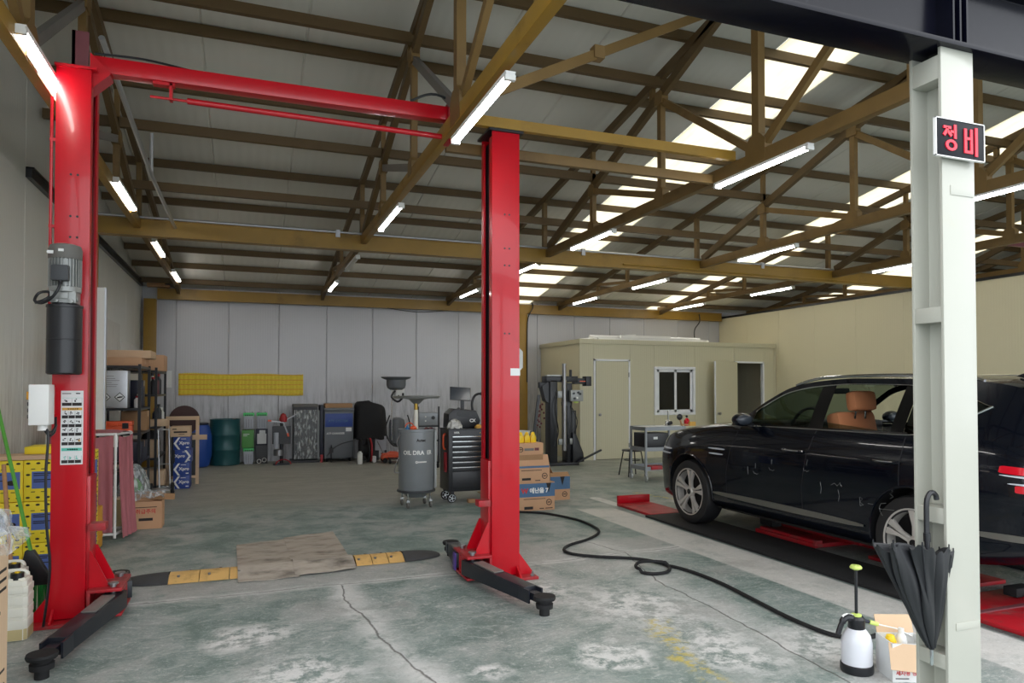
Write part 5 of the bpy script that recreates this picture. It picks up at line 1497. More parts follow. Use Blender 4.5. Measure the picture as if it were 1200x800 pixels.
MB().box(.06,.30,-.22,-.20,.22,.52).build('grey_panel', mt['batt_grey'], r)
r = thing('cable_reel', 'black cable reel with red flange on the floor below the black cover', 'reel', (2.32, 14.96, 0))
MB().lathe([(.0,-.05),(.24,-.05),(.25,-.04),(.25,-.02),(.12,-.02),(.12,.10),(.25,.10),(.25,.13),(0,.13)], 28, (-.06, 0, .252), 'x').build('drum', mt['blackmatte'], r)
MB().lathe([(.10,.0),(.25,.0),(.255,.015),(.25,.03),(.10,.03)], 28, (.09, 0, .257), 'x').build('red_flange', mt['red_dirty'], r)
MB().box(.14,.22,-.10,.02,0,.13).build('white_pot', mt['white'], r, bevel=.01)
r = thing('trolley_jack', 'low orange trolley jack on the floor left of the oil drainer', 'jack', (2.90, 14.85, 0))
MB().prism([(-.25,.06),(.22,.06),(.22,.20),(-.05,.22),(-.25,.14)], 'y', -.12, -.09).prism([(-.25,.06),(.22,.06),(.22,.20),(-.05,.22),(-.25,.14)], 'y', .09, .12).box(-.25,.22,-.09,.09,.16,.19).build('frame', mt['orange'], r, bevel=.004)
for x_, y_ in ((-.2,-.14),(-.2,.14),(.16,-.14),(.16,.14)): MB().lathe([(0,-.02),(.045,-.02),(.052,0),(.045,.02),(0,.02)], 14, (x_, y_, .052), 'y').build('wheel', mt['blackmatte'], r)
MB().tube([(-.2,0,.15),(-.34,0,.45)], .012, 8).build('handle', mt['steel'], r)
MB().lathe([(0,.0),(.05,0),(.055,.02),(0,.021)], 14, (.12,0,.19)).build('saddle', mt['steel'], r)
# yellow band on the back wall
r = thing('yellow_banner', 'long band of yellow woven mesh hung on the grey back wall', 'banner', (-.08, 15.885, 1.63))
for i in range(10):
    a, b = -1.24+i*.245, -1.24+(i+1)*.245
    MB().grid(lambda u, v: (a+(b-a)*u, -.006-.008*abs(math.sin(u*PI*3+i))-.006*abs(math.sin(v*21)), -.225+.45*v+.012*math.sin((a+(b-a)*u)*5)+.012*(1 if v in (0,1) else 0)*math.sin(u*40+i)), 12, 14).build('mesh_piece', mt['banner'], r, angle=40)
for z in (-.205,-.10,0,.10,.205): MB().box(-1.24,1.21,-.018,-.002,z-.008,z+.008).build('strap', mt['amber'], r)

# ================================================================== OIL DRAINERS, TOOL CHEST
def pan(r, cx, cy, z, R_, m, deep=.12):
    MB().lathe([(.04,z-deep-.06),(.10,z-deep),(R_*.7,z-deep+.02),(R_*.97,z-.02),(R_*1.02,z),(R_*1.04,z+.006),(R_*1.02,z+.012),(R_*.95,z),(R_*.7,z-deep+.04),(.05,z-deep+.02)], 32, (cx, cy, 0)).build('drain_pan', m, r)
r = thing('oil_drainer', 'grey oil drainer drum on castors with white lettering and a wide top pan', 'oil drainer', (2.09, 9.16, 0))
MB().lathe([(.0,.17),(.12,.13),(.16,.17),(.225,.20),(.232,.21),(.232,.985),(.242,.99),(.242,1.02),(.225,1.022),(.222,1.0),(.0,1.0)], 36).build('drum', mt['grey'], r)
MB().lathe([(.238,.20),(.252,.205),(.252,.225),(.236,.23)], 36).build('hoop', mt['dkgrey'], r)
for a in (-2.3, -.75, .8, 2.4):
    x_, y_ = .215*math.cos(a), .215*math.sin(a)
    MB().cyl((x_,y_,.10),(x_,y_,.21),.012,n=8).box(x_-.02,x_+.02,y_-.02,y_+.02,.08,.11).build('castor_fork', mt['chrome'], r)
    MB().lathe([(0,-.014),(.04,-.014),(.045,0),(.04,.014),(0,.014)], 16, (x_, y_, .047), 'x').build('castor_wheel', mt['motorcap'], r)
MB().cyl((-.01,-.02,1.0),(-.01,-.02,1.36),.026,n=14).build('standpipe', mt['gold'], r)
MB().cyl((-.01,-.02,1.02),(-.01,-.02,1.27),.030,n=14).build('sight_tube', mt['jerry'], r)
pan(r, 0.0, 0, 1.44, .30, mt['motorgrey'], .035)
MB().tube(smooth_path([(-.22,-.06,.95),(-.27,-.06,.85),(-.235,-.06,.7),(-.29,-.08,.55),(-.30,-.08,.47),(-.24,-.08,.46)], 6), .007, 6).build('chain_hook', mt['steel'], r)
MB().box(.235,.262,-.05,.05,.24,.99).build('side_channel', mt['motorgrey'], r)
for s_, z, sz, m_ in (('OIL DRA  ER', .72, .074, mt['inkwhite']), ('Autec', .88, .05, mt['ink']), ('O=====', .60, .04, mt['inkwhite'])):
    # wrap flat lettering round the drum
    cu = text(r, 'lettering', s_, sz, m_, (0,0,0), (0,0,0), .002)
    me = cu.data
    off_a = -1.70+(.18 if z != .72 else 0)
    for v in me.vertices:
        a = off_a + v.co.x/.2335; zz = v.co.y; rr = .2335+v.co.z
        v.co = (rr*math.cos(a), rr*math.sin(a), z+zz)
    me.update()
for i, (p, m_, nm, lab, ct) in enumerate((((-.14,-.1,1.003), mt['bluebit'], 'blue_funnel', 'small blue funnel lying on top of the near oil drainer', 'funnel'), ((-.075,-.15,1.003), mt['orange'], 'red_strap_wrench', 'red orange strap wrench lying on top of the near oil drainer', 'wrench'), ((.15,-.10,1.003), mt['maroon'], 'dark_rag', 'dark maroon rag lying on top of the near oil drainer', 'rag'))):
    m = MB()
    if i == 0: m.lathe([(.05,.0),(.052,.006),(.015,.05),(.012,.07),(.01,.07),(.012,.05),(.045,.004)], 16)
    elif i == 1: m.ball((0,0,.035), .035, (1.3,.9,.95), 14, 8).tube([(-.05+.055*math.cos(t*.3), 0, .05+.055*math.sin(t*.3)) for t in range(11)], .007, 6)
    else: m.grid(lambda u, v: (-.06+.12*u, -.05+.1*v, .012+.03*abs(math.sin(u*7)*math.cos(v*6))), 12, 10)
    o = m.build(nm, m_); o.location = (2.09+p[0], 9.16+p[1], 1.0); tag(o, lab, ct)
# far drainer
r = thing('oil_drainer', 'tall dark grey oil drainer with a bowl on a pole by the back wall', 'oil drainer', (2.92, 14.6, 0))
MB().lathe([(.0,.36),(.10,.37),(.155,.42),(.165,.48),(.165,.82),(.15,.90),(.06,.95),(.0,.955)], 30).build('drum', mt['machine_grey'], r)
pan(r, -.03, -.05, 1.78, .30, mt['machine_grey'], .07)
MB().lathe([(.12,1.52),(.18,1.56),(.20,1.62),(.20,1.73),(.15,1.735)], 28, (-.03,-.05,0)).build('bowl', mt['machine_grey'], r)
MB().cyl((-.13,-.1,.9),(-.13,-.1,1.56),.014,n=10).cyl((-.13,-.12,.48),(-.13,-.12,1.0),.012,n=10).build('pole', mt['chrome'], r)
MB().tube(smooth_path([(-.18,-.15,1.0),(-.27,-.18,.7),(-.16,-.24,.42),(.03,-.25,.37),(.2,-.2,.5),(.25,-.1,.8),(.2,-.1,1.0)], 7), .014, 8).tube(smooth_path([(-.06,-.1,1.50),(-.14,-.14,1.38),(-.02,-.16,1.28),(.08,-.16,1.36),(.10,-.13,1.45)], 6), .022, 8).build('hose', mt['black'], r)
for x_ in (-.17,.17): MB().lathe([(0,-.02),(.05,-.02),(.055,0),(.05,.02),(0,.02)], 14, (x_, -.14, .056), 'x').build('wheel', mt['blackmatte'], r)
MB().box(-.17,.17,-.14,.14,.09,.11).build('base', mt['black'], r)
r = thing('wall_switch', 'white switch box on the back wall beside the tall oil drainer', 'switch', (3.24, 15.87, 1.50))
MB().box(-.10,.10,-.05,.03,-.17,.17).build('case', mt['paper'], r, bevel=.01)
MB().cyl((.05,-.052,-.11),(.05,-.05,-.11),.015,n=10).cyl((-.04,-.052,-.11),(-.04,-.05,-.11),.015,n=10).build('button', mt['ink'], r)
# bench grinder / welder cart
r = thing('welder_cart', 'grey welding machine on a dark cart behind the near oil drainer', 'machine', (3.30, 13.6, 0))
MB().box(-.22,.22,-.2,.2,.52,.55).box(-.22,-.19,-.2,-.17,.1,1.2).box(.19,.22,-.2,-.17,.1,1.2).box(-.22,.22,-.2,.2,.10,.13).box(-.22,.22,-.2,.2,.80,.83).build('cart', mt['black'], r)
MB().box(-.19,.19,-.19,.19,.831,1.08).build('power_source', mt['grey'], r, bevel=.012)
MB().cyl((.09,-.193,.98),(.09,-.215,.98),.035,n=14).build('dial', mt['black'], r)
for z in (.92, 1.0): MB().cyl((-.06,-.191,z),(-.06,-.2,z),.014,n=10).build('button', mt['inkwhite'], r)
for x_ in (-.2,.2): MB().lathe([(0,-.015),(.05,-.015),(.05,.015),(0,.015)], 14, (x_, -.15, .051), 'x').build('wheel', mt['blackmatte'], r)
o = MB().grid(lambda u, v: ((.11*math.cos(2*PI*u)*math.sin(PI*v*.5)), .09*math.sin(2*PI*u)*math.sin(PI*v*.5), .15*math.cos(PI*v*.5)+.012*math.sin(18*u*PI)*math.sin(v*9)), 30, 8, True).build('white_cloth', mt['paper'], None, angle=30); o.location = (3.25, 13.5, .552)
tag(o, 'crumpled white cloth on the shelf of the welding cart', 'cloth')

# tool chest
r = thing('tool_chest', 'black roller tool chest with seven drawers beside the right red post', 'tool chest', (2.91, 9.42, 0))
w, d, h0, h1 = .74, .46, .16, .99
MB().box(-w/2,w/2,-d/2,d/2,h0,h1).build('body', mt['black'], r, bevel=.006)
MB().box(-w/2-.004,w/2+.004,-d/2-.006,d/2+.004,h1,h1+.012).build('top', mt['black'], r)
zs = [.905, .84, .77, .70, .63, .56, .49]
for i, z in enumerate(zs):
    dr = MB().box(-w/2+.05,w/2-.02,-d/2-.012,-d/2,z-.062,z).build('drawer', mt['dkgrey'] if False else mt['black'], r, bevel=.002)
    MB().box(-w/2+.05,w/2-.02,-d/2-.022,-d/2-.0125,z-.012,z-.001).build('drawer_rail', mt['chrome'], dr)
dr = MB().box(-w/2+.05,w/2-.02,-d/2-.012,-d/2,.19,.425).build('drawer', mt['black'], r, bevel=.002)
text(r, 'lettering', 'SAT 701', .055, mt['inkwhite'], (.21, -d/2-.0128, .30), RF, .003)
text(r, 'lettering', 'SATA', .03, mt['inkwhite'], (-.26, -d/2-.001, .952), RF, .002)
MB().cyl((.07,-d/2,.945),(.07,-d/2-.01,.945),.010,n=10).build('lock', mt['chrome'], r)
MB().tube(smooth_path([(-w/2-.002,-.07,.72),(-w/2-.03,-.07,.75),(-w/2-.03,-.07,.90),(-w/2-.002,-.07,.93)], 5), .014, 8).build('side_handle', mt['orange'], r); 
MB().tube([(-w/2-.015,-.15,.42),(-w/2-.015,-.15,.68),(-w/2-.015,-.07,.68),(-w/2-.015,-.07,.42)], .010, 8, closed=True).build('red_handle', mt['red_dirty'], r)
for x_ in (-w/2+.06, w/2-.06):
    for y_ in (-.17, .17):
        MB().box(x_-.025,x_+.025,y_-.03,y_+.03,.125,.16).build('castor_fork', mt['black'], r)
        wh = MB().lathe([(.03,-.018),(.058,-.018),(.064,-.008),(.064,.008),(.058,.018),(.03,.018)], 20, (x_, y_, .066), 'y').build('castor_wheel', mt['blackmatte'], r)
        m = MB().lathe([(.044,-.0195),(.05,-.0195),(.05,.0195),(.044,.0195)], 18, (x_, y_, .066), 'y', False).cyl((x_,y_-.02,.066),(x_,y_+.02,.066),.014,n=10)
        for q in range(5):
            a = 2*PI*q/5; m.bar((x_+.012*math.cos(a), y_-.019, .066+.012*math.sin(a)), (x_+.047*math.cos(a), y_-.019, .066+.047*math.sin(a)), .008, .010)
        m.build('wheel_spoke', mt['chrome'], wh)
TC = 1.003
r = thing('diagnostic_scanner', 'black diagnostic device with tilted monitor standing on the tool chest', 'machine', (2.83, 9.50, TC))
MB().prism([(-.25,0),(.18,0),(.22,.10),(.16,.24),(-.16,.27),(-.24,.20)], 'y', -.13, .16).build('body', mt['black'], r, bevel=.02)
MB().box(-.12,.08,-.138,-.129,.16,.22).build('dark_panel', mt['dkgrey'], r)
text(r, 'lettering', 'CX', .06, mt['inkwhite'], (.10, -.1325, .10), RF, .002)
MB().bar((-.0,.03,.25),(.0,.03,.42),.045,.03).build('stalk', mt['black'], r)
mo_ = MB().cbox((-.03,.03,.47), (.30,.02,.19), Matrix.Rotation(math.radians(-14), 3, 'X') @ Matrix.Rotation(math.radians(4), 3, 'Y')).build('monitor', mt['black'], r, bevel=.004)
MB().cbox((-.03,.0195,.4725), (.278,.004,.166), Matrix.Rotation(math.radians(-14), 3, 'X') @ Matrix.Rotation(math.radians(4), 3, 'Y')).build('screen', mt['screen'], mo_)
for i in range(6): MB().ball((-.08+.05*i, -.06+.02*(i % 2), .265-.012*i), .022, (1.3,1,.8), 8, 6).build('clamp_knob', mt['dkgrey'], r)
r = thing('hoop_stand', 'black arched hose stand on the tool chest next to the red post', 'stand', (3.10, 9.62, TC))
MB().tube(smooth_path([(-.07,0,.15),(-.10,0,.32),(-.06,0,.44),(.03,0,.47),(.10,0,.40),(.15,0,.22),(.16,0,.02)], 7), .018, 10).cyl((.16,0,.0),(.16,0,.36),.022,n=12).box(-.05,.2,-.06,.06,0,.03).tube(smooth_path([(.03,.02,.48),(.10,.02,.46),(.17,.01,.30)], 5), .014, 8).build('arch', mt['black'], r)
o = MB().grid(lambda u, v: (.10*math.cos(2*PI*u)*math.sin(PI*(v*.49+.01))*(1+.12*math.sin(31*u*2)), .08*math.sin(2*PI*u)*math.sin(PI*(v*.49+.01)), .12*math.cos(PI*v*.49)+.012*math.sin(40*u+17*v)), 28, 10, True).build('crumpled_foil', mt['foil'], None, angle=12); o.location = (2.66, 9.32, TC)
tag(o, 'crumpled silver foil lump on the left end of the tool chest', 'foil')
for i, (x_, m_, s_) in enumerate(((2.99, mt['inkochre'], .045), (3.08, mt['maroon'], .05), (3.14, mt['maroon'], .04), (3.22, mt['card'], .04))):
    o = MB().grid(lambda u, v: (s_*1.3*math.cos(2*PI*u)*math.sin(PI*(v*.49+.01)), s_*math.sin(2*PI*u)*math.sin(PI*(v*.49+.01)), s_*1.1*math.cos(PI*v*.49)+.006*math.sin(30*u+9*v)), 18, 7, True).build('work_glove', m_, None, angle=25); o.location = (x_, 9.28, TC)
    tag(o, ['ochre work glove on the tool chest', 'larger maroon glove on the tool chest', 'smaller maroon glove on the tool chest', 'brown rag on the tool chest close to the red post'][i], 'glove')
o = MB().box(-.05,.05,-.04,.04,0,.05).build('brick', mt['card_dk'], None, bevel=.004); o.location = (2.86, 9.2, 0)
tag(o, 'reddish brown block on the floor under the tool chest', 'block')

# ================================================================== CARTONS BY THE RIGHT POST
def obox(name, label, loc, w, d, h, rz=0, band=None, open_=False):
    r = thing(name, label, 'box', loc, rz, 'brown cartons by the right red post')
    m = shell(MB(), w, d, h) if open_ else MB().box(-w/2,w/2,-d/2,d/2,0,h)
    m.build('box_walls', mt['card'], r, bevel=0 if open_ else .003)
    return r
cx0, cy0 = 3.45, 8.47
r1 = obox('brown_carton', 'brown and blue carton at the bottom of the stack by the right red post', (cx0, cy0, 0), .50, .34, .355)
MB().box(-.249,.251,-.1715,-.1698,.175,.345).build('blue_band', mt['inkblue'], r1)
text(r1, 'lettering', 'W', .085, mt['inkred'], (-.165, -.1722, .25), RF, .004)
text(r1, 'lettering', '에난올 7', .072, mt['inkwhite'], (.03, -.1722, .25), RF, .003)
MB().prism([(.13,.345),(.20,.345),(.165,.22)], 'y', -.1725, -.1716).build('dark_wedge', mt['ink'], r1)
def logo(r, cx, cz, yf, rr=.035):
    MB().tube([(cx+rr*math.cos(2*PI*q/20), yf, cz+rr*math.sin(2*PI*q/20)) for q in range(20)], .005, 6, closed=True).box(cx-rr*.6, cx+rr*.6, yf-.001, yf+.001, cz-.006, cz+.006).build('round_mark', mt['ink'], r)
logo(r1, .17, .10, -.1702)
MB().box(-.17,-.05,-.1712,-.1698,.02,.055).box(.04,.10,-.1712,-.1698,.02,.03).box(.12,.22,-.1712,-.1698,.02,.03).box(-.18,.12,-.1712,-.1698,.145,.152).build('print', mt['ink'], r1)
MB().box(-.2512,-.2498,-.14,.0,.05,.25).build('red_print', mt['maroon'], r1)
r2 = obox('brown_carton', 'open brown carton with raised flaps in the middle of the stack', (cx0-.05, cy0-.01, .357), .46, .32, .215, 0, open_=True)
MB().box(-.225,.225,-.1615,-.1598,.185,.210).build('blue_band', mt['inkblue'], r2)
MB().bar((0,-.157,.215),(0,-.10,.345),.455,.004).build('front_flap', mt['card'], r2)
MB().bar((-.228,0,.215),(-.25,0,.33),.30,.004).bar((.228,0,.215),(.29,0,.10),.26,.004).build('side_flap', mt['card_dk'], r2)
logo(r2, .16, .08, -.1602, .034)
MB().box(-.15,-.03,-.1612,-.1598,.03,.06).box(.03,.10,-.1612,-.1598,.02,.03).box(-.16,.12,-.1612,-.1598,.15,.158).build('print', mt['ink'], r2)
r3 = obox('brown_carton', 'printed brown carton on top of the stack carrying yellow cans', (cx0-.11, cy0+.0, .705), .42, .30, .15)
logo(r3, -.10, .07, -.1502, .030)
MB().box(-.05,.08,-.1512,-.1498,.055,.085).build('print', mt['greysteel'], r3)
MB().box(.09,.15,-.1512,-.1498,.055,.09).build('red_print', mt['maroon'], r3)
# the flap that carries the top box
MB().box(-.21,.21,-.14,.15,-.135,-.001).build('inner_pack', mt['card_dk'], r3)
r4 = obox('brown_carton', 'brown and blue carton on the floor behind the stack at its right', (4.08, 9.15, 0), .30, .36, .33, open_=True)
MB().box(-.149,.151,-.1815,-.1798,.15,.325).build('blue_band', mt['inkblue'], r4)
MB().prism([(.0,.325),(.07,.325),(.035,.20)], 'y', -.1825, -.1812).build('dark_wedge', mt['ink'], r4)
logo(r4, .07, .08, -.1802, .034)
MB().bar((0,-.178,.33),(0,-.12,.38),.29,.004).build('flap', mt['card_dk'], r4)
def ycan(): 
    r = thing('yellow_can', 'x', 'can', (0,0,0), 0, 'yellow cans on the carton stack')
    MB().prism([(-.036,0),(.036,0),(.036,.07),(.018,.105),(-.018,.105),(-.036,.07)], 'y', -.03, .03).build('body', mt['yellow_plastic'], r, bevel=.006)
    MB().tube(smooth_path([(-.022,0,.095),(-.012,0,.125),(.012,0,.128),(.024,0,.095)], 4), .007, 6).cyl((0,0,.10),(0,0,.125),.012,n=10).build('handle', mt['yellow_plastic'], r)
    return r
yk = ycan()
for i in range(4):
    lab = 'bright yellow plastic can on the carton stack, %s' % ['half hidden by the red post', 'second from the red post', 'third from the red post', 'rightmost of the row'][i]
    loc = (3.19+.085*i, 8.42, .856)
    if i == 0: yk.location = loc; yk['label'] = lab
    else: dup(yk, loc, None, lab)
# octagonal panel on the column behind the right post
r = thing('octagon_sign', 'white octagonal panel mostly hidden behind the right red post', 'sign', (3.56, 9.80, 1.98))
MB().prism([(.31*math.cos(PI/8+PI*q/4), .31*math.sin(PI/8+PI*q/4)) for q in range(8)], 'y', -.01, .01).build('panel', mt['paper'], r)
MB().box(-.2,.0,.01,.07,-.02,.02).build('bracket', mt['greysteel'], r)
# washing tub etc. behind cartons
r = thing('work_table', 'dark low bench with pots between the cartons and the tyre changer', 'bench', (5.0, 12.9, 0))
MB().box(-.3,.3,-.2,.2,.52,.56).box(-.28,-.24,-.18,-.14,0,.52).box(.24,.28,-.18,-.14,0,.52).box(-.28,-.24,.14,.18,0,.52).box(.24,.28,.14,.18,0,.52).build('bench', mt['dkgrey'], r)
o = MB().lathe([(.0,0),(.12,0),(.15,.02),(.17,.16),(.175,.165),(.165,.165),(.14,.03),(0,.02)], 24).build('washing_bowl', mt['paper']); o.location = (5.02, 12.85, .561)
tag(o, 'white bowl on the low bench left of the tyre changer', 'bowl')
r = thing('red_bucket', 'red pot on the low bench beside the white bowl', 'pot', (4.76, 12.84, .561))
MB().lathe([(0,0),(.07,0),(.085,.13),(.08,.13),(.065,.01)], 18).build('pot', mt['red_dirty'], r)
MB().ball((0,0,.15), .05, (1,1,.8), 10, 6).build('white_knob', mt['white'], r)
r = thing('junction_box', 'grey junction box on the column by the back wall', 'box', (5.93, 15.62, 1.35)); 
MB().box(-.10,.10,-.06,.06,-.2,.2).build('case', mt['batt_grey'], r, bevel=.008)
MB().box(-.03,.03,-.065,-.06,-.05,.05).build('door', mt['dkgrey'], r)

# ================================================================== TYRE CHANGER
r = thing('tyre_changer', 'tall black tyre changer machine in front of the office corner', 'machine', (5.95, 13.1, 0))
B = mt['black']
MB().box(-.30,.34,-.20,.22,.0,.06).build('base', B, r, bevel=.005)
MB().box(-.26,-.10,-.12,.14,.06,1.72).build('main_column', B, r, bevel=.01)
MB().box(.12,.24,-.10,.14,.06,1.66).build('rear_column', B, r, bevel=.01)
MB().box(-.34,.36,-.12,.14,1.68,1.80).build('head_beam', B, r, bevel=.01)
MB().prism([(-.42,1.60),(-.26,1.70),(-.26,1.25),(-.34,1.30)], 'y', -.08, .10).build('side_bracket', B, r)
MB().box(-.46,-.30,-.05,.05,1.56,1.68).build('cylinder_cap', B, r, bevel=.01)
MB().cyl((.03,-.16,.30),(.03,-.16,1.72),.050,n=20).cyl((.03,-.16,1.72),(.03,-.16,2.04),.040,n=20).cyl((.03,-.16,1.20),(.03,-.16,1.28),.06,n=20).cyl((.03,-.16,2.04),(.03,-.16,2.05),.045,n=20).build('air_cylinder', mt['steel'], r)
MB().cyl((.20,-.1,1.78),(.20,-.1,1.93),.028,n=12).build('hose_port', B, r)
MB().box(.30,.60,-.06,.06,1.64,1.76).box(.56,.68,-.09,.09,1.60,1.80).box(.40,.56,-.07,-.062,1.67,1.70).build('swing_arm', B, r, bevel=.012)
MB().box(.42,.55,-.075,-.0705,1.69,1.705).build('print', mt['orange'], r)
MB().box(.14,.42,-.24,-.15,1.29,1.52).build('control_panel', mt['motorgrey'], r, bevel=.012)
for q in ((.2,1.45),(.27,1.36),(.34,1.44),(.30,1.47),(.22,1.35)): MB().cyl((q[0],-.24,q[1]),(q[0],-.27,q[1]),.022,n=10).build('knob', B if q[0] != .27 else mt['white'], r)
MB().ball((.28,-.19,1.275),.035,(1.6,1,.7),10,6).build('yellow_knob', mt['lime'], r)
MB().box(-.12,-.02,-.18,-.12,1.36,1.5).box(-.10,-.02,-.19,-.14,.42,.54).box(.16,.22,-.15,-.1,.42,.54).build('valve_block', mt['motorgrey'], r, bevel=.006)
MB().prism([(.22,.06),(.48,.06),(.46,.24),(.30,.62),(.22,.66)], 'y', -.16, .16).build('bead_breaker', B, r, bevel=.01)
MB().bar((.30,-.20,.06),(.80,-.28,.30),.07,.03).build('pedal_bar', B, r)
MB().box(.24,.38,.0,.18,.3,1.1).build('motor_housing', B, r, bevel=.02)
for i in range(14):
    a = i*2.4; MB().ball((-.46+.10*math.cos(a)*(i % 3)/2, -.06+.05*math.sin(a), .78+.035*i), .022, (1,1,1), 8, 5).build('red_plastic_piece', mt['maroon'], r)
MB().bar((-.48,-.05,1.42),(-.62,-.1,.52),.05,.04).build('lever', B, r)
MB().tube(smooth_path([(-.15,-.15,1.4),(-.2,-.22,1.1),(-.12,-.2,.7),(-.2,-.2,.4)], 6), .012, 6).tube(smooth_path([(.2,-.12,1.2),(.3,-.2,.9),(.25,-.15,.6)], 6), .01, 6).build('hose', B, r)
o = MB().box(-.22,.16,-.05,.05,0,.025).build('white_tray', mt['paper']); o.location = (5.85, 13.05, 1.801)
tag(o, 'white flat thing lying on top of the tyre changer', 'tray')

# ================================================================== STOOL, CART
r = thing('stool', 'low black four-legged stool in front of the office door', 'stool', (6.42, 11.02, 0))
MB().lathe([(.0,.435),(.17,.437),(.185,.445),(.185,.455),(.17,.465),(0,.468)], 28).build('seat', mt['black'], r)
for a, b in ((-.15,-.15),(.15,-.15),(.15,.15),(-.15,.15)):
    MB().tube([(a*.75,b*.75,.44),(a*1.15,b*1.15,.003)], .011, 8).build('leg', mt['black'], r)
MB().tube([(.13*math.cos(2*PI*q/20)*1.1,.13*math.sin(2*PI*q/20)*1.1,.28) for q in range(20)], .007, 6, closed=True).build('ring', mt['black'], r)
r = thing('service_cart', 'grey three-tier service cart between the stool and the black car', 'cart', (6.56, 10.42, 0))
for z in (.20,.52,.86):
    MB().box(-.38,.40,-.25,.25,z-.015,z).box(-.38,.40,-.25,-.24,z,z+.05).box(-.38,.40,.24,.25,z,z+.05).box(-.38,-.37,-.24,.24,z,z+.05).box(.39,.40,-.24,.24,z,z+.05).build('tray', mt['grey'], r)
for a, b in ((-.37,-.24),(.39,-.24),(-.37,.24),(.39,.24)):
    MB().box(a-.015,a+.015,b-.015,b+.015,.14,.90).build('upright', mt['grey'], r)
    MB().lathe([(0,-.015),(.05,-.015),(.058,0),(.05,.015),(0,.015)], 16, (a, b, .059), 'x').build('castor_wheel', mt['galv'], r)
    MB().box(a-.02,a+.02,b-.02,b+.02,.10,.14).build('castor_fork', mt['steel'], r)
MB().box(-.34,.1,-.2,.2,.521,.80).build('dark_drawer', mt['black'], r, bevel=.006)
MB().box(-.20,-.12,-.203,-.2,.70,.74).build('sticker', mt['paper'], r)
o = MB().box(-.22,.22,-.16,.16,0,.004).build('paper_sheet', mt['paper']); o.location = (6.32, 10.28, .912); o.rotation_euler = (0, 0, .2)
tag(o, 'white paper sheets spread on the left end of the cart top', 'paper')
o = MB().box(-.20,.20,-.12,.12,0,.006).build('paper_sheet', mt['paper']); o.location = (6.70, 10.30, .912); o.rotation_euler = (0, 0, -.3)
tag(o, 'white paper sheets in the middle of the cart top', 'paper')
def gadget(name, label, cat, loc, f):
    m = MB(); f(m); o = m.build(name, [mt['chrome'], mt['black'], mt['taillamp'], mt['inkochre'], mt['wood']]); o.location = loc; tag(o, label, cat)
gadget('spray_gun', 'silver spray gun on the cart top', 'spray gun', (6.72, 10.33, .919), lambda m: (m.m(0).ball((0,0,.05),.05,(1.1,.9,1),12,8), m.m(1).cyl((-.03,-.03,.03),(.05,-.03,.05),.03,n=10), m.m(0).cyl((.0,0,.09),(.0,0,.25),.012,.016,10), m.m(0).tube([(-.04,0,.02),(-.07,0,.0)],.01,6)))
gadget('black_ball_mirror', 'round black inspection mirror standing on the cart', 'mirror', (6.93, 10.30, .912), lambda m: (m.m(1).ball((0,0,.15),.055,(1,.6,1),14,8), m.m(4).cyl((0.05,0,.0),(.0,0,.12),.014,n=8)))
gadget('red_toy_bottle', 'small red and white bottle on the cart beside the car', 'bottle', (7.06, 10.28, .912), lambda m: (m.m(2).lathe([(0,0),(.045,0),(.05,.05),(.05,.09),(.02,.13),(0,.13)],14), m.m(1).ball((0,0,.16),.022,(1,1,1),8,6)))
gadget('wood_brush', 'ochre wooden brush lying on the cart by the car bonnet', 'brush', (7.0, 10.22, .912), lambda m: (m.m(4).bar((-.1,0,.03),(.06,0,.02),.03,.02), m.m(3).box(.06,.18,-.03,.03,.0,.07)))
o = MB().box(-.13,.13,-.1,.1,0,.05).build('small_case', mt['batt_grey'], None, bevel=.006); o.location = (6.78, 10.3, .521)
tag(o, 'light grey box on the middle tray of the cart', 'box')
o = MB().box(-.12,.12,-.1,.1,0,.06).build('red_box', mt['red_dirty'], None, bevel=.006); o.location = (6.40, 10.25, .201)
tag(o, 'red box on the bottom tray of the cart', 'box')
# ================================================================== SCISSOR LIFT IN THE CAR BAY
sl = thing('scissor_lift', 'low red and black scissor lift in the floor under the dark car', 'lift', (5.635, 5.4, 0))
def sw(mb, nm, m, **k): return bw(mb, nm, m, sl, sl, **k)
for x0, x1 in ((4.50, 5.08), (6.19, 6.77)):
    sw(MB().box(x0, x1, 3.75, 7.42, 0, .026), 'runway', mt['blackmatte'], bevel=.004)
    sw(MB().box(x0+.08, x1, 7.43, 8.26, 0, .03), 'ramp', mt['red_dirty'], bevel=.004)
    sw(MB().box(x0+.10, x1, 8.26, 8.30, 0, .13), 'stop_plate', mt['red'], bevel=.004)
    sw(MB().box(x0+.05, x1+.55 if x0 < 5 else x1, 2.95, 3.74, 0, .028), 'ramp', mt['red_dirty'], bevel=.004)
    sw(MB().box(x0+.06, x1+.5 if x0 < 5 else x1, 3.38, 3.42, .028, .036), 'ramp_lip', mt['maroon'])
sw(MB().box(5.16, 5.66, 5.4, 6.25, 0, .04).box(5.18, 5.26, 5.4, 6.2, .04, .07).box(5.52, 5.60, 5.2, 6.3, .04, .08), 'scissor_arm', mt['red_dirty'], bevel=.004)
sw(MB().box(5.30, 5.66, 3.9, 4.9, 0, .03).box(5.66, 5.74, 4.2, 6.4, .0, .06), 'scissor_arm', mt['red_dirty'], bevel=.004)
sw(MB().box(5.26, 5.38, 6.1, 6.30, .07, .15), 'rubber_block', mt['blackmatte'], bevel=.006)
sw(MB().box(5.22, 5.42, 3.52, 3.62, .036, .10), 'rubber_block', mt['blackmatte'], bevel=.006)
sw(MB().box(5.35, 5.75, 3.25, 3.33, .028, .075).box(5.30, 5.36, 3.25, 3.6, .028, .06), 'red_bar', mt['red'], bevel=.004)

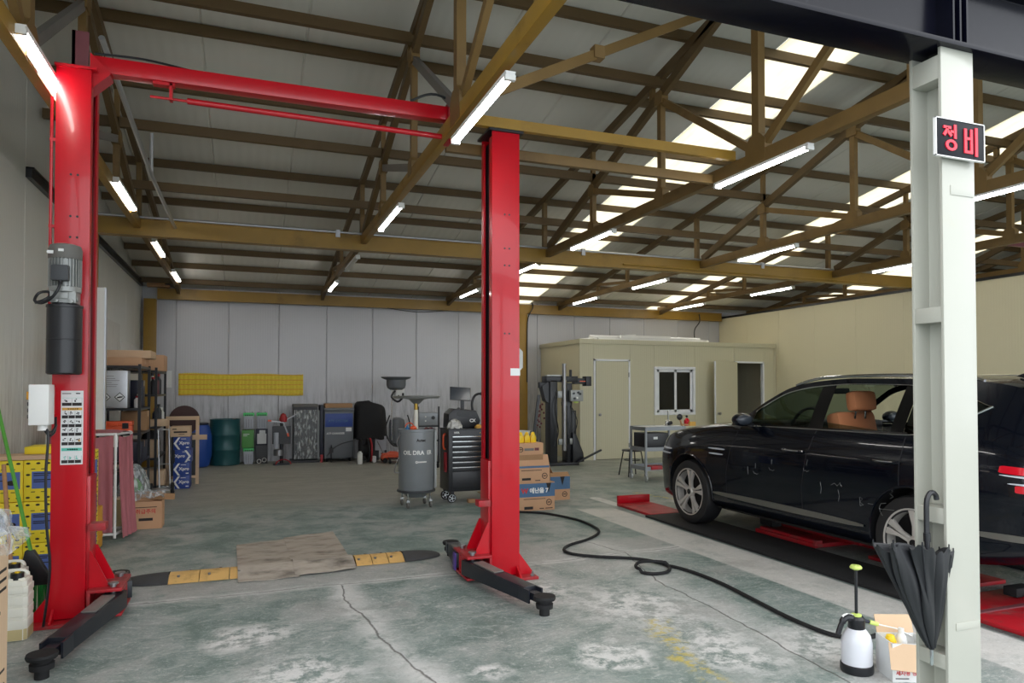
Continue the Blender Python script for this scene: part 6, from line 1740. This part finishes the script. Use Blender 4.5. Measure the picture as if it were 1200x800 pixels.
# ================================================================== CAR
def table(t):
    xs = [p[0] for p in t]; ys = [p[1] for p in t]; n = len(t)
    d = [(ys[i+1]-ys[i])/(xs[i+1]-xs[i]) for i in range(n-1)]
    m = [d[0]]+[0 if d[i-1]*d[i] <= 0 else 2*d[i-1]*d[i]/(d[i-1]+d[i]) for i in range(1, n-1)]+[d[-1]]
    def f(x):
        if x <= xs[0]: return ys[0]
        if x >= xs[-1]: return ys[-1]
        i = 0
        while x > xs[i+1]: i += 1
        h = xs[i+1]-xs[i]; t_ = (x-xs[i])/h
        return ys[i]*(1+2*t_)*(1-t_)**2+h*m[i]*t_*(1-t_)**2+ys[i+1]*t_*t_*(3-2*t_)+h*m[i+1]*t_*t_*(t_-1)
    return f
LEN = 4.715
Wd = table([(0,.60),(.03,.70),(.10,.80),(.25,.885),(.5,.94),(.86,.957),(1.4,.942),(2.2,.945),(3.0,.95),(3.735,.962),(4.1,.952),(4.4,.905),(4.58,.84),(4.68,.77),(LEN,.66)])
Ed = table([(0,.66),(.04,.78),(.12,.88),(.3,.965),(.6,1.03),(1.0,1.085),(1.45,1.135),(2,1.15),(3.7,1.165),(4.2,1.17),(4.45,1.12),(4.6,1.05),(LEN,.93)])
Tp = table([(0,.70),(.04,.84),(.12,.95),(.3,1.035),(.6,1.10),(1.0,1.15),(1.42,1.185),(1.6,1.13),(2,1.10),(3.7,1.11),(4.2,1.12),(4.45,1.08),(4.6,1.03),(LEN,.93)])
Zb = table([(0,.34),(.1,.25),(.4,.22),(1.0,.24),(3.4,.25),(4.0,.27),(4.5,.36),(LEN,.46)])
SEC = [(0,0),(.40,0),(.75,0),(.90,.012),(.955,.06),(.972,.13),(.978,.22),(.985,.34),(.995,.46),(1.0,.56),(1.0,.66),(.996,.74),(.990,.775),(.978,.80),(.962,.86),(.935,.95),(.905,1.0)]
def section(s):
    w, e, t, b = Wd(s), Ed(s), Tp(s), Zb(s)
    pts = [(x*w, b+(e-b)*z) for x, z in SEC]
    pts += [(.87*w, e+(t-e)*.25+.004), (.76*w, e+(t-e)*.55), (.55*w, e+(t-e)*.85), (.30*w, t-.002), (0, t)]
    return pts
def side_x(s, z):
    p = section(s)
    best = None
    for (x0, z0), (x1, z1) in zip(p[3:17], p[4:17]):
        if z0 <= z <= z1 and z1 > z0: return x0+(x1-x0)*(z-z0)/(z1-z0)
    return p[16][0]
def shear(s, z):
    """door cuts lean a little: shift stations with height around the doors"""
    k = math.exp(-((s-2.62)/.45)**2)*.22 + math.exp(-((s-1.50)/.3)**2)*.30
    return s + k*max(0, z-.62)**1.0*(1 if z < 1.2 else 1)
car = thing('black_car', 'dark navy SUV with tan seats and chalk-marked doors on the scissor lift', 'car', (5.635, 7.66, .024))
st = sorted(set([0,.015,.03,.05,.08,.12,.17,.23,.3,.4,.5,.6,.7,.8,.9,1.0,1.1,1.2,1.3,1.38,1.44,1.50,1.52,1.6,1.7,1.8,1.95,2.1,2.25,2.4,2.5,2.58,2.60,2.7,2.85,3.0,3.15,3.3,3.42,3.5,3.62,3.64,3.75,3.87,4.0,4.12,4.24,4.34,4.42,4.5,4.56,4.61,4.65,4.68,4.70,LEN]))
mb = MB(); rings = []
for s in st:
    h = section(s)
    ring = [(x, z) for x, z in h] + [(-x, z) for x, z in h[-2:0:-1]]
    rings.append(ring)
    mb.V += [(x, -shear(s, z) if .05 < s < 4.3 else -s, z) for x, z in ring]
n = len(rings[0])
for i in range(len(st)-1):
    for j in range(n):
        j2 = (j+1) % n
        mb.F.append((i*n+j, i*n+j2, (i+1)*n+j2, (i+1)*n+j)); mb.I.append(0)
mb.F.append(tuple(range(n))); mb.I.append(0)
mb.F.append(tuple((len(st)-1)*n+j for j in range(n-1, -1, -1))); mb.I.append(0)
PAINT = mt['carpaint']
bodym = mb.mesh('car_shell', [PAINT, mt['carblack']], 40)
tmp = bpy.data.objects.new('tmp_shell', bodym); COL.objects.link(tmp)
AX = (.86, 3.735); ZW = .36
cut = MB().m(1)
for a in AX:
    for s_ in (-1, 1):
        cut.cyl((s_*.66, -a, ZW+.02), (s_*1.2, -a, ZW+.02), .405, n=48)
cm_ = cut.mesh('cutter', [PAINT, mt['carblack']], 40)
ct = bpy.data.objects.new('tmp_cut', cm_); COL.objects.link(ct)
bo = tmp.modifiers.new('arches', 'BOOLEAN'); bo.operation = 'DIFFERENCE'; bo.object = ct; bo.solver = 'EXACT'
dg = bpy.context.evaluated_depsgraph_get()
shell_me = bpy.data.meshes.new_from_object(tmp.evaluated_get(dg))
bpy.data.objects.remove(tmp); bpy.data.objects.remove(ct)
groups = {'body': [], 'front_door_l': [], 'rear_door_l': [], 'front_door_r': [], 'rear_door_r': [], 'bonnet': []}
vco = [v.co.copy() for v in shell_me.vertices]
for p in shell_me.polygons:
    c = sum((vco[i] for i in p.vertices), Vector())/len(p.vertices)
    # undo the shear to read the station
    s = -c.y
    for _ in range(4): s = -c.y-(shear(s, c.z)-s)
    key = 'body'
    if p.material_index == 0 and len(p.vertices) < 9:
        side = 'l' if c.x < 0 else 'r'
        hw = abs(c.x)/Wd(s)
        if c.z > .36 and hw > .88 and c.z < Ed(s)+.005:
            if 1.51 < s < 2.59: key = 'front_door_'+side
            elif 2.59 < s < 3.63: key = 'rear_door_'+side
        if s < 1.44 and c.z > Ed(s)+.003 and s > .07: key = 'bonnet'
    groups[key].append(p)
for key, ps in groups.items():
    if not ps: continue
    used_ = {}; m2 = MB()
    for p in ps:
        f = []
        for i in p.vertices:
            if i not in used_: used_[i] = len(m2.V); m2.V.append(tuple(vco[i]))
            f.append(used_[i])
        m2.F.append(tuple(f)); m2.I.append(p.material_index)
    nm = key.replace('_l', '').replace('_r', '') if 'door' in key else key
    nm = {'front_door_l':'front_door','front_door_r':'front_door','rear_door_l':'rear_door','rear_door_r':'rear_door'}.get(key, key)
    o = m2.build(nm, [PAINT, mt['carblack']], car, angle=40, fix=False)
    groups[key] = o
bpy.data.meshes.remove(shell_me)
# greenhouse
Zt = table([(1.48,1.16),(1.60,1.215),(1.9,1.40),(2.2,1.54),(2.5,1.592),(2.9,1.613),(3.5,1.603),(4.0,1.58),(4.32,1.53),(4.48,1.38),(4.62,1.12)])
Xt = table([(1.48,.82),(1.9,.72),(2.2,.66),(2.5,.632),(3.5,.62),(4.0,.61),(4.35,.60),(4.62,.73)])
Xb = lambda s: section(s)[16][0]-.012
def gh(s, z, sg):
    zb, zt = Ed(s)-.01, Zt(s)
    v = 0 if zt-zb < 1e-4 else (z-zb)/(zt-zb)
    v = max(0, min(1, v))
    x = Xb(s)+(Xt(s)-Xb(s))*(v**1.15)
    return (sg*x, -s, z)
def zlow(s):
    return Ed(s)-.005 if s < 3.62 else Ed(s)-.005+(1.40-Ed(s))*min(1, ((s-3.62)/.58))**1.6
def zhigh(s):
    return max(zlow(s), Zt(s)-(.05 if s < 3.4 else .05+.12*((s-3.4)/.8)**2))
cols_ = [1.48+i*.04 for i in range(79)]
cols_ = [c for c in cols_ if c <= 4.62]
def strip(lo, hi, s0, s1, sg, mb, k=3, off=0.0):
    ss = [s0]+[c for c in cols_ if s0+.005 < c < s1-.005]+[s1]
    o = len(mb.V)
    for s in ss:
        a, b = lo(s), hi(s)
        for j in range(k+1):
            p = gh(s, a+(b-a)*j/k, sg); mb.V.append((p[0]+sg*off, p[1], p[2]))
    for i in range(len(ss)-1):
        for j in range(k):
            mb.F.append((o+i*(k+1)+j, o+(i+1)*(k+1)+j, o+(i+1)*(k+1)+j+1, o+i*(k+1)+j+1)); mb.I.append(mb.cur)
gA, gB = 1.80, 4.20
for sg in (-1, 1):
    m = MB()
    strip(zhigh, Zt, gA, gB, sg, m); strip(lambda s: Ed(s)-.012, zlow, 3.62, gB, sg, m)
    strip(lambda s: Ed(s)-.012, Zt, gB, 4.60, sg, m, 5); strip(lambda s: Ed(s)-.012, Zt, 1.48, gA, sg, m)
    me_o = m.build('roof_side_frame', PAINT, car, angle=50)
    m = MB(); strip(zlow, zhigh, gA, 2.58, sg, m, 4, -.006); m.build('front_window', mt['carglass'] if sg < 0 else mt['clearglass'], car, angle=60)
    # the left rear pane is wound down except for a low wedge
    top_ = (lambda s: zlow(s)+.075-.055*(s-2.74)/.72) if sg < 0 else zhigh
    m = MB(); strip(zlow, top_, 2.74, 3.46, sg, m, 4, -.006); m.build('rear_window', mt['carglass'], car, angle=60)
    m = MB(); strip(zlow, zhigh, 3.58, gB, sg, m, 4, -.006); m.build('quarter_window', mt['privglass'], car, angle=60)
    m = MB(); strip(zlow, zhigh, 2.58, 2.74, sg, m, 4, .001); strip(zlow, zhigh, 3.46, 3.58, sg, m, 4, .001)
    strip(lambda s: Ed(s), lambda s: Ed(s)+.02, gA-.1, 3.62, sg, m, 1, .002)
    m.build('window_pillar', mt['pillarblack'], car, angle=50)
    # bright window surround
    pts = [gh(1.80+i*.05, zlow(1.80+i*.05)+.004, sg) for i in range(int((4.2-1.8)/.05)+1)]
    pts2 = [gh(1.80+i*.05, zhigh(1.80+i*.05), sg) for i in range(int((4.2-1.8)/.05)+1)]
    MB().tube([(p[0]+sg*.008, p[1], p[2]) for p in pts], .008, 6).tube([(p[0]+sg*.006, p[1], p[2]) for p in pts2], .005, 6).build('window_trim', mt['chrome'], car)
    # roof rail
    rp = [(2.22,.008),(2.35,.022),(2.6,.028),(3.2,.028),(3.7,.026),(3.95,.02),(4.05,.004)]
    MB().tube(smooth_path([(sg*(Xt(s)-.02), -s, Zt(s)+d) for s, d in rp], 5), .014, 8).build('roof_rail', mt['chrome'], car)
def crown(s): return .035*min(1, max(0, (s-1.5)/.7))
def roofgrid(s0, s1, k, name, mm):
    MB().grid(lambda u, v: ((2*u-1)*Xt(s0+(s1-s0)*v), -(s0+(s1-s0)*v)-(0.0), Zt(s0+(s1-s0)*v)+crown(s0+(s1-s0)*v)*(1-(2*u-1)**2)+(.0)), 16, k).build(name, mm, car, angle=60)
roofgrid(1.48, 2.26, 12, 'windscreen', mt['carglass'])
roofgrid(2.26, 4.30, 24, 'roof', PAINT)
roofgrid(4.30, 4.60, 8, 'tailgate_window', mt['privglass'])
MB().prism([(-4.50,1.52),(-4.28,1.585),(-4.28,1.60),(-4.50,1.55)], 'x', -.56, .56).build('rear_spoiler', PAINT, car, bevel=.005)
fin = MB().prism([(-3.84,1.60),(-4.06,1.595),(-4.06,1.64),(-4.01,1.655),(-3.94,1.64)], 'x', -.025, .025).build('aerial_fin', PAINT, car, bevel=.008)
# cabin
seat_t, dark = mt['tan'], mt['carblack']
for x_ in (-.37, .37):
    dy_ = 0 if x_ < 0 else -.42
    b = MB().cbox((x_, -2.66, 1.06), (.46, .16, .50), Matrix.Rotation(math.radians(-14), 3, 'X')).build('seat_back', seat_t, car, bevel=.05)
    MB().cbox((x_, -2.735, 1.41), (.27, .12, .185), Matrix.Rotation(math.radians(-8), 3, 'X')).build('headrest', seat_t, b, bevel=.045)
    b.location = (0, dy_, dy_*.32)
    MB().cyl((x_-.06, -2.72, 1.25), (x_-.06, -2.73, 1.36), .008, n=8).cyl((x_+.06, -2.72, 1.25), (x_+.06, -2.73, 1.36), .008, n=8).build('headrest_post', mt['chrome'], b)
for x_ in (-.36, .0, .36):
    b = MB().cbox((x_, -3.62, 1.02), (.44, .16, .46), Matrix.Rotation(math.radians(-14), 3, 'X')).build('rear_seat_back', dark, car, bevel=.04)
    MB().cbox((x_, -3.70, 1.29), (.25, .10, .13)).build('headrest', dark, b, bevel=.035)
MB().box(-.78,.78,-1.95,-1.55,1.10,1.19).build('dashboard', dark, car, bevel=.03)
MB().tube([(-.37+.18*math.cos(2*PI*q/24), -2.06-.05*math.sin(2*PI*q/24), 1.16+.17*math.sin(2*PI*q/24)) for q in range(24)], .015, 8, closed=True).box(-.40,-.34,-2.08,-1.95,1.10,1.19).box(-.53,-.21,-2.07,-2.05,1.15,1.18).build('steering_wheel', dark, car)
MB().cbox((0,-2.12,1.50),(.24,.03,.06)).build('inner_mirror', dark, car, bevel=.01)
# wing mirrors
for sg in (-1, 1):
    m = MB().ball((sg*1.00, -1.86, 1.215), .10, (1.15,.75,.66), 18, 12).build('wing_mirror', PAINT, car)
    MB().ball((sg*1.00, -1.893, 1.215), .088, (1.1,.58,.62), 16, 10).build('mirror_glass', mt['screen'], m)
    MB().bar((sg*.86, -1.84, 1.16), (sg*.97, -1.86, 1.18), .05, .03).build('mirror_foot', mt['black'], m)
# wheels
def wheel(s, sg):
    c = (sg*.83, -s, ZW)
    w = MB().lathe([(.235,-.11),(.30,-.12),(.345,-.105),(.36,-.07),(.361,0),(.36,.07),(.345,.105),(.30,.12),(.262,.118),(.255,.108)], 48, c, 'x', False)
    t = w.build('wheel', mt['tyre'], car, angle=30)
    MB().lathe([(.252,.108*sg),(.262,.112*sg),(.262,.118*sg),(.250,.116*sg),(.238,.06*sg),(.235,-.02*sg),(.232,-.10*sg)], 48, c, 'x', False).build('rim_barrel', mt['rim'], t)
    MB().lathe([(0,.0),(.234,.0),(.234,.02*sg),(0,.02*sg)] if sg > 0 else [(0,.02*sg),(.234,.02*sg),(.234,.0),(0,.0)], 40, c, 'x').build('brake_disc', mt['rimdark'], t)
    sp = MB()
    for q in range(5):
        a = 2*PI*q/5+PI/2+.1
        for da in (-1, 1):
            # a blade that widens from the hub to the rim, two per arm with a slot between
            r0 = .05; r1 = .25
            ta, tb = a+da*.06, a+da*.27
            tc, td = a+da*.42, a+da*.055
            def P3(r, t, x): return (c[0]+sg*x, c[1]+r*math.cos(t), c[2]+r*math.sin(t))
            v = [P3(r0, a+da*.02, .100), P3(r0, a+da*.50, .100), P3(.13, a+da*.20, .107), P3(r1, a+da*.27, .112), P3(r1, a+da*.05, .112), P3(.13, a+da*.025, .104)]
            w_ = [(p[0]-sg*.03, p[1], p[2]) for p in v]
            sp.add(v+w_, [(0,1,2,5),(5,2,3,4),(11,8,7,6),(10,9,8,11)]+[(i,6+i,6+(i+1) % 6,(i+1) % 6) for i in range(6)])
    sp.cyl((c[0]+sg*.07, c[1], c[2]), (c[0]+sg*.112, c[1], c[2]), .062, .05, 20)
    sp.build('rim_spokes', mt['rim'], t, bevel=.003)
    MB().cyl((c[0]+sg*.112, c[1], c[2]), (c[0]+sg*.116, c[1], c[2]), .030, n=18).build('hub_cap', mt['rimdark'], t)
for a in AX:
    for sg in (-1, 1): wheel(a, sg)
# trims along the flanks
def flank(zc, hh, s0, s1, sg, m, off=.004, th=.006, k=24, zf=None, tp=.3):
    o = len(m.V)
    for i in range(k+1):
        s = s0+(s1-s0)*i/k
        z_ = zc if zf is None else zf(s)
        e = math.sin(PI*i/k) ** tp if 0 < i < k else (.25 if tp > .1 else .75)
        for dz, d in ((-hh/2*e, -.01), (-hh/2*e, off), (hh/2*e, off), (hh/2*e, -.01)):
            zz = z_+dz; ys = -shear(s, zz) if .05 < s < 4.3 else -s
            m.V.append((sg*(side_x(s, zz)+d), ys, zz))
    for i in range(k):
        for j in range(3):
            m.F.append((o+i*4+j, o+(i+1)*4+j, o+(i+1)*4+j+1, o+i*4+j+1)); m.I.append(m.cur)
for sg in (-1, 1):
    m = MB(); flank(.41, .055, 1.28, 3.28, sg, m, .010); m.build('sill_trim', mt['satin'], car)
    m = MB(); flank(.53, .045, 4.18, 4.66, sg, m, .006); m.build('bumper_trim', mt['satin'], car)
    m = MB(); flank(.885, .018, 1.20, 1.43, sg, m, .006); flank(.83, .018, 1.22, 1.42, sg, m, .006); m.build('side_vent_strip', mt['lampclear'], car)
    m = MB(); flank(.82, .022, .10, .52, sg, m, .004); flank(.765, .022, .10, .50, sg, m, .004); m.build('headlamp_strip', mt['lampclear'], car)
    m = MB(); flank(.965, .05, 4.36, 4.68, sg, m, .006, zf=lambda s: .985-.06*(s-4.36), tp=.03); flank(.85, .05, 4.46, 4.68, sg, m, .006, zf=lambda s: .86-.03*(s-4.46), tp=.03); m.build('tail_lamp', mt['taillamp'], car)
    m = MB(); flank(.935, .012, 4.37, 4.68, sg, m, .008, zf=lambda s: .948-.06*(s-4.36)); flank(.9, .012, 4.42, 4.68, sg, m, .008, zf=lambda s: .893-.03*(s-4.46)); m.build('lamp_strip', mt['lampclear'], car)
    # door handles
    for s0 in (2.30, 3.38):
        m = MB(); 
        pts = [(sg*(side_x(s0+.25*q/8, .955)+.004+.034*math.sin(PI*q/8)**.5), -shear(s0+.25*q/8, .955), .955) for q in range(9)]
        m.tube(pts, .014, 8).build('door_handle', PAINT, car)
        MB().tube([(p[0]+sg*.011, p[1], p[2]+.006) for p in pts[1:-1]], .0045, 6).build('handle_trim', mt['chrome'], car)
    # door cuts as thin dark grooves
    m = MB()
    for s0, z0, z1 in ((1.51,.36,1.13),(2.59,.36,1.145),(3.63,.78,1.15)):
        m.tube([(sg*(side_x(s0, z0+(z1-z0)*q/14)-.0015), -shear(s0, z0+(z1-z0)*q/14), z0+(z1-z0)*q/14) for q in range(15)], .0045, 5)
    m.tube([(sg*(side_x(1.51+2.12*q/20*.86, .36)-.001), -shear(1.51+2.12*q/20*.86, .36), .36) for q in range(21)], .004, 5)
    m.build('door_gap', mt['black'], car)
    # wheel arch lips
    for a in AX:
        pts = []
        for q in range(25):
            t = math.radians(-8+196*q/24)
            y_, z_ = -a+.405*math.cos(t), ZW+.02+.405*math.sin(t)
            pts.append((sg*(side_x(-y_, max(z_, .3))+.002), y_, z_))
        MB().tube(pts, .010, 6).build('arch_lip', PAINT, car)
# chalk marks on the left flank
ch = MB()
def chalk(s, z, pts, k=1.0):
    P = []
    for (a, b) in pts:
        zz = z+b*k; ss = s+a*k
        P.append((-(side_x(ss, zz)+.003), -shear(ss, zz), zz))
    ch.tube(P, .0012, 4)
up = [(-.03,.03),(0,.04),(0,-.02)]; hook = [(-.04,0),(-.02,-.03),(.0,-.02),(.02,-.035),(.05,-.02)]
for (s, z) in ((2.62,.84),(2.2,.80),(1.98,.74)):
    chalk(s, z, [(0,.05),(0,.0)]); chalk(s, z-.03, hook, .8)
chalk(2.86,.66,[(-.05,.05),(-.03,.0),(-.035,-.05)]); chalk(2.98,.70,[(-.04,.0),(.0,.02),(.03,.0),(.06,.03),(.08,.0)]); chalk(3.02,.62,[(0,.05),(.015,.0),(0,-.05)])
chalk(3.25,.60,[(0,-.03),(0,.04),(.03,.03),(.0,.0),(.035,-.02),(0,-.03)]); chalk(3.33,.60,[(0,0),(.06,0)]); 
chalk(3.46,.58,[(.05,.05),(0,.04),(-.02,.0),(0,-.05),(.04,-.06)]); chalk(3.44,.575,[(0,0),(.14,.01)])
chalk(3.56,.70,[(-.01,.05),(.02,.03),(-.01,.01),(.02,-.01),(-.01,-.03)]); chalk(4.10,.74,[(0,.03),(.03,.03),(.0,.0),(.03,-.02),(0,-.03)]); chalk(1.86,.70,[(0,.05),(.01,-.03)])
ch.build('chalk_mark', mt['motorgrey'], car)
# bonnet, grille, bumpers
MB().box(-.42,.42,.0,.012,.42,.76).build('grille', mt['black'], car, bevel=.02)
MB().box(-.55,.55,-.02,.005,.30,.36).build('bumper_intake', mt['black'], car)
MB().box(-.26,.26,-LEN-.008,-LEN,.62,.73).build('number_plate', mt['white'], car)
MB().box(-.80,.80,-3.9,-.5,.225,.30).build('underbody', mt['carblack'], car)
